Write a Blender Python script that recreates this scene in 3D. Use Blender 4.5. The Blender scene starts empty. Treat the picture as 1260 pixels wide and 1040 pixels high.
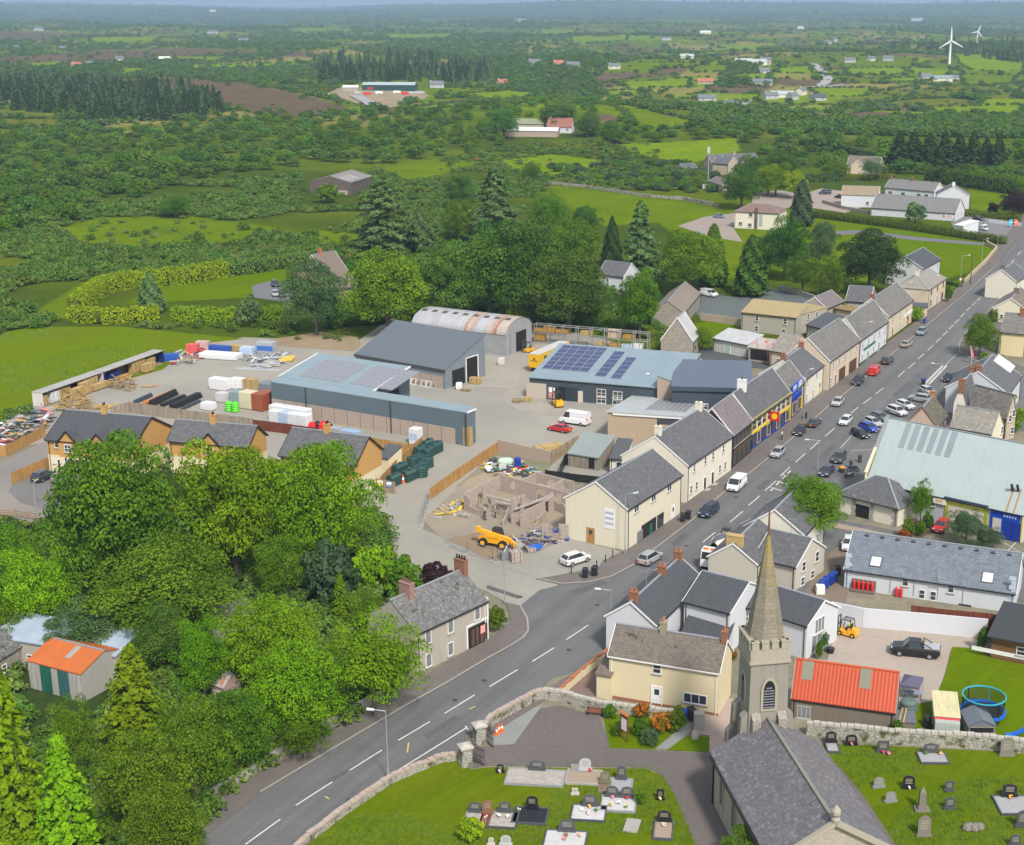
import bpy,math,random
import numpy as np
from mathutils import Vector as V_,Matrix
rg=range;en=enumerate
from math import sin,cos,pi,atan2,hypot
from mathutils.geometry import tessellate_polygon
R=math.radians
random.seed(7)
scene=bpy.context.scene
COL=scene.collection
CAM_H,CAM_F,CAM_PITCH,CAM_CX,CAM_CY=75.,1760.,R(16.3),720.,520.
cam_data=bpy.data.cameras.new('camera')
cam=bpy.data.objects.new('camera',cam_data)
COL.objects.link(cam)
cam.location=(0,0,CAM_H)
cam.rotation_euler=(pi/2-CAM_PITCH,0,0)
cam_data.sensor_fit='HORIZONTAL'
cam_data.sensor_width=36
cam_data.lens=CAM_F/1260*36
cam_data.shift_x=-(CAM_CX-630)/1260
cam_data.clip_start=1
cam_data.clip_end=60000
scene.camera=cam
SUN_EL,SUN_AZ=R(46),R(158)
HAZE=1.0e-4
world=bpy.data.worlds.new('World')
scene.world=world
world.use_nodes=True
wn=world.node_tree
wn.nodes.clear()
wo=wn.nodes.new('ShaderNodeOutputWorld')
wb=wn.nodes.new('ShaderNodeBackground')
ws=wn.nodes.new('ShaderNodeTexSky')
ws.sky_type='NISHITA'
ws.sun_disc=False
ws.sun_elevation=SUN_EL
ws.sun_rotation=SUN_AZ
ws.altitude=100
ws.air_density=1.
ws.dust_density=4.
ws.ozone_density=1.
wb.inputs['Strength'].default_value=.105
wmx=wn.nodes.new('ShaderNodeMix');wmx.data_type='RGBA'
wmx.inputs[0].default_value=.45
wmx.inputs[7].default_value=(7.6,8.,8.5,1)
wn.links.new(ws.outputs[0],wmx.inputs[6])
wn.links.new(wmx.outputs[2],wb.inputs[0])
wn.links.new(wb.outputs[0],wo.inputs[0])
sun_data=bpy.data.lights.new('sun','SUN')
sun_data.energy=3.3
sun_data.angle=R(7)
sun_data.color=(1.,.95,.88)
sun=bpy.data.objects.new('sun',sun_data)
COL.objects.link(sun)
sun.rotation_euler=V_((-sin(SUN_AZ)*cos(SUN_EL),-cos(SUN_AZ)*cos(SUN_EL),-sin(SUN_EL))).to_track_quat('-Z','Y').to_euler()
sun.location=(0,0,300)
scene.view_settings.view_transform='Standard'
scene.view_settings.look='None'
scene.view_settings.exposure=.35
scene.view_settings.gamma=1.
scene.view_settings.use_curve_mapping=False
scene.render.engine='CYCLES'
scene.cycles.use_denoising=True
scene.cycles.max_bounces=5
scene.cycles.diffuse_bounces=2
scene.cycles.glossy_bounces=2
scene.cycles.transmission_bounces=3
scene.cycles.volume_bounces=0
scene.cycles.caustics_reflective=False
scene.cycles.caustics_refractive=False
_ct,_st=cos(CAM_PITCH),sin(CAM_PITCH)
def ray(px,py):
 u,v=(px-CAM_CX)/CAM_F,(py-CAM_CY)/CAM_F
 return V_((u,_ct-v*_st,-_st-v*_ct))
def P(px,py,z=0.):
 d=ray(px,py);k=(z-CAM_H)/d.z
 return V_((d.x*k,d.y*k,z))
def depth_at(p):
 return p[1]*_ct+(CAM_H-p[2])*_st
def proj(p):
 zc=depth_at(p)
 return(CAM_CX+CAM_F*p[0]/zc,CAM_CY+CAM_F*((CAM_H-p[2])*_ct-p[1]*_st)/zc)
def zt(p,py):
 d=ray(CAM_CX,py)
 return CAM_H+d.z/d.y*p[1]
def sstep(a,b,x):
 t=np.clip((x-a)/(b-a),0,1);return t*t*(3-2*t)
def height(x,y):
 x=np.asarray(x,float);y=np.asarray(y,float)
 r=np.hypot(x,y);az=np.arctan2(x,y)
 a=sstep(620,1700,r)
 h=a*(5.5*np.sin(x/310+1.3)*np.sin(y/260+.4)+4*np.sin(x/170-y/240+2.)+3.5*np.sin(x/95+y/130))
 h+=11*np.exp(-(((x+5)/190)**2+((y-960)/150)**2))
 b=sstep(2500,6000,r)
 h+=b*(10*np.sin(x/700+.5)*np.sin(y/900)+8*np.sin(x/420+y/800+1))
 c=sstep(6500,13000,r)
 h+=c*(64+20*np.sin(az*9+.6)+16*np.sin(az*19+2)+7*np.sin(az*47+1)+8*np.sin(r/900+az*12))
 return h
def G(px,py):
 d=ray(px,py)
 if py>190 or d.z>-1e-4:
  if py>190:return P(px,py)
  k=9000.
 p=None
 t=np.concatenate([np.linspace(500,3000,900),np.linspace(3010,16000,1300)])/hypot(d.x,d.y)
 x,y,z=d.x*t,d.y*t,CAM_H+d.z*t
 below=np.nonzero(z<height(x,y))[0]
 i=below[0]if len(below)else len(t)-1
 return V_((x[i],y[i],float(height(x[i],y[i]))))
MATS={}
class NT:
 def __init__(s,name):
  s.m=bpy.data.materials.new(name);s.m.use_nodes=True
  s.t=s.m.node_tree;s.t.nodes.clear()
  s.out=s.n('OutputMaterial');s.b=s.n('BsdfPrincipled')
  s.l(s.b.outputs[0],s.out.inputs[0])
 def n(s,k,**kw):
  nd=s.t.nodes.new('ShaderNode'+k)
  for a,v in kw.items():setattr(nd,a,v)
  return nd
 def l(s,a,b):s.t.links.new(a,b)
 def val(s,sock,v):
  if hasattr(v,'is_linked'):s.l(v,sock)
  else:sock.default_value=v
 def noise(s,vec,scale,detail=3,rough=.55):
  n=s.n('TexNoise');n.inputs['Scale'].default_value=scale;n.inputs['Detail'].default_value=detail
  n.inputs['Roughness'].default_value=rough
  if vec is not None:s.l(vec,n.inputs['Vector'])
  return n.outputs[0]
 def ramp(s,f,a,b,c0=(0,0,0,1),c1=(1,1,1,1)):
  r=s.n('ValToRGB');e=r.color_ramp.elements
  e[0].position,e[1].position=a,b;e[0].color,e[1].color=c0,c1
  s.l(f,r.inputs[0]);return r.outputs[0]
 def mix(s,f,a,b,mode='MIX'):
  m=s.n('Mix',data_type='RGBA',blend_type=mode)
  s.val(m.inputs[0],f);s.val(m.inputs[6],a);s.val(m.inputs[7],b);return m.outputs[2]
 def math(s,op,a,b=0.):
  m=s.n('Math',operation=op);s.val(m.inputs[0],a);s.val(m.inputs[1],b);return m.outputs[0]
 def coords(s,which='Object'):
  return s.n('TexCoord').outputs[which]
 def scale(s,vec,sc):
  m=s.n('Mapping');m.inputs['Scale'].default_value=sc;s.l(vec,m.inputs[0]);return m.outputs[0]
 def bump(s,h,strength,dist=.05):
  b=s.n('Bump');b.inputs['Strength'].default_value=strength;b.inputs['Distance'].default_value=dist
  s.l(h,b.inputs['Height']);s.l(b.outputs[0],s.b.inputs['Normal'])
 def done(s,col=None,rough=.8,metal=0.,spec=.3):
  if col is not None:s.val(s.b.inputs['Base Color'],col)
  s.val(s.b.inputs['Roughness'],rough);s.b.inputs['Metallic'].default_value=metal
  s.b.inputs['Specular IOR Level'].default_value=spec
  return s.m
def C(c,k=1.):
 return(c[0]*k,c[1]*k,c[2]*k,1)
def cached(f):
 def g(*a,**k):
  key=(f.__name__,a,tuple(sorted(k.items())))
  if key not in MATS:MATS[key]=f('%s %d'%(f.__name__[2:],len(MATS)),*a,**k)
  return MATS[key]
 return g
@cached
def mP(name,c,rough=.6,metal=0.,var=.12,spec=.4):
 t=NT(name);o=t.coords()
 f=t.noise(o,1.7,4)
 return t.done(t.mix(f,C(c,1-var),C(c,1+var)),rough,metal,spec)
@cached
def mR(name,c,stain=.35,dirt=(.2,.18,.15)):
 t=NT(name);o=t.coords();uv=t.coords('UV')
 n1=t.noise(o,.45,5,.6);st=t.noise(t.scale(uv,(2.2,.22,1)),1.,4,.6);gr=t.noise(o,14,3)
 k=t.math('MULTIPLY',t.ramp(st,.45,.75),t.ramp(n1,.35,.7))
 col=t.mix(n1,C(c,.93),C(c,1.05))
 col=t.mix(t.math('MULTIPLY',k,stain),col,C(dirt))
 col=t.mix(.12,col,t.mix(gr,C(c,.7),C(c,1.2)))
 t.bump(gr,.25,.02)
 return t.done(col,.9,0,.2)
@cached
def mF(name,c,c2,row=.28,wid=.35,lichen=0.,lc=(.34,.33,.29),moss=0.,blotch=.5,rough=.62,mc=(.05,.05,.02),contrast=1.):
 t=NT(name);uv=t.coords('UV');o=t.coords()
 b=t.n('TexBrick');t.l(uv,b.inputs['Vector'])
 b.inputs['Scale'].default_value=1;b.inputs['Brick Width'].default_value=wid;b.inputs['Row Height'].default_value=row
 b.inputs['Mortar Size'].default_value=.018;b.inputs['Mortar Smooth'].default_value=.3
 b.inputs['Color1'].default_value=C(c);b.inputs['Color2'].default_value=C(c2);b.inputs['Mortar'].default_value=C(c,.45/contrast)
 n1=t.noise(o,.5,4,.6);n2=t.noise(o,2.6,4,.7);n3=t.noise(t.scale(uv,(3,.5,1)),1,3)
 col=t.mix(t.math('MULTIPLY',n1,blotch),b.outputs[0],C([(a+d)/2*1.35 for a,d in zip(c,c2)]))
 col=t.mix(t.math('MULTIPLY',t.ramp(n3,.5,.8),.35),col,C(c,.55))
 if lichen:
  v=t.n('TexVoronoi');v.inputs['Scale'].default_value=3.2;t.l(uv,v.inputs['Vector'])
  k=t.math('MULTIPLY',t.ramp(n2,.62-.22*lichen,.7-.12*lichen),t.ramp(v.outputs[1],.35,.6))
  col=t.mix(t.math('MULTIPLY',k,.85),col,C(lc))
 if moss:
  n4=t.noise(o,.9,5,.7)
  col=t.mix(t.ramp(n4,.66-.2*moss,.72-.15*moss),col,C(mc))
 t.bump(b.outputs['Fac'],-.6,.03)
 return t.done(col,rough,0,.35)
@cached
def mS(name,c,pitch=.25,rust=0.,rc=(.3,.085,.025),metal=0.,rough=.45,axis=0,fade=.25,amp=.5):
 t=NT(name);uv=t.coords('UV');o=t.coords()
 w=t.n('TexWave',wave_type='BANDS',bands_direction='X' if axis==0 else 'Y');w.inputs['Scale'].default_value=1/pitch/3.18;w.inputs['Distortion'].default_value=0
 t.l(uv,w.inputs['Vector'])
 n1=t.noise(o,.35,5,.6);n2=t.noise(t.scale(uv,(1.4,.25,1)),1.3,4,.6)
 col=t.mix(n1,C(c,1-fade),C(c,1+fade))
 col=t.mix(t.math('MULTIPLY',t.ramp(n2,.5,.8),.3),col,C(c,.6))
 if rust:
  n3=t.noise(t.scale(uv,(1.,.45,1)),.8,6,.65)
  col=t.mix(t.ramp(n3,.66-.3*rust,.76-.25*rust),col,t.mix(t.noise(o,6,3),C(rc,.6),C(rc,1.5)))
 t.bump(w.outputs[0],amp,.04)
 return t.done(col,rough,metal,.4)
@cached
def m_stone(name,c1,c2,mortar,scale=2.4,moss=0.):
 t=NT(name);uv=t.coords('UV');o=t.coords()
 v=t.n('TexVoronoi',feature='F1');v.inputs['Scale'].default_value=scale;t.l(t.scale(uv,(1,1.5,1)),v.inputs['Vector'])
 e=t.n('TexVoronoi',feature='DISTANCE_TO_EDGE');e.inputs['Scale'].default_value=scale;t.l(t.scale(uv,(1,1.5,1)),e.inputs['Vector'])
 col=t.mix(v.outputs[1],C(c1),C(c2));g=t.noise(o,7,4)
 col=t.mix(.35,col,t.mix(g,C(c1,.5),C(c2,1.2)))
 k=t.ramp(e.outputs[0],.02,.09)
 col=t.mix(k,C(mortar),col)
 if moss:col=t.mix(t.ramp(t.noise(o,1.2,4),.6-.2*moss,.75-.2*moss),col,C((.09,.09,.03)))
 t.bump(e.outputs[0],.8,.08)
 return t.done(col,.92,0,.2)
@cached
def mB(name,c,wid=.15,vert=True,var=.3):
 t=NT(name);uv=t.coords('UV');o=t.coords()
 mp=t.n('Mapping');t.l(uv,mp.inputs[0])
 if vert:mp.inputs['Rotation'].default_value=(0,0,pi/2)
 b=t.n('TexBrick');t.l(mp.outputs[0],b.inputs['Vector']);b.inputs['Scale'].default_value=1
 b.inputs['Brick Width'].default_value=2.4;b.inputs['Row Height'].default_value=wid;b.inputs['Mortar Size'].default_value=.008
 b.inputs['Color1'].default_value=C(c,1-var);b.inputs['Color2'].default_value=C(c,1+var);b.inputs['Mortar'].default_value=C(c,.4)
 g=t.noise(t.scale(uv,(9,1.2,1)),1.5,4)
 return t.done(t.mix(t.math('MULTIPLY',g,.5),b.outputs[0],C(c,.65)),.85,0,.2)
@cached
def mG(name,c1,c2,s1=.12,s2=1.6,c3=None,k3=.25,bump=.3,rough=.95,s3=.03,mow=0.):
 t=NT(name);g=t.n('NewGeometry').outputs['Position']
 a=t.noise(g,s1,6,.65);b=t.noise(g,s2,5,.7)
 col=t.mix(t.ramp(a,.3,.7),C(c1),C(c2))
 col=t.mix(.3,col,t.mix(t.ramp(b,.3,.7),C(c1,.65),C(c2,1.35)))
 if c3 is not None:col=t.mix(t.math('MULTIPLY',t.ramp(t.noise(g,s3,5,.6),.45,.65),k3),col,C(c3))
 if mow:
  mp=t.n('Mapping');mp.inputs['Rotation'].default_value=(0,0,R(38));t.l(g,mp.inputs[0])
  w=t.noise(t.scale(mp.outputs[0],(.9,.03,1)),1,2);d=t.noise(g,.35,4,.7)
  col=t.mix(t.math('MULTIPLY',t.ramp(w,.42,.58),mow),col,C(c2,1.25));col=t.mix(t.math('MULTIPLY',t.ramp(d,.56,.7),.55),col,C((c2[0]*1.45,c2[1]*1.08,c2[2]*4)))
 t.bump(b,bump,.06)
 return t.done(col,rough,0,.2 if c1[2]>.02 else 0.)
@cached
def m_road(name,c1,c2):
 t=NT(name);g=t.n('NewGeometry').outputs['Position']
 mp=t.n('Mapping');mp.inputs['Rotation'].default_value=(0,0,R(25));t.l(g,mp.inputs[0])
 band=t.noise(t.scale(mp.outputs[0],(.55,.02,1)),1,3);blot=t.noise(g,.09,5,.65);gr=t.noise(g,2.2,4,.7)
 crack=t.n('TexVoronoi',feature='DISTANCE_TO_EDGE');crack.inputs['Scale'].default_value=.12;t.l(g,crack.inputs['Vector'])
 col=t.mix(t.ramp(band,.35,.65),C(c1),C(c2))
 col=t.mix(t.math('MULTIPLY',t.ramp(blot,.4,.65),.45),col,C(c1,.8))
 col=t.mix(.22,col,t.mix(gr,C(c1,.6),C(c2,1.4)))
 col=t.mix(t.math('MULTIPLY',t.ramp(crack.outputs[0],0.,.006,(1,1,1,1),(0,0,0,1)),.35),col,C(c1,.55))
 t.bump(gr,.2,.02)
 return t.done(col,.88,0,.25)
@cached
def mL(name,ca,cb,trans=.28,hv=.05):
 t=NT(name);at=t.n('Attribute');at.attribute_name='tint'
 oi=t.n('ObjectInfo')
 col=t.mix(at.outputs['Fac'],C(ca),C(cb))
 hs=t.n('HueSaturation');t.l(col,hs.inputs['Color'])
 mr=t.n('MapRange');mr.inputs[3].default_value=.5-hv*.35;mr.inputs[4].default_value=.5+hv*.35;t.l(oi.outputs['Random'],mr.inputs[0]);t.l(mr.outputs[0],hs.inputs['Hue'])
 mv=t.n('MapRange');mv.inputs[3].default_value=1-hv*4;mv.inputs[4].default_value=1+hv*4
 w=t.math('FRACT',t.math('MULTIPLY',oi.outputs['Random'],7.13));t.l(w,mv.inputs[0]);t.l(mv.outputs[0],hs.inputs['Value'])
 t.done(hs.outputs[0],.6,0,.07)
 tr=t.n('BsdfTranslucent');t.l(hs.outputs[0],tr.inputs[0])
 ms=t.n('MixShader');ms.inputs[0].default_value=trans
 t.l(t.b.outputs[0],ms.inputs[1]);t.l(tr.outputs[0],ms.inputs[2]);t.l(ms.outputs[0],t.out.inputs[0])
 return t.m
@cached
def mW(name,c=(.02,.025,.03),rough=.08):
 t=NT(name);o=t.coords();n=t.noise(o,.9,2)
 return t.done(t.mix(n,C(c,.6),C(c,1.8)),rough,0,.8)
@cached
def m_paint(name,c,rough=.25,metal=0.):
 t=NT(name);o=t.coords();n=t.noise(o,1.2,3)
 t.b.inputs['Coat Weight'].default_value=.5;t.b.inputs['Coat Roughness'].default_value=.1
 return t.done(t.mix(n,C(c,.93),C(c,1.07)),t.mix(n,(rough,)*3+(1,),(rough+.12,)*3+(1,)),metal,.5)
class MB:
 def __init__(s):s.v=[];s.f=[];s.mi=[]
 def poly(s,pts,mi=0):
  n=len(s.v);s.v+=[tuple(p)for p in pts];s.f.append(tuple(rg(n,n+len(pts))));s.mi.append(mi);return s
 def box(s,x0,y0,z0,x1,y1,z1,mi=0,M=None):
  c=[(x0,y0,z0),(x1,y0,z0),(x1,y1,z0),(x0,y1,z0),(x0,y0,z1),(x1,y0,z1),(x1,y1,z1),(x0,y1,z1)]
  if M is not None:c=[tuple(M@V_(p))for p in c]
  n=len(s.v);s.v+=c
  for q in((3,2,1,0),(4,5,6,7),(0,1,5,4),(1,2,6,5),(2,3,7,6),(3,0,4,7)):
   s.f.append(tuple(n+i for i in q));s.mi.append(mi)
  return s
 def bar(s,a,b,w,h=None,mi=0):
  a,b=V_(a),V_(b);d=b-a;L=d.length
  if L<1e-6:return s
  q=d.to_track_quat('X','Z').to_matrix().to_4x4();q.translation=a
  h=h or w
  return s.box(0,-w/2,-h/2,L,w/2,h/2,mi,q)
 def cyl(s,a,b,r,r2=None,n=8,mi=0,caps=True):
  a,b=V_(a),V_(b);r2=r if r2 is None else r2
  q=(b-a).to_track_quat('Z','Y').to_matrix();k=len(s.v)
  for c,rr in((a,r),(b,r2)):
   for i in rg(n):
    t=2*pi*i/n;s.v.append(tuple(c+q@V_((rr*cos(t),rr*sin(t),0))))
  for i in rg(n):
   j=(i+1)%n;s.f.append((k+i,k+j,k+n+j,k+n+i));s.mi.append(mi)
  if caps:
   s.f.append(tuple(k+i for i in reversed(rg(n))));s.f.append(tuple(k+n+i for i in rg(n)));s.mi+=[mi,mi]
  return s
 def lathe(s,prof,c=(0,0,0),n=12,mi=0):
  k=len(s.v)
  for r,z in prof:
   for i in rg(n):
    t=2*pi*i/n;s.v.append((c[0]+r*cos(t),c[1]+r*sin(t),c[2]+z))
  for a in rg(len(prof)-1):
   for i in rg(n):
    j=(i+1)%n;s.f.append((k+a*n+i,k+a*n+j,k+(a+1)*n+j,k+(a+1)*n+i));s.mi.append(mi)
  s.f.append(tuple(k+(len(prof)-1)*n+i for i in rg(n)));s.mi.append(mi)
  s.f.append(tuple(k+i for i in reversed(rg(n))));s.mi.append(mi)
  return s
 def prism(s,pts,z0,z1,mi=0,bottom=True):
  pts=[V_((p[0],p[1]))for p in pts]
  ar=sum(pts[i].x*pts[(i+1)%len(pts)].y-pts[(i+1)%len(pts)].x*pts[i].y for i in rg(len(pts)))
  if ar<0:pts.reverse()
  n=len(s.v);m=len(pts)
  s.v+=[(p.x,p.y,z0)for p in pts]+[(p.x,p.y,z1)for p in pts]
  for t in tessellate_polygon([[V_((p.x,p.y,0))for p in pts]]):
   a,b,c=t
   q=pts
   cr=(q[b]-q[a]).x*(q[c]-q[a]).y-(q[b]-q[a]).y*(q[c]-q[a]).x
   if cr<0:b,c=c,b
   s.f.append((n+m+a,n+m+b,n+m+c));s.mi.append(mi)
   if bottom:s.f.append((n+a,n+c,n+b));s.mi.append(mi)
  for i in rg(m):
   j=(i+1)%m;s.f.append((n+i,n+j,n+m+j,n+m+i));s.mi.append(mi)
  return s
 def loft(s,rings,mi=0,caps=True):
  k=len(s.v);n=len(rings[0])
  for r in rings:s.v+=[tuple(p)for p in r]
  for a in rg(len(rings)-1):
   for i in rg(n):
    j=(i+1)%n;s.f.append((k+a*n+i,k+a*n+j,k+(a+1)*n+j,k+(a+1)*n+i));s.mi.append(mi)
  if caps:
   s.f.append(tuple(k+i for i in reversed(rg(n))));s.f.append(tuple(k+(len(rings)-1)*n+i for i in rg(n)));s.mi+=[mi,mi]
  return s
 def ball(s,c,r,n=8,m=5,sz=1.,mi=0):
  prof=[(max(r*sin(pi*i/m),r*.02),-r*sz*cos(pi*i/m))for i in rg(m+1)]
  return s.lathe(prof,c,n,mi)
 def mesh(s,name,mats,smooth=False):
  me=bpy.data.meshes.new(name)
  me.from_pydata(s.v,[],s.f)
  for m in mats:me.materials.append(m)
  if len(mats)>1:me.polygons.foreach_set('material_index',s.mi)
  finish_uv(me)
  if smooth:me.polygons.foreach_set('use_smooth',[True]*len(me.polygons))
  me.update()
  return me
def finish_uv(me):
 nl=len(me.loops)
 if not nl:return
 co=np.empty(len(me.vertices)*3);me.vertices.foreach_get('co',co);co=co.reshape(-1,3)
 vi=np.empty(nl,int);me.loops.foreach_get('vertex_index',vi)
 nf=len(me.polygons);nr=np.empty(nf*3);me.polygons.foreach_get('normal',nr);nr=nr.reshape(-1,3)
 lt=np.empty(nf,int);me.polygons.foreach_get('loop_total',lt)
 n=np.repeat(nr,lt,0)
 u=np.stack([-n[:,1],n[:,0],np.zeros(nl)],1);ln=np.linalg.norm(u,axis=1,keepdims=True)
 flat=ln[:,0]<.02
 u=np.where(flat[:,None],np.array([1.,0,0]),u/np.maximum(ln,1e-9))
 v=np.where(flat[:,None],np.array([0.,1,0]),np.cross(n,u))
 p=co[vi]
 uv=np.stack([(p*u).sum(1),(p*v).sum(1)],1)
 l=me.uv_layers.new(name='uv');l.data.foreach_set('uv',uv.ravel())
WM={}
def link(name,data,M=None,parent=None):
 o=bpy.data.objects.new(name,data);COL.objects.link(o)
 M=M or Matrix();WM[o.name]=M
 if parent is not None:
  o.parent=parent;o.matrix_basis=WM[parent.name].inverted()@M
 else:o.matrix_basis=M
 return o
def tag(o,label,cat,group=None):
 o['label']=label;o['category']=cat
 if group:o['group']=group
 return o
def stg(o,kind='structure'):
 o['kind']=kind;return o
def root(name,label,cat,M,group=None):
 return tag(link(name,None,M),label,cat,group)
def pt(name,mb,mats,parent,M=None,smooth=False,label=None):
 if not isinstance(mats,(list,tuple)):mats=[mats]
 me=mb if isinstance(mb,bpy.types.Mesh)else mb.mesh(name,mats,smooth)
 o=link(name,me,WM[parent.name]if M is None else M,parent)
 if label:o['label']=label
 return o
def sgl(name,mb,mats,label,cat,M=None,group=None,smooth=False):
 if not isinstance(mats,(list,tuple)):mats=[mats]
 me=mb if isinstance(mb,bpy.types.Mesh)else mb.mesh(name,mats,smooth)
 return tag(link(name,me,M),label,cat,group)
def TR(x,y,z=0,rz=0,s=1):
 M=Matrix.Translation((x,y,z))@Matrix.Rotation(rz,4,'Z')
 if s!=1:M=M@Matrix.Diagonal((*(s if isinstance(s,(tuple,list))else(s,s,s)),1))
 return M
def sh(name,pts,z,m,kind='structure',thick=None):
 q=[P(x,y,z)for x,y in pts]
 mb=MB()
 mb.prism(q,z-(thick or .012),z,bottom=False)
 return stg(link(name,mb.mesh(name,[m])),kind)
def dup(o,M,label=None):
 def rec(src,par):
  c=src.copy();COL.objects.link(c)
  if par is not None:c.parent=par
  WM[c.name]=Matrix()
  for ch in KIDS.get(src.name,()):rec(ch,c)
  return c
 def idx(src):
  KIDS[src.name]=list(src.children)
  for ch in src.children:idx(ch)
 if o.name not in KIDS:idx(o)
 c=rec(o,None);c.matrix_basis=M;WM[c.name]=M
 if label:c['label']=label
 return c
KIDS={}
# ================================================================ THE LAND
GRASS=(.11,.17,.004);BRT=(.145,.225,.005);OLIVE=(.115,.14,.018);SCRUB=(.06,.088,.018);MOOR=(.118,.09,.058);MIDG=(.095,.145,.012)
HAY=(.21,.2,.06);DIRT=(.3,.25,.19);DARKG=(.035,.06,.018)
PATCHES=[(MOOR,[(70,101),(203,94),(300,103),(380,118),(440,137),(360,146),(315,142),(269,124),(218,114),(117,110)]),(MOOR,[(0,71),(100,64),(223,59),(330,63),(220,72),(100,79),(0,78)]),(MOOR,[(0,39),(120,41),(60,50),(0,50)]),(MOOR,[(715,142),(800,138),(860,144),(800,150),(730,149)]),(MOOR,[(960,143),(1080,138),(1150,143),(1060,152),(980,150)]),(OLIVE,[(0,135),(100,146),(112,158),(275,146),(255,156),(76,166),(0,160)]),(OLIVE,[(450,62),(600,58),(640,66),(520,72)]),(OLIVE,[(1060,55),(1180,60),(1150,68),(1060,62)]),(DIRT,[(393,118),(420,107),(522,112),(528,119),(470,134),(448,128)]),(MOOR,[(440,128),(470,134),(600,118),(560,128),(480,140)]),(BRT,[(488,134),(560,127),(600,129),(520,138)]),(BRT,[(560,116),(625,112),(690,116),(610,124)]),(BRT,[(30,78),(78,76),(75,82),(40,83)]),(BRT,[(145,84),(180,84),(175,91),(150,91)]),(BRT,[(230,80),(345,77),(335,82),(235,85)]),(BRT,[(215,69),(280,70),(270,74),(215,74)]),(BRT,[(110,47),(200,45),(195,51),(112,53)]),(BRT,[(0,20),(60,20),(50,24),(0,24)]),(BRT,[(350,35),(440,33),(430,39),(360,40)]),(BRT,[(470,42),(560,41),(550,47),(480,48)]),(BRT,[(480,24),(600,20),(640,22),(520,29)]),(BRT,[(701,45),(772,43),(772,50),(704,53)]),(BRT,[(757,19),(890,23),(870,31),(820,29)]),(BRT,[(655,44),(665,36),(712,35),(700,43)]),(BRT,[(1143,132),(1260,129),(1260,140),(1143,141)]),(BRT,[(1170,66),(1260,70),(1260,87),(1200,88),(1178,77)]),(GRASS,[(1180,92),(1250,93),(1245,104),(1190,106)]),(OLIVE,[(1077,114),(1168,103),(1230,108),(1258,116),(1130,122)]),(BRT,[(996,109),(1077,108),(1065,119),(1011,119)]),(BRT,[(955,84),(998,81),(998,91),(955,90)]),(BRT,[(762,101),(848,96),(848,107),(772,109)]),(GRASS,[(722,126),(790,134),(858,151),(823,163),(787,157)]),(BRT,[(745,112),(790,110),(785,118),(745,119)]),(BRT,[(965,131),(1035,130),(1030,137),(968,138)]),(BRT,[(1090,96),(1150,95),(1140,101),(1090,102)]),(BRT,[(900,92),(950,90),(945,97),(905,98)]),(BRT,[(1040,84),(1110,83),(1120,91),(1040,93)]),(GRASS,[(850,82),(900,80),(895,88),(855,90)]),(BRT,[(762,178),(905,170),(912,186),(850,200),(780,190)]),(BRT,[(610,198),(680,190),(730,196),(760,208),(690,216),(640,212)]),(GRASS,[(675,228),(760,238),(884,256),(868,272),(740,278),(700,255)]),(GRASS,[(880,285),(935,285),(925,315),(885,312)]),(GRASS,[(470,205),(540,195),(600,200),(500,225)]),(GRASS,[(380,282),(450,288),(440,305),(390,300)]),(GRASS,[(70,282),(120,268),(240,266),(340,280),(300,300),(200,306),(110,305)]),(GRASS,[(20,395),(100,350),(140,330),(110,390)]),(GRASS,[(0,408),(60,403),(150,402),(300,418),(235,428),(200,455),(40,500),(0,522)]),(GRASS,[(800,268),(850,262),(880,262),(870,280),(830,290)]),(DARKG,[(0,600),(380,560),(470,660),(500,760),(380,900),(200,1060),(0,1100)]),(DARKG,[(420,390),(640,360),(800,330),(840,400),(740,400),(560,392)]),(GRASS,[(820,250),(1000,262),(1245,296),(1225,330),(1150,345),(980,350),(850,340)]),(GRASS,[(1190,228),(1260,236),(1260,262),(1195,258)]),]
def inside(px,py,poly):
 c=np.zeros(px.shape,bool);n=len(poly)
 for i in rg(n):
  (x0,y0),(x1,y1)=poly[i],poly[(i+1)%n]
  if y0==y1:continue
  k=((y0>py)!=(y1>py))&(px<(x1-x0)*(py-y0)/(y1-y0)+x0)
  c^=k
 return c
def hsh(i,j,k=0):
 v=np.sin(i*127.1+j*311.7+k*74.7)*43758.5453
 return v-np.floor(v)
def fields(x,y,cell=95.):
 a=.42;u=(x*cos(a)-y*sin(a))/cell;v=(x*sin(a)+y*cos(a))/(cell*.8)
 iu,iv=np.floor(u),np.floor(v)
 d1=np.full(x.shape,9.);d2=d1.copy();fid=np.zeros(x.shape)
 for a_ in(-1,0,1):
  for b_ in(-1,0,1):
   ci,cj=iu+a_,iv+b_
   cx=ci+.15+.7*hsh(ci,cj,1);cy=cj+.15+.7*hsh(ci,cj,2)
   d=((np.abs(u-cx))**3+(np.abs(v-cy))**3)**(1/3)
   nearer=d<d1
   d2=np.where(nearer,d1,np.minimum(d2,d));fid=np.where(nearer,hsh(ci,cj,3),fid);d1=np.where(nearer,d,d1)
 return fid,(d2-d1)*cell
def wav(x,y,s,p=0.):
 return(np.sin(x/s+p)*np.cos(y/s*1.1-p)+np.sin((x+y)/s*.63+2*p)+np.sin((x-1.7*y)/s*.47+1.3+p))/3
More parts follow.
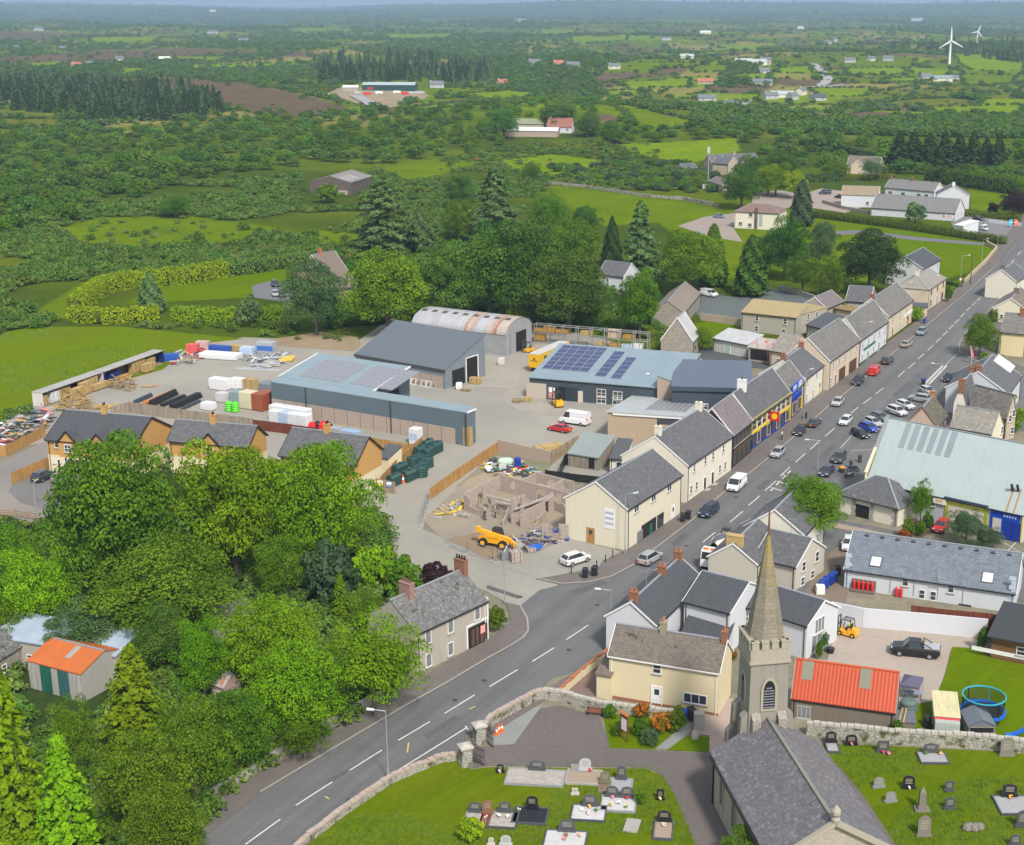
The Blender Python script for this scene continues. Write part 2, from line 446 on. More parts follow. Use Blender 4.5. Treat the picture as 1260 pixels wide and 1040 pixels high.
def build_land():
 pys=np.concatenate([np.linspace(-14,40,70),np.linspace(40.7,200,150),np.linspace(201.5,560,190),np.linspace(564,1330,130)])
 pxs=np.linspace(-430,1700,620)
 dist=[]
 for py in pys:
  d=ray(CAM_CX,py);t=d.y/max(-d.z,1e-5)*CAM_H
  dist.append(min(t,17500))
 dist=np.array(dist);k=dist<17000
 far=np.linspace(dist[k].max()+300,19000,16)if dist[k].max()<18500 else np.array([19000.])
 dist=np.concatenate([far[::-1],dist[k]])
 dd=[dist[0]]
 for d in dist[1:]:
  while dd[-1]-d>260 and dd[-1]>6000:dd.append(dd[-1]-250)
  dd.append(d)
 dist=np.array(dd)
 tx=(pxs-CAM_CX)/CAM_F
 X=np.outer(dist,tx*1.);Y=np.repeat(dist[:,None],len(tx),1)
 Z=height(X,Y)
 nr,nc=X.shape
 zc=Y*_ct+(CAM_H-Z)*_st
 PX=CAM_CX+CAM_F*X/zc;PY=CAM_CY+CAM_F*((CAM_H-Z)*_ct-Y*_st)/zc
 fid,ed=fields(X,Y)
 rr=np.hypot(X,Y)
 col=np.empty((nr,nc,3))
 pal=np.array([BRT,GRASS,MIDG,OLIVE,BRT,MIDG,HAY,MOOR,SCRUB,GRASS])
 bias=wav(X,Y,600,.7)*.5+.5;side=sstep(-600,700,X/np.maximum(rr,1)*1800)
 idx=np.floor(np.clip(fid*(.62+.38*(1-side))+(1-bias)*.3*(1-side*.6),0,.999)*10).astype(int)
 fc=pal[idx]
 wood=wav(X,Y,210,2.1)+.5*wav(X,Y,83,.3)
 near=np.array((.055,.088,.012))+(np.array((.095,.135,.008))-np.array((.055,.088,.012)))*sstep(-.3,.7,wav(X,Y,33,1.)+.6*wav(X,Y,11,.2))[...,None]
 m=sstep(760,1000,rr)[...,None]
 col[:]=near*(1-m)+fc*m
 hm=(sstep(.25,.45,wood)*sstep(900,1100,rr))[...,None];col=col*(1-hm)+np.array(SCRUB)*hm
 vill=(Y<430)&(PY>430)
 col[vill]=np.array((.22,.21,.17))
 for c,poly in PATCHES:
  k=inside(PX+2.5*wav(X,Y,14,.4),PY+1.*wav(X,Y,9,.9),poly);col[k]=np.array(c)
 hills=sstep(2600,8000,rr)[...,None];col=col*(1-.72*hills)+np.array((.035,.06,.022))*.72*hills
 V=np.stack([X,Y,Z],-1).reshape(-1,3)
 i=np.arange(nr*nc).reshape(nr,nc)
 F=np.stack([i[:-1,:-1],i[1:,:-1],i[1:,1:],i[:-1,1:]],-1).reshape(-1,4)
 me=bpy.data.meshes.new('land')
 me.vertices.add(len(V));me.vertices.foreach_set('co',V.ravel())
 me.loops.add(F.size);me.loops.foreach_set('vertex_index',F.ravel())
 me.polygons.add(len(F));me.polygons.foreach_set('loop_start',np.arange(len(F))*4)
 me.update(calc_edges=True);me.validate()
 at=me.attributes.new('land','FLOAT_COLOR','POINT')
 at.data.foreach_set('color',np.concatenate([col.reshape(-1,3),np.ones((len(V),1))],1).ravel())
 me.polygons.foreach_set('use_smooth',[True]*len(F))
 t=NT('land');a=t.n('Attribute');a.attribute_name='land';g=t.n('NewGeometry').outputs['Position']
 n1=t.noise(g,.05,6,.65);n2=t.noise(g,.5,5,.7);n3=t.noise(g,4.,3,.7)
 k=t.mix(t.ramp(n1,.3,.7),(.78,.84,.75,1),(1.28,1.16,1.1,1))
 c=t.mix(1.,a.outputs[0],k,'MULTIPLY')
 c=t.mix(1.,c,t.mix(t.ramp(n2,.3,.75),(.7,.76,.8,1),(1.22,1.16,1.1,1)),'MULTIPLY')
 c=t.mix(1.,c,t.mix(n3,(.75,.78,.75,1),(1.25,1.2,1.2,1)),'MULTIPLY')
 t.bump(n2,.5,.4)
 me.materials.append(t.done(c,.95,0,0.))
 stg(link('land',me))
build_land()
M_ASPH=m_road((.115,.116,.118),(.165,.164,.162))
M_SIDE=mG((.33,.31,.265),(.25,.24,.21),.1,1.2,(.33,.295,.24),.5,.15)
M_PAVE=mG((.135,.118,.108),(.17,.152,.14),.2,2.2,(.1,.09,.085),.4,.15)
M_KERB=mG((.36,.33,.28),(.29,.27,.24),.3,3,None,0,.1)
M_YARD=mG((.33,.31,.265),(.25,.24,.21),.07,1.5,(.36,.33,.27),.5,.4)
M_CONC=mG((.36,.325,.275),(.3,.275,.24),.1,1.,(.24,.22,.19),.4,.15)
M_DIRT=mG((.3,.21,.12),(.22,.16,.1),.15,1.5,(.36,.29,.2),.5,.5)
M_LAWN=mG((.07,.128,.001),(.098,.155,.001),.12,1.8,(.115,.15,.004),.5,.5,mow=.3)
M_CHURCH=mG((.062,.108,.001),(.1,.145,.002),.25,1.4,(.14,.155,.008),.6,.7,mow=.35)
M_DRIVE=mG((.125,.105,.1),(.155,.135,.125),.1,2.,(.1,.09,.08),.4,.15)
M_GRGR=mG((.2,.215,.2),(.26,.27,.255),.3,4,None,0,.5)
M_FIELD=mG((.095,.15,.002),(.13,.18,.005),.05,1.2,(.13,.15,.01),.6,.8)
M_LINE=mG((.72,.71,.68),(.52,.51,.49),1.2,6,None,0,.1)
M_YELLOW=mG((.6,.46,.1),(.44,.36,.14),1.2,6,None,0,.1)
sh('yard_ground',[(-80,560),(20,508),(45,492),(200,448),(232,424),(300,415),(440,420),(480,392),(640,392),(800,432),(900,440),(940,480),(860,540),(760,600),(690,580),(610,590),(560,640),(480,640),(330,560),(100,505),(60,545)],.02,M_YARD)
sh('yard_apron',[(560,480),(612,449),(626,436),(655,424),(690,424),(655,462),(650,492),(690,500),(778,512),(800,520),(760,530),(690,513),(636,505),(618,492),(625,478),(590,476)],.045,M_CONC)
sh('side_road',[(640,745),(688,719),(660,708),(607,690),(541,659),(520,652),(530,612),(600,560),(612,548),(575,552),(545,575),(470,606),(420,660),(445,690),(560,712),(600,728),(621,741)],.035,M_SIDE)
sh('estate_road',[(-160,640),(0,570),(60,540),(75,548),(66,572),(18,592),(10,604),(24,618),(60,629),(50,646),(0,632),(-160,690)],.032,mG((.24,.225,.21),(.19,.18,.17),.1,1.5,(.3,.25,.2),.5))
ROAD=[(-40,1260),(120,1098),(243,1036),(320,976),(380,940),(496,871),(553,839),(598,812),(627,796),(643,786),(650,777),(649,762),(640,745),(664,726),(688,720),(724,718),(753,711),(779,697),(810,674),(853,641),(888,610),(925,581.6),(968,547),(1019,502),(1060,470),(1100,435),(1143,400),(1193,359),(1229,325),(1243,305),(1258,288),(1330,215),(1420,215),(1300,300),(1262,338),(1225,374),(1192,410),(1182,422),(1180,433),(1200,446),(1262,462),(1262,530),(1120,530),(1060,596),(1036,640),(1106,654),(1262,690),(1262,742),(1050,700),(1020,720),(985,740),(900,700),(800,760),(748,803),(720,822),(680,834),(655,858),(601,889),(570,905),(570,925),(542,938),(480,962),(420,1004),(380,1034),(330,1090),(200,1260)]
sh('estate_drive',[(16,618),(6,600),(62,570),(120,590),(110,628),(56,636)],.028,mG((.19,.185,.175),(.15,.147,.14),.2,1.5))
sh('road',ROAD,.05,M_ASPH)
sh('pavement',[(243,1036),(320,976),(380,940),(496,871),(553,839),(598,812),(627,796),(643,786),(650,777),(649,762),(640,746),(622,741),(626,752),(629,764),(612,779),(600,787),(562,807),(515,835),(420,898),(320,950),(262,986),(160,1070),(200,1075)],.15,M_PAVE,thick=.14)
sh('pavement',[(660,712),(690,719),(724,717),(753,710),(779,696),(810,673),(853,640),(888,609),(925,581),(968,546),(1019,501),(1060,469),(1100,434),(1143,399),(1193,358),(1229,324),(1243,304),(1258,287),(1330,214),(1300,214),(1236,292),(1216,320),(1180,352),(1161,368),(1122,399),(1092,421),(1056,452),(1020,479),(1011,484),(990,498),(972,516),(925,553),(900,576),(844,618),(834,626),(770,676),(742,690),(735,700)],.15,M_PAVE,thick=.14)
sh('pavement',[(1180,424),(1187,412),(1226,374),(1300,305),(1330,305),(1240,400),(1225,420),(1240,445),(1262,452),(1262,461),(1202,446),(1181,434)],.15,M_PAVE,thick=.14)
sh('pavement',[(1022,642),(1104,659),(1185,676),(1262,694),(1262,700),(1180,681),(1104,665),(1022,648)],.15,mG((.34,.28,.2),(.28,.24,.19),.3,3,None,0,.1),thick=.14)
sh('pavement',[(655,859),(601,889),(571,905),(572,920),(600,905),(660,868),(748,806),(748,801)],.14,M_PAVE,thick=.13)
def kerb(pts,z=.165,w=.22):
 q=[P(x,y,0)for x,y in pts];mb=MB()
 for a,b in zip(q,q[1:]):
  d=(b-a);n=max(1,int(d.length/6))
  for i in rg(n):
   p0=a+d*(i/n);p1=a+d*((i+1)/n);u=d.normalized()*.02
   mb.bar(p0+u+V_((0,0,z/2)),p1-u+V_((0,0,z/2)),w,z)
 stg(link('kerb',mb.mesh('kerb',[M_KERB])))
kerb([(320,976),(380,940),(496,871),(553,839),(598,812),(627,796),(643,786),(650,777),(649,762),(640,746)])
kerb([(660,712),(690,719),(724,717),(753,710),(779,696),(810,673),(853,640),(888,609),(925,581),(968,546),(1019,501),(1060,469),(1100,434),(1143,399),(1193,358),(1229,324)])
kerb([(1226,374),(1187,412),(1180,424),(1181,434),(1202,446),(1262,461)])
sh('parking_bay',[(600,692),(640,704),(662,712),(735,699),(745,690),(768,680),(700,662),(660,680)],.065,M_SIDE)
sh('building_plot',[(520,640),(575,590),(612,575),(690,590),(700,662),(660,682),(605,690),(541,660)],.055,mG((.3,.26,.2),(.23,.2,.16),.2,1.4,(.36,.29,.19),.6,.5))
sh('earth_patch',[(548,664),(600,652),(642,660),(640,676),(606,688)],.075,M_DIRT)
sh('scrap_plot',[(560,600),(600,566),(612,548),(690,560),(665,588),(640,592),(590,590)],.045,mG((.2,.19,.14),(.12,.15,.05),.4,1.8,(.3,.27,.22),.5,.5))
sh('excavated_bank',[(330,425),(435,432),(445,424),(440,415),(395,408),(330,418)],.06,M_DIRT)
sh('school_yard',[(845,372),(862,360),(905,366),(940,352),(1000,366),(985,385),(915,392),(862,392)],.045,mG((.1,.115,.115),(.13,.145,.145),.1,1.5))
sh('back_yard',[(850,430),(880,428),(948,446),(950,455),(870,447)],.05,mG((.07,.075,.075),(.1,.1,.1),.2,2))
sh('lawn',[(851,400),(876,394),(912,396),(912,416),(858,420)],.05,M_LAWN)
sh('lawn',[(1120,292),(1185,298),(1217,306),(1198,330),(1163,345),(1130,330),(1000,300),(1010,287)],.05,M_LAWN)
sh('lawn',[(985,272),(1100,282),(1226,296),(1222,303),(1110,290),(1000,284)],.048,M_LAWN)
sh('park_path',[(1000,286),(1060,283),(1130,292),(1212,299),(1210,302),(1130,296),(1060,288),(1000,290)],.058,mG((.14,.13,.16),(.17,.16,.18),.2,2))
sh('grass_verge',[(1165,350),(1190,340),(1228,303),(1224,322),(1180,350),(1168,360)],.06,M_LAWN)
sh('shop_forecourt',[(1170,274),(1200,262),(1262,278),(1262,292),(1240,296),(1176,284)],.048,mG((.17,.165,.165),(.21,.2,.2),.2,2))
sh('house_drive',[(310,352),(330,346),(356,348),(432,345),(430,362),(355,372),(312,366)],.05,mG((.14,.145,.155),(.17,.17,.18),.2,2))
sh('lawn',[(152,374),(205,347),(280,340),(352,330),(352,346),(330,348),(308,366),(200,372)],.045,M_LAWN)
sh('lawn',[(395,335),(450,322),(455,335),(440,344),(400,345)],.045,M_LAWN)
sh('pasture',[(-120,430),(0,408),(60,402),(150,402),(300,417),(240,424),(200,455),(42,498),(0,518),(-120,560)],.03,M_FIELD)
sh('bungalow_yard',[(834,278),(866,267),(906,262),(902,280),(914,298),(872,291)],.045,mG((.32,.26,.22),(.27,.23,.2),.2,2))
sh('bungalow_yard',[(928,238),(960,234),(990,240),(1002,250),(962,257),(925,250)],.045,mG((.32,.26,.22),(.27,.23,.2),.2,2))
sh('driveway',[(985,240),(1010,232),(1060,238),(1075,250),(1040,262),(1000,256)],.045,mG((.34,.27,.24),(.3,.25,.22),.2,2))
GY1=[(380,1037),(430,998),(480,963),(542,938),(566,936),(580,947),(600,944),(796,946),(815,955),(830,978),(860,1050),(870,1130),(560,1130),(250,1140)]
sh('churchyard_grass',GY1,.06,M_CHURCH)
sh('churchyard_grass',[(1005,915),(1090,918),(1262,926),(1300,928),(1300,1130),(1150,1130),(1110,1050),(1060,975),(1035,945),(1020,936)],.06,M_CHURCH)
sh('church_drive',[(580,946),(580,921),(600,918),(640,916),(860,926),(880,925),(905,1000),(1020,936),(1036,945),(1062,975),(1112,1050),(1160,1130),(860,1130),(850,1040),(831,978),(815,954),(796,944),(600,942)],.045,M_DRIVE)
sh('car_park',[(632,916),(664,872),(690,868),(738,882),(752,921),(700,920)],.062,M_DRIVE)
sh('chipped_strip',[(601,917),(606,890),(664,868),(666,872),(633,916)],.055,M_GRGR)
sh('garden_lawn',[(750,920),(743,884),(760,876),(838,880),(842,890),(805,922)],.068,M_LAWN)
sh('garden_lawn',[(820,923),(846,905),(873,907),(872,925)],.068,M_LAWN)
sh('garden_path',[(806,922),(842,892),(850,890),(850,900),(822,922)],.066,M_GRGR)
sh('paved_yard',[(858,882),(895,858),(940,870),(885,925),(873,925),(873,905),(850,902)],.056,mG((.42,.33,.28),(.36,.29,.25),.3,2))
sh('brick_yard',[(690,858),(735,815),(760,840),(736,864)],.056,mG((.22,.15,.125),(.18,.13,.11),.4,4))
sh('house_yard',[(1018,812),(1030,768),(1210,778),(1215,796),(1170,798),(1162,830),(1150,862),(1105,870),(1096,846),(975,810)],.05,mG((.4,.335,.275),(.34,.29,.245),.1,1.2,(.28,.25,.22),.4))
sh('lawn',[(1172,796),(1212,798),(1290,812),(1300,920),(1120,906),(1120,868),(1150,862),(1163,830)],.06,M_LAWN)
sh('rear_yard',[(985,740),(1010,690),(1045,660),(1052,690),(1040,745),(1030,752)],.052,mG((.22,.17,.125),(.17,.14,.11),.2,1.5))
sh('planted_bed',[(1104,665),(1106,654),(1128,640),(1150,648),(1146,656),(1120,667)],.07,mG((.1,.06,.045),(.13,.09,.06),.5,3))
sh('grass_bank',[(200,1075),(262,988),(320,952),(330,940),(250,950),(180,1040)],.12,mG((.17,.15,.03),(.12,.17,.02),.3,2))
M_PATCH=mG((.095,.095,.095),(.12,.118,.115),.4,3,None,0,.1)
for k,q in en(([(700,728),(742,714),(748,718),(706,733)],[(824,668),(842,655),(848,659),(830,672)],[(930,600),(944,589),(949,592),(935,604)],[(520,905),(560,880),(566,884),(526,909)],[(1010,560),(1024,546),(1029,549),(1015,563)],[(1098,486),(1118,470),(1122,472),(1102,488)],[(400,962),(440,938),(444,941),(404,966)],[(600,720),(640,733),(638,737),(598,724)])):
 sh('road_patch',q,.0535+0.*k,M_PATCH)
IRON=mP((.07,.06,.055),.6,.3)
for x,y in((560,862),(596,838),(700,800),(845,672),(968,566),(1082,468),(818,652),(430,985),(735,745),(905,612),(1150,452),(640,735)):
 p=P(x,y);b=MB();b.cyl((p.x,p.y,.045),(p.x,p.y,.06),.34,n=12);stg(link('manhole_cover',b.mesh('manhole_cover',[IRON])))
for x,y in((598,811.5),(789,690.5),(873,624),(1005,515),(512,862),(1085,448.5)):
 p=P(x,y);b=MB();b.box(-.3,-.25,.045,.3,.25,.062);stg(link('drain_cover',b.mesh('drain_cover',[IRON]),TR(p.x,p.y,0,R(60))))
def stripe(pts,w=.14,z=.056,m=M_LINE,name='road_marking'):
 mb=MB()
 for(a,b)in zip(pts[::2],pts[1::2]):
  a,b=P(*a,z),P(*b,z);d=(b-a).normalized();n=V_((-d.y,d.x,0))*w/2
  mb.poly([a-n,b-n,b+n,a+n])
 stg(link(name,mb.mesh(name,[m])))
centre=[(302,1039),(345,1008),(364,991),(409,962),(430,948),(470,923),(490,911),(529,888),(547,878),(584,855),(602,845),(637,824),(655,814),(682,797),(697,787),(724,769),(775,735),(799,718),(809,711),(832,695),(865,667),(880,655),(898,642.7),(914,629.2),(921,622),(935,610),(941,604),(955,591.7),(960,586),(972,574.6),(978.6,569),(991,558),(997,553),(1009,542),(1015,537),(1027,527),(1047,508.5),(1056,501),(1062,497),(1072,489),(1077,485),(1087,477.5),(1105,464),(1113,456.5),(1117.6,453.3),(1126,446),(1129.5,442),(1137,435.5),(1141.4,431.2),(1148.5,425),(1151.6,421.7),(1157.6,416),(1160,413),(1166,407.5),(1168,405),(1173,400),(1175,397.5),(1180,393),(1182,390),(1187,385),(1189,382.5),(1194,378),(1196,376),(1200,372),(1202,370),(1206,366),(1208,363),(1212,359),(1214,357),(1218,353),(1221,350),(1225,346),(1228,343),(1232,338.5),(1236,333),(1240,329),(1244,324),(1248,319),(1252,314),(1256,309)]
stripe(centre,.16)
stripe([(482.5,952.5),(574,895.5),(481,950.5),(484,954),(572.5,893.5),(576,897.5)],.16)
stripe([(1034,551.5),(1048,536),(1062,523),(1073,514),(1138,474.5),(1178,435)],.1)
stripe([(1138,472),(1160,450),(1143,473),(1165,450)],.3)
stripe([(1236,682),(1262,655),(1244,678),(1262,690),(1236,668),(1262,684)],.12)
stripe([(1046,555),(1095,552)],.1)
stripe([(948,604),(953,600),(955,597),(960,592),(962,590),(967,585),(969,583),(973,579),(948,600),(962,604),(956,592),(969,596),(963,584),(975,588)],.22)
stripe([(501,926),(503,914),(577,873),(585,869),(405,983),(400,980)],.16,m=M_YELLOW)
# ================================================================ BUILDINGS
W_CREAM=mR((.68,.63,.49),.25);W_CR=mR((.7,.66,.55),.2);W_W=mR((.58,.6,.63),.12)
W_YEL=mR((.66,.57,.37),.12);W_TAN=mR((.52,.3,.1),.15);W_G=mR((.4,.37,.31),.5)
W_BEIGE=mR((.6,.5,.38),.25);W_CONC=mR((.4,.32,.255),.5,(.22,.18,.15));W_PEB=mR((.185,.16,.125),.5,(.1,.09,.07))
W_STONE=m_stone((.27,.25,.21),(.4,.37,.31),(.2,.18,.15),2.2);W_FARM=m_stone((.42,.35,.26),(.52,.45,.34),(.36,.31,.24),2.)
R_S=mF((.066,.068,.074),(.125,.127,.133),lichen=.5,lc=(.19,.185,.175),blotch=.7);R_OLD=mF((.1,.094,.086),(.175,.165,.15),.25,.3,.7,(.27,.255,.225),.12,blotch=.7);R_TILE=mF((.062,.066,.074),(.08,.084,.092),.32,.38,0,blotch=.25,contrast=1.)
R_MOSS=mF((.09,.089,.09),(.16,.157,.155),.28,.34,.7,(.26,.25,.235),.4);R_BROWN=mF((.135,.108,.085),(.19,.155,.125),.32,.38,.5,(.25,.22,.17),.15)
R_LICH=mF((.19,.175,.15),(.28,.26,.225),.3,.3,.8,(.36,.34,.29),.1);R_PURP=mF((.14,.115,.12),(.2,.17,.175),.26,.3,.3)
R_BLUE=mF((.115,.135,.165),(.165,.19,.225),.42,.6,.15,blotch=.3);R_DARK=mF((.07,.075,.085),(.1,.105,.115),.28,.36)
S_BLUE=mS((.22,.29,.325),.3,fade=.12);S_GREY=mS((.185,.215,.24),.3,fade=.1);S_SLATE=mS((.115,.155,.18),.35,fade=.08);S_DARK=mS((.055,.07,.085),.3,fade=.1)
S_NAVY=mS((.1,.125,.165),1.2,fade=.1,amp=.15);S_WHITE=mS((.66,.66,.65),.3,.15);S_RUST=mS((.42,.4,.38),.2,.6,(.42,.14,.04));S_RUSTY=mS((.46,.47,.48),.2,.3,(.4,.13,.04))
S_GREEN=mS((.37,.44,.43),.35,fade=.08);S_ORANGE=mS((.43,.062,.018),.4,fade=.14);S_ORUST=mS((.5,.13,.03),.25,.25,(.34,.1,.03));S_TAN=mS((.36,.285,.135),1.,fade=.15,amp=.1)
S_BROWN=mS((.12,.095,.085),.35);S_GALV=mS((.42,.45,.48),.25,.1)
WHT_=mP((.76,.76,.74),.4,0,.05);BK=mP((.018,.018,.02),.4);DG_=mP((.06,.065,.07),.45);GALV=mP((.45,.47,.49),.4,.6,.1)
LGREY=mP((.42,.43,.44),.5);CN=mP((.36,.34,.3),.9,0,.2);BRICK=mF((.27,.12,.07),(.36,.17,.1),.075,.22,blotch=.3,rough=.9);TERRA=mP((.4,.15,.07),.8)
LEAD=mP((.3,.32,.35),.5,.2);OAK=mP((.42,.2,.05),.4);TIMBER=mB((.34,.215,.1));TIMG=mB((.28,.25,.2));GLASS=mW((.035,.042,.05),.06);NET_REFL=mW((.16,.17,.18),.15)  # the last, paler glass also carries painted reflections on the white gable
DK=mP((.012,.012,.012),.9);BLUE=mP((.012,.045,.32),.35);YELLOW=mP((.8,.55,.01),.4);RED=mP((.62,.02,.018),.35);GREENP=mP((.02,.13,.07),.4)
def iloc(M,px,py,axis,val):
 I=M.inverted();o=I@V_((0,0,CAM_H));d=I.to_3x3()@ray(px,py)
 k=(val-o[axis])/d[axis];return o+d*k
FACE_ROT={'F':0.,'L':-pi/2,'R':pi/2,'B':pi}
_wm={}
def window_meshes(w,h,nx,ny,fr,glass):
 k=(round(w,2),round(h,2),nx,ny,fr.name,glass.name)
 if k in _wm:return _wm[k]
 f=MB();t=.09
 f.box(-w/2,-.07,0,-w/2+t,.03,h);f.box(w/2-t,-.07,0,w/2,.03,h)
 f.box(-w/2+t,-.068,0,w/2-t,.03,t);f.box(-w/2+t,-.068,h-t,w/2-t,.03,h)
 for i in rg(1,nx):x=-w/2+w*i/nx;f.box(x-.035,-.06,t,x+.035,.02,h-t)
 for j in rg(1,ny):z=h*j/ny;f.box(-w/2+t,-.055,z-.03,w/2-t,.018,z+.03)
 g=MB();g.box(-w/2+t,-.03,t,w/2-t,.012,h-t)
 s=MB();s.box(-w/2-.1,-.16,-.12,w/2+.1,.03,-.003)
 _wm[k]=(f.mesh('window',[fr]),g.mesh('pane',[glass]),s.mesh('sill',[CN]))
 return _wm[k]
class Hs:
 def __init__(s,name,label,A,B,he,ridge=None,rend='A',D=None,hr=None,base=None,wall=W_CREAM,roof=R_S,cat='house',group=None,oh=.25,og=.12,hip=None,verge=WHT_,parent=None,gutter=True,style='gable',yaw=None,trim=None,plinth=None,L=None):
  if base is not None:
   g=P(*base);he=zt(g,A[1])
  a,b=P(*A,he),P(*B,he)
  d=b-a
  if yaw is not None:d=V_((cos(yaw),sin(yaw),0))*(L or d.length)
  s.L=L or d.length;rz=atan2(d.y,d.x)
  s.M=TR(a.x,a.y,0,rz);s.he=he;s.rz=rz
  if ridge is not None:
   q=iloc(s.M,ridge[0],ridge[1],0,0. if rend=='A' else s.L)
   if style=='mono':
    s.D=D or q.y;s.hr=hr or q.z
   else:
    s.D=D or 2*q.y;s.hr=hr or q.z
  else:s.D,s.hr=D,hr
  s.root=parent.root if parent is not None else root(name,label,cat,s.M,group)
  if parent is None:WM[s.root.name]=s.M
  s.wallm,s.roofm,s.verge=wall,roof,verge
  L,D_,he,hr_=s.L,s.D,s.he,s.hr
  s.style=style
  w=MB();r=MB();th=.13;e=.012
  if style=='gable' and not hip:
   w.poly([(0,0,0),(L,0,0),(L,0,he),(0,0,he)]);w.poly([(L,D_,0),(0,D_,0),(0,D_,he),(L,D_,he)])
   w.poly([(0,D_,0),(0,0,0),(0,0,he),(0,D_/2,hr_),(0,D_,he)]);w.poly([(L,0,0),(L,D_,0),(L,D_,he),(L,D_/2,hr_),(L,0,he)])
   w.poly([(0,0,he),(L,0,he),(L,D_/2,hr_),(0,D_/2,hr_)]);w.poly([(L,D_,he),(0,D_,he),(0,D_/2,hr_),(L,D_/2,hr_)])
   sl=(hr_-he)/(D_/2);ze=he-oh*sl
   sec=[(-oh,ze+e),(D_/2,hr_+e),(D_+oh,ze+e),(D_+oh,ze+th),(D_/2,hr_+th),(-oh,ze+th)]
   x0,x1=-og,L+og
   p0=[(x0,y,z)for y,z in sec];p1=[(x1,y,z)for y,z in sec]
   r.poly([p0[5],p1[5],p1[4],p0[4]]);r.poly([p0[4],p1[4],p1[3],p0[3]])
   r.poly([p1[0],p0[0],p0[1],p1[1]]);r.poly([p1[1],p0[1],p0[2],p1[2]])
   for p,fl in((p0,1),(p1,0)):
    for q in((0,1,4,5),(1,2,3,4)):
     c=[p[i]for i in q];r.poly(c[::-1]if fl else c)
   r.poly([p0[0],p1[0],p1[5],p0[5]]);r.poly([p1[2],p0[2],p0[3],p1[3]])
  elif style=='gable':
   h0,h1=hip if isinstance(hip,tuple)else(hip,hip)
   w.box(0,0,0,L,D_,he-.01)
   ze=he-.02
   c=[(-oh,-oh,ze),(L+oh,-oh,ze),(L+oh,D_+oh,ze),(-oh,D_+oh,ze)]
   k0=(h0 if h0 else-og,D_/2,hr_);k1=(L-h1 if h1 else L+og,D_/2,hr_)
   r.poly([c[0],c[1],k1,k0]);r.poly([c[2],c[3],k0,k1]);r.poly([c[3],c[0],k0]);r.poly([c[1],c[2],k1]);r.poly(c[::-1])
  elif style=='mono':
   w.poly([(0,0,0),(L,0,0),(L,0,he),(0,0,he)]);w.poly([(L,D_,0),(0,D_,0),(0,D_,hr_),(L,D_,hr_)])
   w.poly([(0,D_,0),(0,0,0),(0,0,he),(0,D_,hr_)]);w.poly([(L,0,0),(L,D_,0),(L,D_,hr_),(L,0,he)]);w.poly([(0,0,he),(L,0,he),(L,D_,hr_),(0,D_,hr_)])
   sl=(hr_-he)/D_;th=.18
   a0,a1=he-oh*sl+e,hr_+oh*sl+e
   c=[(-og,-oh,a0),(L+og,-oh,a0),(L+og,D_+oh,a1),(-og,D_+oh,a1)];u=[(x,y,z+th)for x,y,z in c]
   r.poly(u);r.poly(c[::-1])
   for i in rg(4):j=(i+1)%4;r.poly([c[i],c[j],u[j],u[i]])
  s.wall=pt('wall',w,[wall],s.root,s.M);s.roof=pt('roof',r,[roof],s.root,s.M)
  if style=='gable':
   rt=MB();h0,h1=(hip if isinstance(hip,tuple)else(hip,hip))if hip else(0,0)
   zz=hr_+(th if not hip else 0)
   rt.box((h0 or-og)-.02,D_/2-.14,zz-.06,L-h1+(og if not h1 else 0)+.02,D_/2+.14,zz+.05)
   if hip:
    cs=[(-oh,-oh),(L+oh,-oh),(L+oh,D_+oh),(-oh,D_+oh)]
    for i,(cx,cy)in en(cs):
     kx=(h0 if i in(0,3)else L-h1)
     if(h0 if i in(0,3)else h1):rt.bar((cx,cy,he+.01),(kx,D_/2,hr_+.01),.24,.08)
   pt('ridge',rt,[trim or LEAD],s.roof,s.M)
   if not hip and verge is not None:
    sl=(hr_-he)/(D_/2)
    for x in(-og-.035,L+og+.035):
     v=MB()
     for ya,yb in((-oh,D_/2),(D_+oh,D_/2)):
      v.bar((x,ya,he-oh*sl+.06),(x,yb,hr_+.06),.06,.2)
     pt('bargeboard',v,[verge],s.roof,s.M)
  if gutter and style!='none':
   gt=MB();zg=he-(oh*(hr_-he)/(D_/2 if style=='gable' else D_)if not hip else .02)
   gt.box(-.1,-oh-.12,zg-.06,L+.1,-oh-.01,zg+.06)
   gt.box(.25,-.1,.1,.33,-.02,he-.1);gt.box(L-.33,-.1,.1,L-.25,-.02,he-.1)
   pt('gutter',gt,[BK if verge is None or verge is BK else(WHT_ if gutter=='white' else BK)],s.root,s.M)
  if plinth:
   pl=MB();pl.box(-.03,-.03,0,L+.03,D_+.03,plinth[0]);pt('plinth',pl,[plinth[1]],s.root,s.M)
 def local(s,face,px,py):
  ax,v={'F':(1,0.),'B':(1,s.D),'L':(0,0.),'R':(0,s.L)}[face]
  return iloc(s.M,px,py,ax,v)
 def at(s,face,u,z):
  x,y={'F':(u,0),'B':(u,s.D),'L':(0,u),'R':(s.L,u)}[face]
  return s.M@TR(x,y,z,FACE_ROT[face])
 def win(s,face,px,py,w=1.,h=1.3,nx=1,ny=2,fr=WHT_,glass=GLASS,sill=True):
  q=s.local(face,px,py);u=q.x if face in 'FB' else q.y
  return s.winat(face,u,q.z-h/2,w,h,nx,ny,fr,glass,sill)
 def winat(s,face,u,z,w=1.,h=1.3,nx=1,ny=2,fr=WHT_,glass=GLASS,sill=True):
  mx=s.L if face in 'FB' else s.D
  u=min(max(u,w/2+.1),mx-w/2-.1);z=max(z,.1)
  f,g,si=window_meshes(w,h,nx,ny,fr,glass);M=s.at(face,u,z)
  o=link('window',f,M,s.root);link('pane',g,M,o)
  if sill:link('sill',si,M,o)
  return o
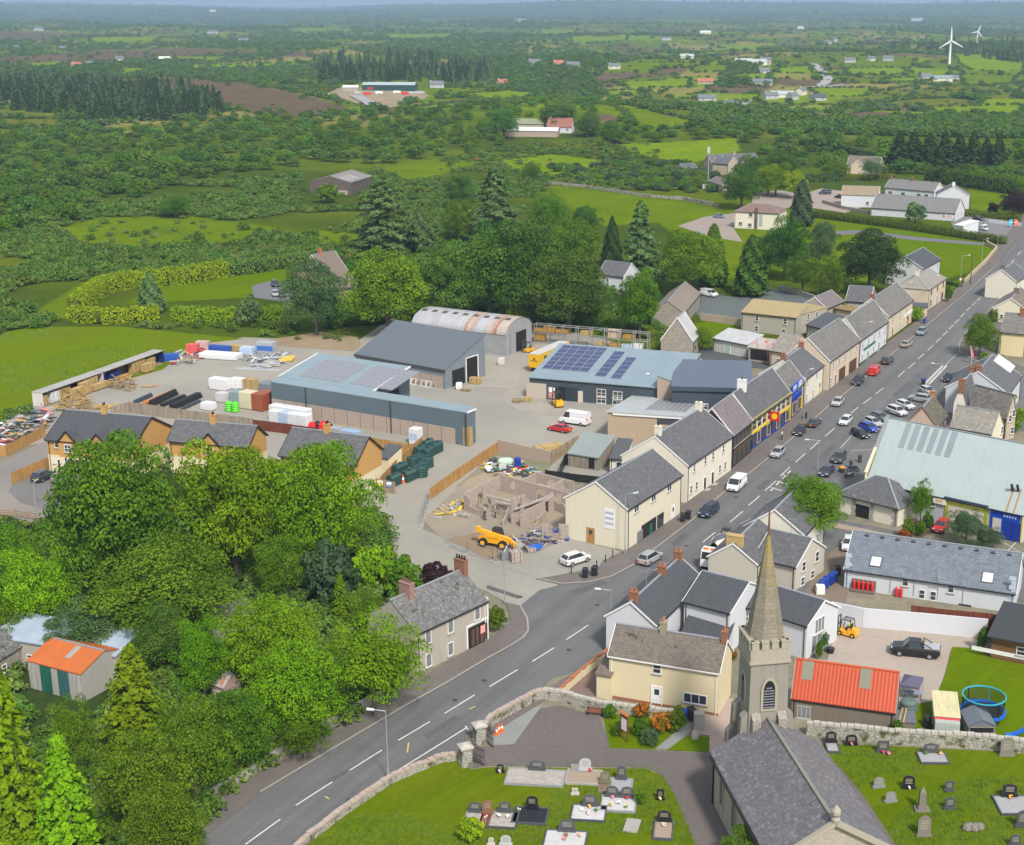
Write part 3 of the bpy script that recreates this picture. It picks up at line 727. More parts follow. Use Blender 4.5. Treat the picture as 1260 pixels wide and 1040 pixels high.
 def door(s,face,px,py,w=1.,h=2.1,m=OAK,fr=WHT_,light=True):
  q=s.local(face,px,py);u=q.x if face in 'FB' else q.y
  return s.doorat(face,u,w,h,m,fr,light)
 def doorat(s,face,u,w=1.,h=2.1,m=OAK,fr=WHT_,light=True):
  M=s.at(face,u,.12)
  d=MB();d.box(-w/2,-.05,0,w/2,.03,h)
  for k in(-1,1):d.box(k*w*.22-w*.15,-.075,.2,k*w*.22+w*.15,-.05,h*.42)
  o=pt('door',d,[m],s.root,M)
  f=MB();f.box(-w/2-.12,-.09,0,-w/2,.03,h+.12);f.box(w/2,-.09,0,w/2+.12,.03,h+.12);f.box(-w/2,-.085,h,w/2,.03,h+.12)
  pt('door_frame',f,[fr],o,M)
  if light:g=MB();g.box(-w*.25,-.07,h*.58,w*.25,-.045,h*.88);pt('pane',g,[GLASS],o,M)
  hd=MB();hd.box(w*.36,-.12,h*.47,w*.42,-.05,h*.53);pt('handle',hd,[GALV],o,M)
  return o
 def panel(s,name,face,px,py,w,h,m,t=.06,label=None,mats=None):
  q=s.local(face,px,py);u=q.x if face in 'FB' else q.y
  M=s.at(face,u,q.z-h/2);b=MB();b.box(-w/2,-t,0,w/2,.02,h)
  return pt(name,b,[m],s.root,M,label=label)
 def chimney(s,t,w=.95,d=.6,h=1.2,m=BRICK,pots=2,pm=TERRA,yo=0.):
  x=t*s.L;yy=s.D/2+yo;zb=s.hr-d/2*(s.hr-s.he)/(s.D/2)-.4-abs(yo)*.5
  c=MB();c.box(x-d/2,yy-w/2,zb,x+d/2,yy+w/2,s.hr+h)
  c.box(x-d/2-.06,yy-w/2-.06,s.hr+h+.003,x+d/2+.06,yy+w/2+.06,s.hr+h+.12)
  o=pt('chimney',c,[m],s.root,s.M)
  for i in rg(pots):
   p=MB();y=yy+(i-(pots-1)/2)*w/max(pots,1)
   p.lathe([(.13,0),(.11,.1),(.1,.38),(.13,.4),(.13,.46)],(x,y,s.hr+h+.12),8);pt('chimney_pot',p,[pm],o,s.M)
  f=MB();pass
  return o
 def gablet(s,u,w,h,depth_up=None,m=None,roofm=None,proj=.35):
  he=s.he;sl=(s.hr-he)/(s.D/2);y1=h/sl
  g=MB();g.poly([(u-w/2,-proj,.1),(u+w/2,-proj,.1),(u+w/2,-proj,he-.25),(u,-proj,he-.25+h),(u-w/2,-proj,he-.25)])
  g.poly([(u-w/2,0,.1),(u-w/2,-proj,.1),(u-w/2,-proj,he-.25),(u-w/2,0,he-.25)]);g.poly([(u+w/2,-proj,.1),(u+w/2,0,.1),(u+w/2,0,he-.25),(u+w/2,-proj,he-.25)])
  o=pt('front_gable',g,[m or s.wallm],s.root,s.M)
  r=MB();ov=.25;k=h/(w/2)
  top=(u,y1+.1,he-.1+h+.12)
  for sg in(-1,1):
   e0=(u+sg*(w/2+ov),-proj-.2,he-.2-ov*k+.1);e1=(u+sg*(w/2+ov),.15,he-.2-ov*k+.2);a0=(u,-proj-.2,he-.1+h)
   t=[a0,e0,e1,top]
   r.poly(t if sg<0 else t[::-1])
   lo=[(x,y,z-.14)for x,y,z in t];r.poly(lo[::-1]if sg<0 else lo)
   r.poly([t[0],lo[0],lo[1],t[1]]if sg>0 else[t[1],lo[1],lo[0],t[0]])
  pt('roof',r,[roofm or s.roofm],o,s.M)
  b=MB()
  for sg in(-1,1):b.bar((u,-proj-.24,he-.12+h),(u+sg*(w/2+ov),-proj-.24,he-.22-ov*k+.05),.08,.22)
  pt('bargeboard',b,s.verge or BK,o,s.M)
  return o
 def roofpart(s,name,px,py,w,h,m,front=True,t=.09):
  sl=atan2(s.hr-s.he,s.D/2 if s.style=='gable' else s.D)
  M2=s.M@Matrix.Translation((0,0,s.he+.13))@Matrix.Rotation(sl,4,'X')
  q=iloc(M2,px,py,2,.02)
  b=MB();b.box(q.x-w/2,q.y-h/2,-.01,q.x+w/2,q.y+h/2,t)
  return pt(name,b,[m],s.roof,M2)
 def slopeM(s):
  sl=atan2(s.hr-s.he,s.D/2 if s.style=='gable' else s.D)
  return s.M@Matrix.Translation((0,0,s.he+(.14 if s.style=='gable' else .2)))@Matrix.Rotation(sl,4,'X')
 def skylight(s,px,py,w=.9,h=1.2):
  o=s.roofpart('rooflight',px,py,w,h,DG_)
  M2=WM[o.name];q=iloc(M2,px,py,2,.02)
  g=MB();g.box(q.x-w/2+.1,q.y-h/2+.1,.05,q.x+w/2-.1,q.y+h/2-.1,.11)
  pt('pane',g,[mW((.5,.52,.54),.2)],s.roof,M2)
def lettering(text,size,M,m,parent,name='lettering'):
 b=MB();rnd=random.Random(len(text)*7+int(size*100));w=size*.62;x=-len(text)*w/2
 for ch in text:
  if ch!=' ':
   b.box(x,-.012,-size*.4,x+w*.26,.008,size*.4)
   for k in rg(2):
    z=size*rnd.choice((-.34,0,.3));b.box(x+w*.26+.001,-.011,z-size*.09,x+w*.78,.008,z+size*.09)
   if rnd.random()<.5:b.box(x+w*.55,-.013,-size*.38,x+w*.8,.009,size*.38)
  x+=w
 return pt(name,b,[m],parent,M)
AZ=R(64.8)
h=Hs('corner_house','cream two storey corner shop house with orange door in its gable',(771.8,626.3),(838.7,583.9),0,(733.4,593.1),base=(768.9,677.6),wall=W_CREAM,roof=R_S)
for p in((783,625.4),(804,611.9),(823.4,599.5)):h.win('F',*p,1.5,1.25,2,1)
h.door('L',727,657,1.1,2.2,OAK,mP((.36,.3,.24),.9))
sg=h.panel('notice_board','L',750.1,638.4,1.7,3.,WHT_)
for i in rg(3):
 q=h.local('L',750.1,638.4);pt('lettering',MB().box(-.7,-.075,0,.7,-.06,.35),mP((.42,.42,.55)),sg,h.at('L',q.y,q.z-.9+i*.8))
h.panel('shopfront','F',798,652,4.6,2.7,BK,.1);h.panel('shop_window','F',787,659,1.6,1.5,NET_REFL,.14);h.panel('shop_window','F',812,640,2.,2.,GLASS,.14);h.panel('shop_door','F',800,652,.9,2.1,GREENP,.16)
h.door('F',828,624,.9,2.,WHT_)
h=Hs('terrace_house','tall cream terrace house with grey slate roof and two front doors',(845.9,572.9),(901.6,535.4),0,(805.5,537.2),base=(844.5,619.1),wall=W_CR,roof=R_S,og=.05)
S2=lambda x,y:(720+x/5.727,460+y/5.727)
for x,y in((768,662),(846,610),(900,578),(973,528),(745,815),(784,788),(948,668),(985,645)):h.win('F',*S2(x,y),.9,1.35,1,2)
for x,y in((842,762),(896,722)):
 o=h.door('F',*S2(x,y),.9,2.,BK)
 st=MB();st.box(-.7,-.9,-.12,.7,-.05,.08);pt('doorstep',st,[CN],o,WM[o.name])
h.chimney(.07,.95,.8,1.3,W_CR,1,BK);h.chimney(.93,.95,.8,1.3,W_CR,1,BK)
h=Hs('black_shop','black fronted bar with bronze framed windows and brown slate roof',(902,535.2),(925.2,516.7),0,(876,503),base=(901.2,577),wall=mR((.03,.03,.035),.1),roof=R_PURP,og=.02)
for i in rg(5):h.winat('F',h.L*(i+.5)/5,3.6,h.L/5-.35,1.7,1,2,mP((.16,.11,.05),.4,.5),GLASS)
for i in rg(4):h.winat('F',h.L*(i+.5)/4,.5,h.L/4-.4,2.2,1,1,mP((.16,.11,.05),.4,.5),GLASS,False)
h.panel('fascia_board','F',913.5,548,h.L-.3,.5,mP((.16,.11,.05),.4,.5),.14)
YB=mR((.012,.045,.3),.05)
h=Hs('hardware_shop','long blue and yellow shop with yellow window surrounds and grey roof',(925.2,516.7),(972.5,483.5),0,(901.5,484.5),base=(925.2,555),wall=YB,roof=R_S,og=.02)
n=8
for i in rg(n):
 u=h.L*(i+.5)/n
 o=h.winat('F',u,3.45,h.L/n-.55,1.9,1,2,WHT_,GLASS,False)
 pt('pilaster',MB().box(-h.L/n/2-0.,-.055,-.5,-h.L/n/2+.26,0.,2.3),YELLOW,o,h.at('F',u,3.45))
 h.winat('F',u,.55,h.L/n-.7,2.2,1,1,YELLOW if i%2 else BLUE,GLASS,False)
pt('fascia_board',MB().box(0,-.13,2.95,h.L,0.,3.35).box(0,-.12,5.5,h.L,0.,5.75),YELLOW,h.root,h.M)
h.chimney(.22,1.5,.9,1.4,WHT_,1,BK)
sgn=MB();sgn.box(-.06,-1.9,0,.06,-.12,1.7);q=h.local('F',946,528)
o=pt('hanging_sign',sgn,[RED],h.root,h.M@TR(q.x,0,3.3));pt('emblem',MB().cyl((-.075,-1.,.85),(-.06,-1.,.85),.55,n=14),YELLOW,o,WM[o.name])
h=Hs('shop_annexe','narrow blue shop end bay with tall blue banner and yellow edges',(972.7,484.2),(990,468.4),0,(953,458.5),base=(973.7,518),wall=YB,roof=R_OLD,og=.12)
o=pt('banner',MB().box(h.L*.08,-.16,4.,h.L*.78,-.02,6.6),mP((.015,.1,.62)),h.root,h.M)
pt('print',MB().box(h.L*.14,-.18,5.5,h.L*.36,-.161,6.3).box(h.L*.5,-.18,4.7,h.L*.76,-.161,6.4),mP((.55,.57,.62)),o,h.M)
b=MB()
for u in(0,h.L*.84):b.box(u,-.1,0,u+.5,0.,h.he)
pt('pilaster',b,YELLOW,h.root,h.M)
for u in(.3,.68):h.winat('F',h.L*u,.5,h.L*.26,2.4,1,1,YELLOW,GLASS,False)
h=Hs('terrace_house','narrow pale cream terrace house squeezed between shop and garage',(990.5,466.4),(1013.3,448.6),0,(963,444),base=(990.5,499.8),wall=W_CR,roof=R_S,og=.02)
for x,y in((812,625),(860,590)):h.win('F',800+x/4.2,320+y/4.2,.9,1.3)
for x,y in((806,712),(840,690)):h.win('F',800+x/4.2,320+y/4.2,.9,1.5)
h.door('F',1008,483,1.6,2.2,mP((.55,.52,.28)))
h.chimney(.03,1.,.6,1.,BRICK,2);h.chimney(.95,1.,.6,1.,BRICK,2)
h=Hs('garage_house','large beige terrace building with brown roller shutters and mossy slate roof',(1021,444.3),(1058.3,418.1),0,(994,416.4),base=(1020.2,480),wall=W_BEIGE,roof=R_OLD,og=.1)
for i in rg(5):h.winat('F',h.L*(i+.6)/5.3,4.,1.,1.25)
BRN=mS((.11,.05,.035),.2,axis=1)
for u,w in((.42,4.2),(.78,5.2)):
 pt('roller_shutter',MB().box(h.L*u-w/2,-.08,.1,h.L*u+w/2,.02,2.7),BRN,h.root,h.M)
h.winat('F',h.L*.06,1.,1.,1.3);h.doorat('F',h.L*.2,.95,2.1,mP((.16,.03,.025)))
h=Hs('public_house','white terrace pub with dark green sign and mossy slate roof',(1058.3,418.1),(1092.4,394.3),0,(1040.5,391.9),base=(1058.7,451.5),wall=W_W,roof=R_OLD,og=.05)
for i in rg(5):h.winat('F',h.L*(i+.5)/5,3.7,.95,1.3)
for i in(0,2,4):h.winat('F',h.L*(i+.5)/5,.9,.95,1.4)
for i in(1,3):h.doorat('F',h.L*(i+.5)/5,.95,2.1,GREENP)
pt('fascia_board',MB().box(h.L*.15,-.12,2.85,h.L*.55,0.,3.3),GREENP,h.root,h.M)
pt('plinth',MB().box(-.02,-.04,0.,h.L+.02,0.,.6),GREENP,h.root,h.M)
h=Hs('terrace_house','tan terrace house with white shop awning at its far end',(1093.3,389.5),(1123.8,368.6),0,(1071.9,367.6),base=(1093.3,418.1),wall=W_BEIGE,roof=R_OLD,og=.1)
for i in rg(3):h.winat('F',h.L*(i+.6)/3.6,3.5,1.,1.3)
h.winat('F',h.L*.45,.9,1.,1.3);h.doorat('F',h.L*.18,.95,2.1,mP((.1,.05,.03)))
pt('fascia_board',MB().box(h.L*.64,-.15,2.5,h.L*.97,0.,3.2),WHT_,h.root,h.M);h.doorat('F',h.L*.8,2.2,2.3,OAK)
h.chimney(.03,1.,.6,.8,BRICK,2)
h=Hs('corner_house','beige hip roofed house beside the side turning and road sign',(1142.9,356.7),(1164.3,342.4),0,(1133,330.5),base=(1142.9,382.4),wall=W_BEIGE,roof=R_LICH,hip=(3.2,3.2),D=8.5,hr=8.2)
for i in rg(3):h.winat('F',h.L*(i+.5)/3,3.6,.9,1.3,fr=mP((.12,.06,.04)))
for i in(0,2):h.winat('F',h.L*(i+.5)/3,.9,.9,1.3,fr=mP((.12,.06,.04)))
h.doorat('F',h.L*.5,.95,2.2,mP((.1,.05,.03)));h.chimney(.22,1.,.7,1.,W_CR,2)
ex=Hs('','',(1122,377.5),(1141,378.5),2.6,None,D=2.5,hr=3.,style='mono',parent=h,wall=W_BEIGE,roof=R_DARK,gutter=False)
h=Hs('detached_house','pale grey rendered house with dark gabled roof by the big lawn',(1135.7,330.5),(1157.1,319.3),5.2,(1113.8,315.7),wall=mR((.56,.58,.6),.1),roof=R_TILE,og=.15)
for i in rg(3):h.winat('F',h.L*(i+.5)/3,3.2,.9,1.2);h.winat('F',h.L*(i+.5)/3,.8,.9,1.2)
h=Hs('flat_roofed_block','grey two storey rear block with flat olive felt roof',(912.4,384.3),(980.2,391.4),0,base=(912.4,407),D=7.5,hr=6.2,style='mono',wall=W_G,roof=S_TAN)
for x,y in((553,300),(698,318),(550,355),(690,385)):h.win('F',800+x/4.2,320+y/4.2,.9,1.4)
ex=Hs('','',(958,383),(985,388),h.he+.1,None,D=10.5,hr=h.he+.35,style='mono',parent=h,wall=W_G,roof=S_TAN,gutter=False)
for i in rg(2):ex.winat('R',3+i*3.4,3.2,.9,1.3)
h=Hs('rear_extension','grey slate roofed outbuilding behind the terrace, gable to the yard',(1017.1,379.5),(1037.6,370.5),4.2,(1002.4,366),wall=W_G,roof=R_PURP,og=.1);h.winat('L',3,1.2,.9,1.1)
h=Hs('rear_extension','rear wing with plain grey slate roof behind the tan house',(1041,370),(1070,372),4.,(1049,351.5),D=9,hr=7,wall=W_G,roof=R_S);h.winat('F',3,1.5,.9,1.1)
h=Hs('rear_extension','flat mossy brown roofed extension behind the terrace',(1027,380),(1050,384),3.4,None,D=4.5,hr=3.5,style='mono',wall=W_BEIGE,roof=mF((.22,.15,.06),(.27,.19,.08),1,2,0));h.winat('F',2,1.2,.9,1.)
h=Hs('rear_extension','lean-to with dark slate roof beside the flat roofed block',(992.5,400),(1014.3,405),3.2,None,D=6.5,hr=5.2,style='mono',wall=W_G,roof=R_DARK);h.winat('F',2.5,1.2,.9,1.1)
h=Hs('rear_extension','low beige rear wing with mottled lichened roof behind the garage house',(948.,431),(972,435),3.8,(963,408),D=9.5,hr=6.8,wall=W_BEIGE,roof=R_LICH,verge=None);h.winat('F',2,1.2,.9,1.1)
h=Hs('corrugated_shed','long white walled shed with streaked corrugated iron roof',(877.4,416.4),(920.2,424.8),0,base=(877.4,432),D=5.5,hr=4.2,style='mono',wall=mR((.58,.56,.52),.7),roof=S_RUSTY);h.doorat('F',h.L*.42,1.6,2.3,mP((.42,.55,.48)),light=False)
h=Hs('open_shed','open fronted shed with bright rust streaked tin roof',(921.4,427.5),(949,431),3.,None,D=5.2,hr=4.,style='mono',wall=W_CONC,roof=S_RUST,gutter=False)
h.panel('opening','F',934,437,h.L-1.2,2.3,DK,.04);h.panel('door_post','F',945,438,.5,2.6,mP((.2,.08,.05)),.08)
h=Hs('stone_cottage','derelict stone cottage with gable end and rust streaked tin roof',(852.9,420.5),(863,410),0,(839.8,391.5),base=(851.4,440),wall=W_STONE,roof=S_RUSTY,L=7.,oh=.1,D=(P(810,417,4)-P(853,420,4)).length*.92)
h.winat('F',2.2,1.2,.8,1.,fr=DG_);
h=Hs('stone_barn','long stone barn with patched brown asbestos roof by the white van',(841.5,386),(862,361),3.4,(812,366),D=8,hr=6.2,wall=W_STONE,roof=mS((.24,.19,.16),.4,.12,(.3,.2,.15)),oh=.1,verge=None);h.winat('F',6,1.3,.9,1.1,fr=DG_)
g0=P(569.2,549.2);heb=zt(g0,508.6)
h=Hs('solar_barn','long slate grey clad barn with solar panels and canopy along its front',(333,470.5),(574.3,508.6),heb,(391.4,436.2),style='mono',wall=S_SLATE,roof=S_BLUE,oh=.05,og=.05,gutter=False,D=2.7,hr=heb+.35)
q=iloc(h.M,391.4,436.2,0,0.);Dm,hm=q.y,q.z
Lm=iloc(h.M,503.2,450.9,1,Dm).x
hs=hm
w=MB();y0=2.7;z0=heb+.35
w.poly([(0,Dm,0),(0,y0,0),(0,y0,z0),(0,Dm,hs)]);w.poly([(Lm,y0,0),(Lm,Dm,0),(Lm,Dm,hs),(Lm,y0,z0)]);w.poly([(Lm,Dm,0),(0,Dm,0),(0,Dm,hs),(Lm,Dm,hs)])
pt('wall',w,[S_SLATE],h.root,h.M)
r=MB();c=[(-.15,y0-.1,z0+.05),(Lm+.15,y0-.1,z0+.05),(Lm+.15,Dm+.2,hs+.06),(-.15,Dm+.2,hs+.06)];u=[(x,y,z+.16)for x,y,z in c]
r.poly(u);r.poly(c[::-1])
for i in rg(4):j=(i+1)%4;r.poly([c[i],c[j],u[j],u[i]])
rf=pt('roof',r,[S_BLUE],h.root,h.M)
for p_,q_ in(((Lm+.2,y0-.1,z0+.14),(Lm+.2,Dm+.2,hs+.15)),((-.2,y0-.1,z0+.14),(-.2,Dm+.2,hs+.15)),((h.L+.13,0,heb+.12),(h.L+.13,2.8,heb+.12))):
 pt('bargeboard',MB().bar(p_,q_,.12,.34),WHT_,rf,h.M)
pt('opening',MB().box(Lm+0.,y0+2.5,0,Lm+.06,Dm-3.5,5.2),DK,h.root,h.M)
PANELB=mP((.38,.305,.25),.9,0,.2)
cp=None;me=MB().box(-1.42,-.1,0,1.42,-.003,2.9).mesh('concrete_panel',[PANELB])
for i in rg(int(h.L/3)):link('concrete_panel',me,h.M@TR(1.5+i*3,0,.02),h.root)
b=MB()
for u in(h.L*.19,h.L*.63,h.L-.15):b.box(u-.12,-.2,0,u+.12,-.101,heb)
pt('downpipe',b,DG_,h.root,h.M)
slm=atan2(hs-z0,Dm-y0);MS=h.M@Matrix.Translation((0,y0,z0+.22))@Matrix.Rotation(slm,4,'X');lenS=hypot(Dm-y0,hs-z0)
PVG=mW((.17,.175,.205),.3);PVB=mW((.014,.026,.1),.25)
def panel_mesh(w,hh,m):
 k=('pv',round(w,2),round(hh,2),m.name)
 if k not in _wm:
  b=MB();b.box(0,0,.04,w,hh,.08,0);b.box(.04,.04,.081,w-.04,hh-.04,.086,1)
  for i in rg(1,4):b.box(.04+(w-.08)*i/4-.008,.04,.0865,.04+(w-.08)*i/4+.008,hh-.04,.0885,0)
  _wm[k]=b.mesh('solar_panel',[LGREY,m])
 return _wm[k]
def pv(M,parent,x0,y0,nx,ny,w,hh,m,gx=.03,gy=.03):
 me=panel_mesh(w,hh,m)
 for i in rg(nx):
  for j in rg(ny):link('solar_panel',me,M@TR(x0+i*(w+gx),y0+j*(hh+gy),0),parent)
pv(MS,rf,3.6,1.2,5,6,1.9,(lenS-3.2)/6,PVG,.1,.06);pv(MS,rf,15.6,1.2,5,6,1.9,(lenS-3.2)/6,PVG,.1,.06)
BARN=h
g0=P(548,479);he2=zt(g0,456)
h=Hs('grey_store_shed','big dark grey monopitch store shed with open doorway',(437,436.2),(547.6,456),he2,(486.7,395),style='mono',wall=S_GREY,roof=mS((.115,.135,.155),1.,fade=.08,amp=.2),oh=.1,og=.1,gutter=False)
me=MB().box(-1.42,-.1,0,1.42,-.003,2.5).mesh('concrete_panel',[PANELB])
for i in rg(int(h.L/3)):link('concrete_panel',me,h.M@TR(1.5+i*3,0,.02),h.root)
o=pt('opening',MB().box(h.L+.003,2.2,.05,h.L+.08,6.2,3.4),DK,h.root,h.M)
pt('opening',MB().box(h.L-.06,h.D*.52,.05,h.L+.07,h.D*.8,5.),DK,h.root,h.M)
pt('door_frame',MB().box(h.L+.05,h.D*.5,.05,h.L+.12,h.D*.52,5.2).box(h.L+.05,h.D*.8,.05,h.L+.12,h.D*.82,5.2).box(h.L+.05,h.D*.52,5.,h.L+.12,h.D*.8,5.2),WHT_,h.root,h.M)
pt('fascia_board',MB().box(-.2,-.22,he2-.4,h.L+.2,-.1,he2+.1),DG_,h.root,h.M)
SHED=h
a,b_=P(622.9,438.6),P(654.3,425.7);d=b_-a;rz=atan2(d.y,d.x);M=TR(a.x,a.y,0,rz);Wd=d.length
hv=zt(a,412.9);hp=iloc(M,640,391,1,0).z;Lb=iloc(M,511,396,0,0)
k=-1
rt=root('arched_barn','round roofed corrugated barn with rusty orange patches','barn',M)
I=M.inverted();pp=P(513,397,hv);Lb=min(max((I@pp).y,20),45)
sec=[(0,0),(0,hv)]+[(Wd/2-Wd/2*cos(pi*i/12),hv+(hp-hv)*sin(pi*i/12))for i in rg(1,12)]+[(Wd,hv),(Wd,0)]
w=MB();w.poly([(x,0,z)for x,z in sec]);w.poly([(x,Lb,z)for x,z in sec][::-1]);w.poly([(0,Lb,0),(0,0,0),(0,0,hv),(0,Lb,hv)]);w.poly([(Wd,0,0),(Wd,Lb,0),(Wd,Lb,hv),(Wd,0,hv)])
pt('wall',w,[mS((.3,.31,.32),.3)],rt)
arc=[(Wd/2-(Wd/2+.15)*cos(pi*i/14),hv+(hp-hv+.12)*sin(pi*i/14))for i in rg(15)]
nb=9
SB=[mS((.4,.41,.43),.25,.15,(.36,.15,.07)),mS((.44,.38,.34),.25,.5,(.34,.15,.07))]
for j in rg(nb):
 r=MB();y0_,y1_=-.2+(Lb+.2)*j/nb,-.2+(Lb+.2)*(j+1)/nb-.03
 up=[(x,z+.02+.02*(j%2))for x,z in arc]
 for(xa,za),(xb,zb)in zip(up,up[1:]):
  r.poly([(xa,y0_,za),(xa,y1_,za),(xb,y1_,zb),(xb,y0_,zb)][::-1])
 pt('roof_sheet',r,[SB[1]if j in(0,1,3)else SB[0]],rt)
for j in rg(nb):
 r=MB();y0_=Lb*(j+.35)/nb
 i=5;(xa,za),(xb,zb)=arc[i],arc[i+1]
 r.poly([(xa,y0_,za+.07),(xa,y0_+1.3,za+.07),(xb,y0_+1.3,zb+.07),(xb,y0_,zb+.07)][::-1]);pt('rooflight',r,[mP((.09,.075,.06),.5)],rt)
o=MB();o.box(Wd*.38,-.05,.05,Wd*.78,.03,hv*.95);pt('opening',o,[DK],rt)
o=MB();o.box(Wd*.16,-.16,.05,Wd*.36,-.08,hv*.95);pt('sliding_door',o,[mS((.3,.31,.32),.3)],rt)
g0=P(652.9,491.4);hw=zt(g0,466)
h=Hs('workshop','blue grey roofed workshop with dark blue solar panels and charcoal walls',(651.4,464.3),(832.9,479),hw,(688.6,424.3),style='mono',wall=S_DARK,roof=S_BLUE,oh=.4,og=.15,gutter=False)
WK=h;MS=h.slopeM()
def spx(MS,px,py):return iloc(MS,px,py,2,0)
tl=spx(MS,687,425);bl=spx(MS,668,454)
tr=spx(MS,742,430)
z3=lambda x,y:(500+x/3.5,360+y/3.5)
A_=spx(MS,*z3(583,328));B_=spx(MS,*z3(775,353));C_=spx(MS,*z3(662,225))
pw=(B_.x-A_.x)/5;ph=(C_.y-A_.y)/6
pv(MS,h.roof,A_.x,A_.y,5,6,pw-.06,ph-.05,PVB,.06,.05)
A_=spx(MS,*z3(810,360));B_=spx(MS,*z3(856,366));C_=spx(MS,*z3(884,252));pv(MS,h.roof,A_.x,A_.y,1,6,(B_.x-A_.x),(C_.y-A_.y)/6-.05,PVB,.05,.05)
A_=spx(MS,*z3(878,370));B_=spx(MS,*z3(920,376));C_=spx(MS,*z3(942,278));pv(MS,h.roof,A_.x,A_.y,1,5,(B_.x-A_.x),(C_.y-A_.y)/5-.05,PVB,.05,.05)
for x,y in((905,310),(975,320)):h.roofpart('translucent_sheet',*z3(x,y),1.1,7,mP((.55,.58,.64),.3),t=.03)
h.skylight(*z3(1040,352),1.,1.2);h.skylight(*z3(1125,366),1.1,1.4)
h.panel('cladding_panel','F',*z3(560,425),4.2,hw*.78,mP((.46,.4,.33),.8));h.panel('opening','F',*z3(665,440),3.,hw*.75,DK,.05);h.panel('door','F',*z3(712,440),2.8,hw*.7,mP((.03,.04,.055),.5),.09);h.panel('door_post','F',*z3(750,455),1.,hw*.68,mP((.55,.48,.4),.8),.1)
for i,(x,y)in en(((627,422),(626,442))):h.panel('wall_sign','F',*z3(x,y),1.3,1.3,WHT_ if i==0 else mP((.6,.3,.28)),.1)
for x,y in((840,433),(840,473),(910,443),(908,480)):h.win('F',*z3(x,y),1.9,1.6,2,2)
g0=P(748,543);hb=zt(g0,508)
h=Hs('block_store','beige block walled store under a pale sheet roof with long skylight grille',(747.8,507.5),(850,514),hb,(796.8,477),style='mono',wall=mR((.42,.33,.235),.4,(.24,.18,.13)),roof=mS((.42,.44,.44),.5,.05,fade=.2),oh=.3,og=.3,gutter=False)
MS=h.slopeM();
A_=spx(MS,793,504);B_=spx(MS,845,506);C_=spx(MS,812,488)
for i in rg(8):
 b=MB();w_=(B_.x-A_.x)/8;b.box(A_.x+i*w_+.1,A_.y,-.01,A_.x+(i+1)*w_-.1,C_.y+1.,.05);pt('translucent_sheet',b,mP((.22,.23,.24),.4),h.roof,MS)
h.panel('fascia_board','F',800,512,h.L*.9,.35,WHT_,.25);h.panel('window_strip','F',826,519,5,1.,DG_,.1)
g0=P(923.8,500);
h=Hs('rear_hall','flat navy roofed hall with thick dark fascia behind the shops',(827.4,476.5),(924,479),6.2,None,D=20,hr=6.5,style='mono',wall=mP((.05,.065,.09)),roof=S_NAVY,oh=.3,og=.3,gutter=False)
pt('fascia_board',MB().box(-.4,-.42,5.6,h.L+.4,-.31,6.45),mP((.05,.065,.09)),h.root,h.M);h.winat('F',6,2,1.5,1.2)
h=Hs('block_gable','plain block gable wall building joining the workshop and navy hall',(837,473),(862,449),5.6,None,D=4.5,hr=6.8,style='mono',wall=W_CONC,roof=S_BLUE,gutter=False,oh=.05);h.winat('F',6,3.5,.9,.9)
h=Hs('garden_shed','grey green roofed timber shed inside the black fence',(698.9,557.8),(736.5,563.5),0,(714,544),base=(701,574),style='mono',wall=TIMG,roof=mS((.24,.28,.27),.8,fade=.1,amp=.1),D=6.2,hr=4.2,gutter=False);h.panel('opening','F',728,570,1.1,1.9,DK,.04)
h=Hs('outbuilding','small cream outbuilding with dark slate roof behind the tall terrace house',(750.5,564),(768,565.5),0,None,base=(753,583),D=5.2,hr=4.4,style='mono',wall=W_CR,roof=R_DARK);h.doorat('F',1.6,.9,2.,BK)
def tan_house(label,A,B,ridge,rend,base=None,he=None,roof=R_TILE,gabs=((.26,2.9),(.62,2.9)),D=None,hr=None,lower=True):
 h=Hs('tan_house',label,A,B,he or 0,ridge,rend,base=base,wall=W_TAN,roof=roof,verge=BK,og=.3,oh=.35,D=D,hr=hr,group='tan houses by the yard')
 if lower:
  pt('lower_wall',MB().box(-.04,-.04,0,h.L+.04,h.D+.04,h.he*.5).box(-.07,-.07,h.he*.5+.002,h.L+.07,h.D+.07,h.he*.5+.14),mR((.7,.62,.42),.08),h.root,h.M)
 for t,w in gabs:
  g=h.gablet(h.L*t,w*1.25,1.9)
  o=h.winat('F',h.L*t,h.he-1.9,1.3,1.35,2,2);M=h.at('F',h.L*t,h.he-1.9)@Matrix.Translation((0,-.36,0));
  for x in[o]+list(o.children):x.matrix_basis=(WM[h.root.name].inverted()@M)if x is o else Matrix()
  if lower:
   pt('lower_wall',MB().box(h.L*t-w*.63,-.42,0,h.L*t+w*.63,-.3,h.he*.5),mR((.7,.62,.42),.08),h.root,h.M)
 h.chimney(.46,.8,.9,1.3,W_TAN,2,BK)
 return h
h=tan_house('tan house at the row end with two small front gables and black door',(57.5,540),(161.9,549.7),(184.8,513.5),'B',base=(62,580))
Y=lambda x,y:(40+x/7.875,490+y/7.875)
h.win('F',*Y(235,445),.9,1.3,1,2);h.win('F',*Y(212,605),.7,1.,1,2);o=h.door('F',*Y(278,645),1.,2.1,BK);o.matrix_basis=o.matrix_basis@Matrix.Translation((0,-.06,0))
q=h.winat('F',h.L*.27,1.,1.9,1.7,4,2);q.matrix_basis=q.matrix_basis@Matrix.Translation((0,-.42,0))
WBOX=(h.D,h.hr)
h2=tan_house('middle tan house of the row with mottled grey tile roof',(208,541),(304.8,549),(315,524.4),'B',he=h.he,roof=R_S,gabs=((.53,2.9),))
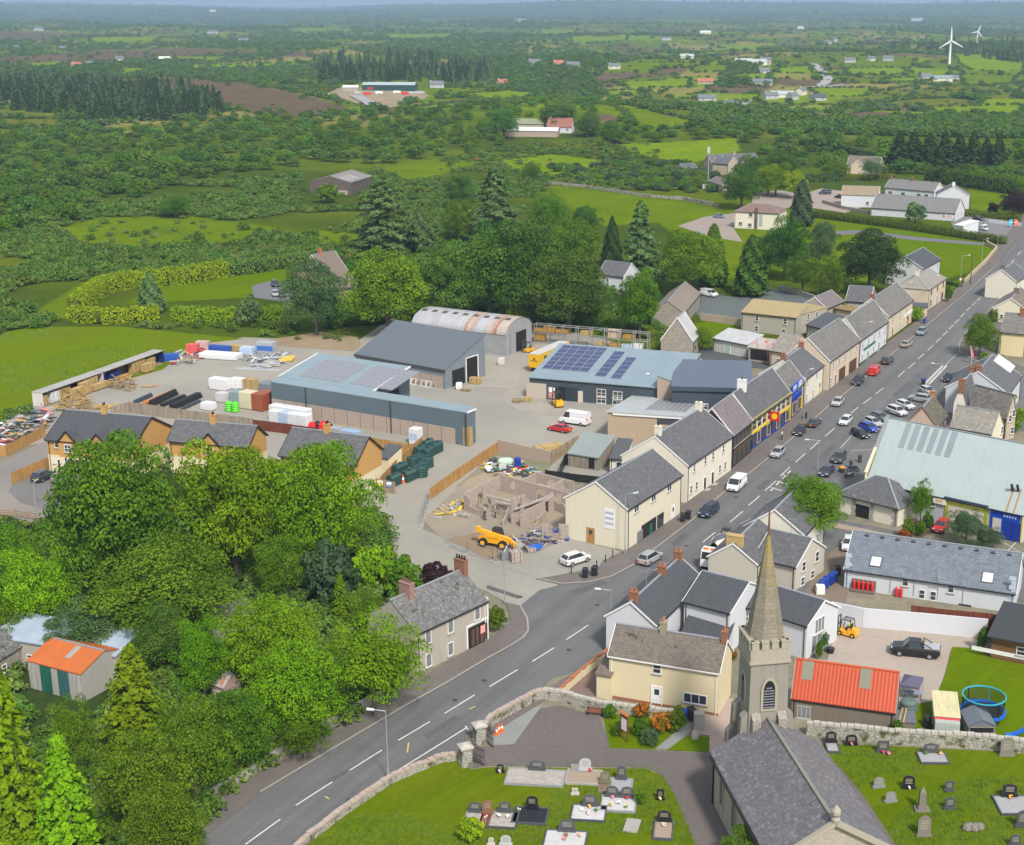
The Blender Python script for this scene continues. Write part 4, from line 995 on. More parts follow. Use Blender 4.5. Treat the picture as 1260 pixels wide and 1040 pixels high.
h3=tan_house('tan house beside the yard entrance with gable above oil tanks',(345,559),(437,571),(452.4,537.8),'B',he=h.he,roof=R_S,gabs=((.28,2.4),(.7,2.6)))
ex=Hs('','',(462,562),(478,564.5),2.7,None,D=4,hr=3.6,style='mono',parent=h3,wall=mR((.7,.62,.42),.08),roof=R_DARK,gutter=False)
def aerial(h,t,hh=2.2):
 x=h.L*t;b=MB();b.cyl((x,h.D/2,h.hr),(x,h.D/2,h.hr+hh),.03,n=5);b.bar((x-.5,h.D/2,h.hr+hh),(x+.9,h.D/2,h.hr+hh),.03)
 for k in rg(5):b.bar((x-.4+k*.28,h.D/2-.35,h.hr+hh),(x-.4+k*.28,h.D/2+.35,h.hr+hh),.02)
 pt('aerial',b,GALV,h.root,h.M)
Z=lambda x,y:(460+x/5.78,660+y/5.78)
gb=P(*Z(805,735));heR=zt(gb,Z(805,455)[1])
h=Hs('roadside_house','derelict grey roadside house with mossy slate roof and two brick chimneys',Z(300,690),Z(805,455),heR,Z(628,238),'B',wall=W_G,roof=R_MOSS,verge=None,og=.06,oh=.2)
for x,y in((385,715),(545,640),(735,548),(545,800),(390,880)):h.win('F',*Z(x,y),1.,1.7,1,1,glass=NET_REFL)
h.panel('opening','F',*Z(735,700),3.6,2.7,DK,.05)
b=MB();M=h.at('F',h.local('F',*Z(735,700)).x,.1)
for x in(-1.9,1.75):b.box(x,-.12,0,x+.18,0.,3.)
b.box(-1.72,-.115,2.8,1.75,0.,3.);pt('door_frame',b,WHT_,h.root,M)
for x in(-1.1,-.3,.5,1.2):pt('board',MB().box(x,-.09,.1,x+.55,-.055,2.3),mB((.12,.07,.05)),h.root,M)
pt('poster',MB().box(.5,-.13,1.2,1.3,-.1,2.2),mP((.75,.35,.32)),h.root,M)
pt('quoin',MB().box(h.L-.5,-.06,0,h.L+.05,0.,h.he-.1),W_CR,h.root,h.M)
q=h.at('R',1.,2.6)
o=pt('notice_board',MB().box(-1.1,-.12,0,1.3,-.02,3.),WHT_,h.root,q)
for i in rg(3):pt('lettering',MB().box(-.9,-.135,.35+i*.9,1.1,-.121,.75+i*.9),mP((.42,.42,.55)),o,q)
h.chimney(.985,1.7,.7,1.4,BRICK,4,BK)
h.chimney(.22,1.8,.8,1.4,mF((.3,.17,.14),(.4,.25,.21),.075,.22,rough=.9),4,mP((.14,.07,.05)))
gb=P(878,881.5);heY=zt(gb,826.2)
h=Hs('yellow_house','pale yellow two storey house with mossy brown tile roof above the church garden',(749.6,804.6),(885,826.2),heY,(759.6,768.2),wall=W_YEL,roof=mF((.115,.095,.08),(.17,.145,.12),.32,.38,.4,(.22,.2,.15),.3,mc=(.06,.045,.03)),og=.12,gutter='white')
Z=lambda x,y:(680+x/3.706,640+y/3.706)
h.win('F',*Z(476,678),1.,1.2,1,2);h.win('F',*Z(650,815),2.7,1.2,3,1);h.door('F',*Z(475,805),1.1,2.2,WHT_)
pt('plinth',MB().box(-.03,-.05,0,h.L+.03,0.,.35),mP((.3,.12,.07)),h.root,h.M)
h.chimney(.985,.9,.6,1.1,BRICK,1);h.chimney(.43,.9,.6,1.1,mP((.3,.26,.16),.9),2)
ex=Hs('','',(734,829),(752,832),3.,None,D=h.D*.8,hr=4.,style='mono',parent=h,wall=W_YEL,roof=R_BROWN,gutter=False)
WT=R_TILE
gb=Z(278,470)
ga,gbb=P(*Z(470,478),5.),P(*Z(280,412),5.)
d=(gbb-ga);Wg=d.length
ux=V_((cos(AZ),sin(AZ),0))
class _:pass
def hfrom(name,label,corner,yaw,L,D,he,hr,**kw):
 a=proj(corner+V_((0,0,he)));b=corner+V_((cos(yaw),sin(yaw),0))*L;b=proj(b+V_((0,0,he)))
 return Hs(name,label,a,b,he,None,D=D,hr=hr,**kw)
ra=P(*Z(480,480),5.);ra.z=0
DW=(P(*Z(470,478),5.)-P(*Z(280,412),5.)).length
h=hfrom('white_house','white house with charcoal tile roof and brick chimneys facing the street',P(*Z(470,478),5.)-V_((0,0,5.)),AZ,15.5,DW,5.,5.+DW*.36,wall=W_W,roof=WT,og=.15)
WH=h;aerial(h,.3)
for t in(.05,.62,.97):h.chimney(t,1.,.7,1.,BRICK,2)
w2=Hs('','',Z(600,369),Z(808,422),5.3,Z(893,284),'B',parent=h,wall=W_W,roof=WT,og=.15)
for x,y in((625,450),(672,425)):h.win('F',*Z(x,y),1.,1.3)
h.winat('F',3,.9,1.2,1.3)
ga=Hs('','',Z(590,520),Z(800,545),2.9,None,D=5.5,hr=3.6,style='mono',parent=h,wall=W_W,roof=WT,gutter=False)
g0=P(996,812);he3=zt(g0,769.5)
h=Hs('white_house','white rear house with charcoal tile roof and tall gable window facing the yard',Z(862,386),Z(1160,480),he3,Z(1236,367),'B',wall=W_W,roof=WT,og=.2)
h.win('F',*Z(848,425),1.,1.4);h.win('R',*Z(1217,478),2.2,2.,3,1,glass=NET_REFL);  # gable panes: window reflections put into a pale glass colour
h.winat('R',h.D*.33,.3,2.4,2.4,2,1,glass=NET_REFL);h.winat('F',h.L*.12,he3-2.,1.,1.4)
Y=lambda x,y:(860+x/5.78,600+y/5.78)
BG=mR((.5,.47,.4),.2)
g0=P(*Y(690,735));he4=zt(g0,Y(690,560)[1])
h=Hs('beige_house','grey beige L-shaped house with slate roof behind the church spire',Y(400,492),Y(690,562),he4,Y(800,365),'B',wall=BG,roof=R_S,og=.15)
BH=h;aerial(h,.5)
h.win('R',*Y(745,560),1.1,1.4);h.win('R',*Y(840,490),1.1,1.5);h.win('R',*Y(735,705),1.1,1.2);h.win('R',*Y(805,645),1.1,1.2)
ca=P(*Y(412,545),he4);ca.z=0
DB=(P(878,679.6,he4)-P(931,694,he4)).length
w2=hfrom('','',ca,AZ,13.5,DB,he4,he4+DB*.34,parent=h,wall=BG,roof=R_S,og=.1)
w2.chimney(.06,2.2,.9,.9,mP((.45,.31,.13),.9),0)
g0=P(*Y(840,345));he5=4.6
e0=P(*Y(745,335),he5);e0.z=0
h=hfrom('slate_house','slate roofed cream house beside the round street tree',e0,AZ,10.5,8.5,he5,7.6,wall=W_CR,roof=R_S,og=.15)
h.winat('F',3,1.2,.9,1.1);h.winat('F',7,1.2,.9,1.1)
g0=P(1246.7,754.6);he6=zt(g0,729.5)
h=Hs('white_hall','long white building with blue grey slate roof and pale quoins',(1040,699.3),(1249.1,729.5),he6,(1051,653.7),wall=mR((.55,.58,.61),.15),roof=R_BLUE,og=.15)
Y=lambda x,y:(1030+x/5.478,640+y/5.478)
for x,y in((461,415),(768,460),(567,555),(643,568)):h.win('F',*Y(x,y),.85,1.3,1,2)
for x,y in((262,280),(1016,388)):h.skylight(*Y(x,y),1.5,1.6)
h.panel('opening','F',*Y(860,600),1.6,1.3,DK);
QB=mP((.45,.52,.6),.8)
for u in(-.02,h.L-.8):
 for k in rg(8):b=MB();w_=.85 if k%2 else .55;b.box(u if u<1 else h.L+.02-w_,-.06,.1+k*.62,(u+w_)if u<1 else h.L+.02,0.,.1+k*.62+.56);pt('quoin',b,QB,h.root,h.M)
SLM=h.slopeM();lenS=hypot(h.D/2,h.hr-h.he)
for i in rg(10):b=MB();x=h.L*(i+.9)/10.6;b.box(x-.25,lenS-.75,0.,x+.25,lenS-.45,.22);pt('roof_vent',b,mP((.05,.06,.08)),h.roof,SLM)
for x0,z0,x1,z1 in((6.1,.3,6.1,he6-.4),(9.2,.4,9.2,3.),(12.3,.4,12.3,4.2),(15.5,.3,15.5,he6-.6),(6.1,2.6,9.2,2.4),(11.,2.,12.3,2.),(12.3,3.,15.5,2.7)):pt('pipe',MB().bar((x0,-.08,z0),(x1,-.08,z1),.07),mP((.42,.43,.45)),h.root,h.M)
cg=pt('bottle_cage',MB().box(1.,-1.,.1,4.2,-.02,.35).box(1.,-.12,.36,4.2,-.02,1.6),mP((.16,.13,.11)),h.root,h.M)
for k in rg(5):pt('gas_bottle',MB().lathe([(.17,0),(.19,.1),(.19,1.),(.1,1.2),(.05,1.3)],(1.4+k*.6,-.5,.36),8),RED,cg,h.M)
for x in(7.,7.6):sgl('gas_bottle',MB().lathe([(.19,0),(.21,.1),(.21,1.1),(.1,1.3),(.05,1.4)],(x,-.4,.1),8),[RED],'red gas bottle against the long white hall, %s the caged bottles'%('nearer' if x<7.3 else 'farther from'),'gas bottle',h.M,'pair of red gas bottles')
Y=lambda x,y:(940+x/3.9375,460+y/3.9375)
STW=mR((.46,.48,.5),.15)
g0=P(*Y(760,720));he7=4.6
h=Hs('store','big store with pale green sheet roof, bright shopfronts and parapet gables',Y(500,507),Y(1262,676),he7,Y(608,216),'A',wall=STW,roof=S_GREEN,og=.02,oh=.3,verge=None)
ST=h
b=MB();sl=(h.hr-h.he)/(h.D/2)
b.bar((-.25,h.D/2,h.hr+.35),(-.25,h.D*.19,h.he+sl*h.D*.19+.35),.5,.35);b.bar((-.25,h.D/2,h.hr+.35),(-.25,h.D,h.he+.35),.5,.35);pt('parapet',b,LEAD,h.root,h.M)
b=MB();b.poly([(-.3,-.2,0),(-.3,h.D*.18,0),(-.3,h.D*.18,h.he+sl*h.D*.18+1.),(-.3,-.2,h.he+.9)][::-1]);b.box(-.3,-.25,0,0.,h.D*.18,h.he+.2);b.bar((-.15,-.3,h.he+1.),(-.15,h.D*.2,h.he+sl*h.D*.2+1.1),.45,.2)
pt('parapet',b,mR((.66,.63,.44),.1),h.root,h.M)
pt('gable_face',MB().poly([(-.02,h.D*.18,0),(-.02,h.D,0),(-.02,h.D,h.he-.2),(-.02,h.D/2,h.hr-.2),(-.02,h.D*.18,h.he+sl*h.D*.18-.2)][::-1]),mR((.66,.63,.44),.1),h.root,h.M)
MS=h.slopeM()
A_=spx(MS,*Y(650,355));C_=spx(MS,*Y(730,245));B_=spx(MS,*Y(900,405))
for i in rg(6):
 b=MB();x=A_.x+(B_.x-A_.x)*i/5.6;b.box(x,A_.y,0,x+.9,C_.y,.05);pt('rooflight',b,mS((.24,.29,.31),.3),h.roof,MS)
for x,y in((1205,565),(1233,568)):q=spx(MS,*Y(x,y));pt('flue',MB().cyl((q.x,q.y,0),(q.x,q.y+.45,1.1),.2,n=8),BK,h.roof,MS)
q=spx(MS,*Y(1215,600))
for dx in(-.6,.5):pt('rust_stain',MB().box(q.x+dx-.1,q.y-2.5,-.005,q.x+dx+.16,q.y+1.5,.012),mP((.36,.22,.12),.7),h.roof,MS)
Y2=lambda x,y:(1110+x/8.4,590+y/8.4)
LIME=mP((.34,.38,.03),.4)
q0=h.local('F',*Y2(445,300)).x;q1=h.local('F',*Y2(885,390)).x
sf=pt('shopfront',MB().box(q0,-.14,3.4,q1,-.01,he7-.15).box(q0,-.13,.05,q0+.5,-.01,3.39).box(q1-.5,-.13,.05,q1,-.01,3.39),LIME,h.root,h.M)
pt('canopy',MB().box(q0-.1,-.5,he7-.14,q1+.1,.02,he7-.02),mP((.03,.045,.09)),sf,h.M)
pt('shop_window',MB().box(q0+.5,-.08,.1,q1-.5,-.01,3.38),mP((.6,.57,.48)),h.root,h.M)
for i in rg(4):h.winat('F',q0+1.3+i*1.6,2.1,.9,.9,1,1,WHT_,GLASS,False)if q0+1.3+i*1.6<q1-.6 else None
lettering('xxxxxxx xx xxxxxxxxxx',.42,h.M@TR((q0+q1)/2,-.15,3.85),mP((.72,.62,.22)),sf)
q2=h.local('F',*Y2(915,400)).x;q3=h.local('F',*Y2(1215,470)).x
sf=pt('shopfront',MB().box(q2,-.14,.05,q3,-.01,he7-.3),mP((.012,.06,.42),.4),h.root,h.M)
pt('shop_window',MB().box(q2+.4,-.19,1.,q2+1.7,-.141,3.),mP((.55,.52,.48)),sf,h.M)
for k in rg(2):pt('door',MB().box(q2+2.2+k*1.25,-.2,.1,q2+3.35+k*1.25,-.141,2.9),mP((.01,.04,.3),.35),sf,h.M)
for k in rg(5):b=MB();x=q2+2.+k*.42;b.box(x,-.16,3.45,x+.24,-.141,3.8);pt('letter',b,mP((.5,.62,.8)),sf,h.M)
q4=q3+.3
pt('shopfront',MB().box(q4,-.12,.05,h.L,-.01,3.9),mP((.72,.58,.18),.5),h.root,h.M)
for x,y in((318,238),):h.win('F',*Y2(x,y),.9,1.2)
b=MB();q=h.local('F',*Y2(395,215));b.box(q.x-1.,-.35,q.z-.5,q.x+1.,-.02,q.z+.4);o=pt('wall_sign',b,WHT_,h.root,h.M);pt('emblem',MB().box(q.x-.5,-.37,q.z-.15,q.x+.55,-.351,q.z+.15),mP((.75,.42,.05)),o,h.M)
g0=P(*Y(645,752));he8=zt(g0,Y(653,655)[1])
h=Hs('hipped_pavilion','single storey cream pavilion with hipped slate roof and stone quoins',Y(362,580),Y(650,652),he8*.93,None,D=8.,hr=he8+2.6,hip=(4.,4.2),wall=W_CR,roof=R_S,oh=.45)
h.panel('opening','F',*Y(475,675),2.4,he8*.8,DK,.03)
for x in(434,522):
 q=h.local('F',*Y(x,680));
 for k in rg(6):b=MB();w_=.5 if k%2 else .7;b.box(q.x-w_/2,-.08,.05+k*.55,q.x+w_/2,0.,.57+k*.55);pt('quoin',b,mP((.36,.33,.29),.9),h.root,h.M)
for k in rg(6):b=MB();w_=.6 if k%2 else .9;b.box(h.L+.03-w_,-.08,.05+k*.55,h.L+.03,0.,.57+k*.55);pt('quoin',b,mP((.36,.33,.29),.9),h.root,h.M)
Y=lambda x,y:(1100+x/7.875,430+y/7.875)
h=Hs('mossy_house','low house with pale lichened roof and moss stained street gable',Y(545,742),Y(950,812),3.6,Y(1020,610),'B',wall=W_CREAM,roof=R_LICH,verge=None,og=.1);hb1=h;aerial(h,.5)
h.win('R',*Y(1045,780),1.1,1.4);h.winat('R',2.,.8,.9,1.2)
ca=P(*Y(415,745),3.6);ca.z=0
w2=hfrom('','',ca,AZ,8.5,h.D*.95,3.6,h.hr,parent=h,wall=mR((.48,.37,.3),.4),roof=mF((.09,.08,.065),(.15,.14,.115),.3,.3,.4,(.3,.28,.18),.5),verge=mP((.25,.13,.07)),og=.1)
w2.chimney(.97,1.1,.7,.9,mP((.34,.17,.1),.9),0)
h=Hs('mossy_house','taller house with mottled grey roof and brick chimney behind the low one',Y(740,540),Y(1098,640),4.6,Y(1155,440),'B',wall=W_FARM,roof=mF((.13,.12,.105),(.22,.205,.18),.28,.3,1.,(.32,.3,.25)),verge=None,og=.15)
h.win('R',*Y(1125,668),.9,1.3);h.win('R',*Y(1210,605),.9,1.3);h.winat('R',h.D*.75,.9,1.,1.3)
ca=P(*Y(700,535),4.6);ca.z=0
w2=hfrom('','',ca,AZ,10.5,h.D,4.6,h.hr,parent=h,wall=W_CR,roof=R_S,verge=None,og=.1);w2.chimney(.03,1.1,.8,.9,BRICK,0);w2.chimney(.97,1.1,.8,.9,BRICK,2)
ca=P(*Y(1105,430),5.);ca.z=0
h=hfrom('slate_house','long slate roofed house with broad white membrane panel on its roof',ca,AZ,15,11.5,5.,8.6,wall=mR((.55,.58,.61),.15),roof=R_S,og=.1)
MS=h.slopeM();A_=spx(MS,*Y(1050,130));pt('roof_patch',MB().box(A_.x-2.6,A_.y-2.4,-.02,A_.x+3.4,A_.y+1.6,.07),mP((.55,.56,.57),.6),h.roof,MS)
h.chimney(.03,1.,.8,1.,BRICK,2);h.winat('F',4,2.9,1,1.3);h.winat('F',9,2.9,1,1.3)
pt('dormer',MB().box(h.L-.1,1.,h.he-1.2,h.L+1.2,5.5,h.he+.4),mP((.38,.5,.66)),h.root,h.M)
Y=lambda x,y:(1100+x/7.875,330+y/7.875)
ca=P(*Y(1030,830),0);ca.z=0
h=Hs('yellow_corner_house','cream yellow house with slate roof and brick chimneys at the right edge',Y(1030,615),Y(1290,640),0,Y(1020,430),'A',base=Y(1015,838),D=9.5,hr=8.6,wall=mR((.7,.6,.36),.1),roof=R_OLD,og=.1,verge=None)
h.winat('L',3,1.,.9,1.2);h.chimney(.62,1.4,.9,1.2,BRICK,3)
a=P(*Y(950,520));he9=3.6
h=hfrom('ivy_house','brown roofed house with ivy covered gable by the street',a+V_((7.4,-3.5,0)),AZ,15,8.2,he9,6.2,wall=W_CREAM,roof=R_BROWN,og=.15)
h.chimney(.5,1.2,.8,1.1,mP((.16,.13,.11),.9),0);h.winat('L',6,.9,.9,1.2);IVY=h
h=Hs('slate_house','slate roofed house furthest up the right side of the street',Y(1185,130),Y(1300,60),5.,None,D=8,hr=7.8,wall=W_CR,roof=R_S);h.chimney(.05,1.2,.8,1.,mP((.16,.13,.11),.9),0);h.winat('F',4,3,.9,1.2)
g0=P(1098.5,901);he10=zt(g0,876.7)
h=Hs('orange_shed','dark pebbledashed shed with bright orange tin roof',(974.4,858.8),(1101.3,876.7),he10,(1106.5,828.2),'B',wall=W_PEB,roof=S_ORANGE,verge=mP((.33,.33,.33)),og=.05,oh=.1,trim=mP((.55,.1,.03)))
h.win('F',989,877,1.5,1.5,3,1,mP((.42,.41,.38)),NET_REFL)
Y=lambda x,y:(960+x/3.467,620+y/3.467)
for x,y in((118,708),(364,745)):h.roofpart('rooflight',*Y(x,y),1.2,2.2,mP((.2,.2,.15),.7),t=.04)
h=Hs('timber_cabin','brown timber boarded cabin with charcoal felt roof by the lawn',Y(905,560),Y(1060,590),3.,None,D=7.5,hr=3.9,style='mono',wall=mB((.2,.11,.055),.18,False),roof=mP((.045,.05,.055),.8),oh=.7,og=.5,gutter=False,verge=None)
h.panel('plinth','F',*Y(980,645),9,.5,WHT_,.06);h.winat('F',6,1.1,1.2,1.1)
Y=lambda x,y:(x/3.25,720+y/3.25)
g0=P(*Y(320,470));he11=zt(g0,Y(320,358)[1])
h=Hs('tin_shed','old tractor shed with rust orange tin roof and green sliding doors',Y(112,302),Y(322,358),he11,Y(207,212),'A',wall=mR((.36,.35,.32),.5),roof=S_ORUST,verge=None,og=.08,oh=.12,gutter=False)
GD=mB((.02,.13,.08),.2)
for k,(t,m)in en(((.1,mB((.4,.39,.36))),(.33,GD),(.66,mB((.04,.13,.13))),(.9,mB((.42,.4,.37))))):b=MB();w_=h.L*.2;b.box(h.L*t-w_/2,-.07-.05*(k%2),.05,h.L*t+w_/2,-.01,he11-.15);pt('sliding_door',b,m,h.root,h.M)
h.roofpart('rooflight',*Y(292,268),.8,2.,mP((.33,.29,.25),.6),t=.04)
h=Hs('lean_to','long blue grey tin roof lean-to behind the rust orange shed',Y(-30,205),Y(465,285),3.6,None,D=4.5,hr=4.6,style='mono',wall=W_G,roof=mS((.34,.42,.5),.5),gutter=False);h.winat('F',5,1.2,.8,.8)
h=Hs('stone_cottage','low ruined cottage with pale moss crusted roof at the left edge',Y(-60,330),Y(85,240),3.,None,D=7,hr=5.2,wall=W_STONE,roof=R_MOSS,verge=None,gutter=False);h.winat('F',3,1.,.8,1.)
h=Hs('privy','tiny brick privy with rust streaked tin roof among the trees',Y(845,395),Y(895,410),2.6,None,D=2.6,hr=3.6,wall=mR((.38,.28,.24),.5),roof=S_RUST,gutter=False,oh=.15,verge=None);h.doorat('F',h.L*.5,.7,1.7,mP((.12,.07,.05)),light=False)
h=Hs('ruined_house','roofless grey gable of a ruined house among the trees',(246,755),(262,768),3.6,None,D=6.,hr=3.9,style='mono',wall=W_G,roof=mP((.16,.16,.16),.9),gutter=False,oh=.05,og=.05);h.win('F',256,766,.9,1.1,fr=DG_)
Y=lambda x,y:(820+x/6.933,150+y/6.933)
g0=P(*Y(584,905));he12=zt(g0,Y(584,765)[1])
h=Hs('hipped_villa','cream two storey villa with brown hipped roof and glass stair window',Y(582,765),Y(962,785),he12,None,D=11,hr=he12+2.4,hip=(4,4.5),wall=W_CR,roof=mF((.17,.105,.085),(.23,.145,.12),.32,.38))
for x,y in((720,795),(632,868),(712,880)):h.win('F',*Y(x,y),1.4,1.3,2,1)
h.panel('stair_window','F',*Y(806,840),1.2,4.2,mW((.3,.33,.33)),.08);h.panel('chimney_breast','F',*Y(766,820),1.,he12+1.5,mF((.14,.09,.075),(.18,.12,.1),.075,.22),.3)
for u in(2,6):h.winat('R',u,he12-2.,1.3,1.2)
h=Hs('farmhouse','buff stone farmhouse with long grey roof, twin gables and chimney',Y(390,350),Y(785,335),5.,None,D=9,hr=8.2,wall=W_FARM,roof=R_S,og=.2)
h.chimney(.55,1.1,.8,1.2,W_FARM,2);h.winat('F',h.L*.85,1.,1.,1.2)
w2=Hs('','',Y(390,352),Y(528,362),5.2,None,D=9,hr=8.,parent=h,wall=W_FARM,roof=R_S)
gm=TR(*(P(*Y(458,470)).to_2d()),0,h.rz)
o=h.gablet(h.L*.17,7.5,3.2,proj=2.4);h.winat('F',h.L*.17,3.6,1.2,1.3).matrix_basis=WM[h.root.name].inverted()@(h.at('F',h.L*.17,4.)@Matrix.Translation((0,-2.45,0)))
h.winat('F',h.L*.17,.9,1.8,1.3,2).matrix_basis=WM[h.root.name].inverted()@(h.at('F',h.L*.17,.9)@Matrix.Translation((0,-2.45,0)))
h.gablet(h.L*.72,6.,2.4,proj=1.2)
h=Hs('stone_shed','small buff stone shed with grey roof beside the farmhouse',Y(150,400),Y(262,395),3.2,None,D=8,hr=5.,wall=W_FARM,roof=R_S);h.winat('F',3.5,1.,.8,.8)
h=Hs('stone_shed','low stone outhouse with brown roof below the farmhouse',Y(362,505),Y(480,545),3.2,None,D=7,hr=5.,wall=W_FARM,roof=R_BROWN);h.winat('F',3.5,1.,.8,.8)
Y=lambda x,y:(1000+x/4.846,180+y/4.846)
g0=P(*Y(348,412));he13=zt(g0,Y(348,366)[1])
h=Hs('white_shop','long white building with plain grey roof and red sign facing the hedge',Y(348,366),Y(850,400),he13,Y(385,285),'A',wall=W_W,roof=mF((.15,.145,.145),(.2,.195,.195),.32,.38,.2),og=.2)
q=h.local('F',*Y(808,418));o=pt('wall_sign',MB().box(q.x-2.2,-.08,q.z-.5,q.x+2.2,-.01,q.z+.5),mP((.72,.7,.7)),h.root,h.M);b=MB();b.box(q.x-1.9,-.1,q.z-.35,q.x-1.2,-.081,q.z+.35);pass;pt('emblem',b,RED,o,h.M)
lettering('xxxx',.75,h.M@TR(q.x+.5,-.09,q.z),RED,o)
for k in rg(2):h.winat('R',h.D*(.3+.35*k),1.2,1.,1.4)
h.winat('F',q.x-8,1.,1.2,.8)
ca=Hs('canopy_roof','small sloping white canopy at the end of the long white shop',Y(845,470),Y(900,478),2.6,None,D=8,hr=3.6,style='mono',wall=W_W,roof=S_WHITE,gutter=False,cat='canopy')
h=hfrom('white_bungalow','white gabled house with tan tiled roof behind the long white shop',P(*Y(400,345)),AZ+R(100),14,11,4.6,7.4,wall=W_W,roof=mF((.24,.19,.12),(.29,.235,.155),.32,.38))
h.winat('L',5.5,4.,1.,1.3);h.winat('B',4,1,1.2,1.2);h.winat('F',4,1,1.2,1.2)
h=Hs('white_bungalow','long low white bungalow with grey roof and two chimneys',Y(430,245),Y(725,270),3.6,None,D=9,hr=6.6,wall=W_W,roof=mF((.15,.145,.145),(.2,.195,.195),.32,.38,.2))
h.chimney(.02,1,.8,1,BRICK,2);h.chimney(.45,1,.8,1,BRICK,2)
for t in(.12,.38,.7,.85):h.winat('F',h.L*t,1.,1.8,1.3,2,1)
c0=P(*Y(930,375));c1=P(*Y(735,370));dd=(c1-c0);Wd=dd.length;yw=atan2(c0.y-c1.y,c0.x-c1.x)+pi/2
h=hfrom('white_house','white gable ended house by the hedge with pale chimney',c0,yw,10,Wd,5.,8.4,wall=W_W,roof=R_S);h.chimney(.2,1.,.8,1.3,WHT_,1,BK);h.winat('F',3,1.2,1,1.3)
h=Hs('hill_house','grey roofed house half hidden by trees above the white bungalows',Y(205,110),Y(395,118),4.,None,D=10,hr=7.6,wall=W_BEIGE,roof=R_BROWN,cat='house');h.gablet(h.L*.35,6,2.6,proj=1.5);h.winat('F',h.L*.7,1.2,1.5,1.3)
z4=lambda x,y:(340+x/2.739,180+y/2.739)
c0=P(*z4(252,165));c1=P(*z4(92,160));yw=atan2(c0.y-c1.y,c0.x-c1.x)
c1b=P(*z4(108,168));
hwB=zt(c1b,z4(108,133)[1])
h=hfrom('brown_barn','brown steel barn with ridged roof standing in the scrub',c0,yw+pi/2,24,(c0-c1b).length*1.05,hwB*1.2,hwB*1.2+2.4,wall=S_BROWN,roof=mS((.22,.19,.175),.5),gutter=False,verge=None)
h.panel('cladding_panel','L',*z4(225,160),4,2.6,mP((.42,.32,.27)),.05)
MS=h.slopeM()
for k in rg(3):
 pt('rooflight',MB().box(3+k*4,1.5,0,4.2+k*4,6,.05),mP((.42,.42,.42)),h.roof,MS)
z5=lambda x,y:(x/3,180+y/3)
gl,gr=P(*z5(1065,545)),P(*z5(1240,575));ap=z5(1150,392)
dv=gr-gl;yw=atan2(dv.y,dv.x)
heN=3.2;hrN=zt((gl+gr)/2,ap[1])
h=hfrom('pink_gabled_house','pinkish gabled house with red chimney behind the dark bush',gr,yw+pi/2,8,dv.length*.9,heN,hrN-.6,wall=mR((.5,.36,.27),.2),roof=R_BROWN)
h.chimney(.35,1.,.7,1.2,TERRA,2);h.winat('L',dv.length*.5,3.8,.9,1.2);h.winat('L',dv.length*.25,.9,1.4,1.2)
h=Hs('hidden_house','white house with grey roof half hidden among the tall trees',z4(1085,430),z4(1170,440),5.,None,D=8,hr=8.,wall=W_W,roof=R_S);h.winat('F',3,3,.9,1.2)
Y=lambda x,y:(590+x/6,120+y/6)
def fhouse(name,label,px,py,L,D,he,hr,yaw,wall,roof,cat='house',group=None,wins=3,chim=1):
 p=G(px,py);M=TR(p.x,p.y,p.z-.4,yaw);M=M@Matrix.Translation((-L/2,-D/2,0))
 rt=root(name,label,cat,M,group)
 w=MB();w.box(0,0,0,L,D,he);w.poly([(0,D,he),(0,0,he),(0,D/2,hr)]);w.poly([(L,0,he),(L,D,he),(L,D/2,hr)]);pt('wall',w,[wall],rt)
 r=MB();o=.35;sl=(hr-he)/(D/2)
 for a,b in(((-o,he-o*sl),(D/2,hr)),((D+o,he-o*sl),(D/2,hr))):
  t=[(-o,a[0],a[1]+.25),(L+o,a[0],a[1]+.25),(L+o,b[0],b[1]+.25),(-o,b[0],b[1]+.25)]
  r.poly(t if a[0]<D/2 else t[::-1]);r.poly([(x,y,z-.22)for x,y,z in(t[::-1]if a[0]<D/2 else t)])
 pt('roof',r,[roof],rt)
 for i in rg(wins):
  f,g,s_=window_meshes(1.4,1.3,2,1,WHT_,GLASS);m=M@TR(L*(i+.5)/wins,0,he*.5-.3);ow=link('window',f,m,rt);link('pane',g,m,ow)
 for i in rg(chim):c=MB();c.box(L*(.1+.8*i)-.4,D/2-.5,hr-.6,L*(.1+.8*i)+.4,D/2+.5,hr+1.1);pt('chimney',c,[wall],rt)
 return rt
fhouse('farm_shed','mossy green roofed farm shed on the knoll beside the red roof',645,160,24,11,4.,6.6,R(-6),W_G,mF((.17,.19,.1),(.24,.26,.15),1,1,.6),'shed',wins=0,chim=0)
fhouse('farm_shed','open fronted pale tin shed on the knoll below the green roof',655,168,30,9,3.4,5.,R(-8),W_CONC,S_WHITE,'shed',wins=0,chim=0)
fhouse('farm_house','farmhouse with rust red roof and three white rooflights on the knoll',690,163,14,9,3.6,8.2,R(-10),W_W,mF((.24,.1,.075),(.3,.13,.1),.4,.5),'house',wins=3)
CH=R(0)
Yc=lambda x,y:(860+x/5.727,860+y/5.727)
heC=5.6
n0,n1=P(*Yc(105,368),heC),P(1010,1120,heC)
nv=P(*Yc(440,985),heC)
n0.z=nv.z=0
dv=(n0-nv).normalized();yawC=atan2(dv.y,dv.x)
rgt=V_((dv.y,-dv.x,0))
apx=iloc(TR(n0.x,n0.y,0,yawC),*Yc(478,128),0,0.)
Dn=abs(apx.y)*2;hrC=apx.z
rg2=iloc(TR(n0.x,n0.y,0,yawC),*Yc(955,880),1,-Dn/2)
Ln=abs(rg2.x)
M=TR(n0.x,n0.y,0,yawC)@Matrix.Translation((-Ln,-Dn,0))
print('church nave',Ln,Dn,heC,hrC,math.degrees(yawC))
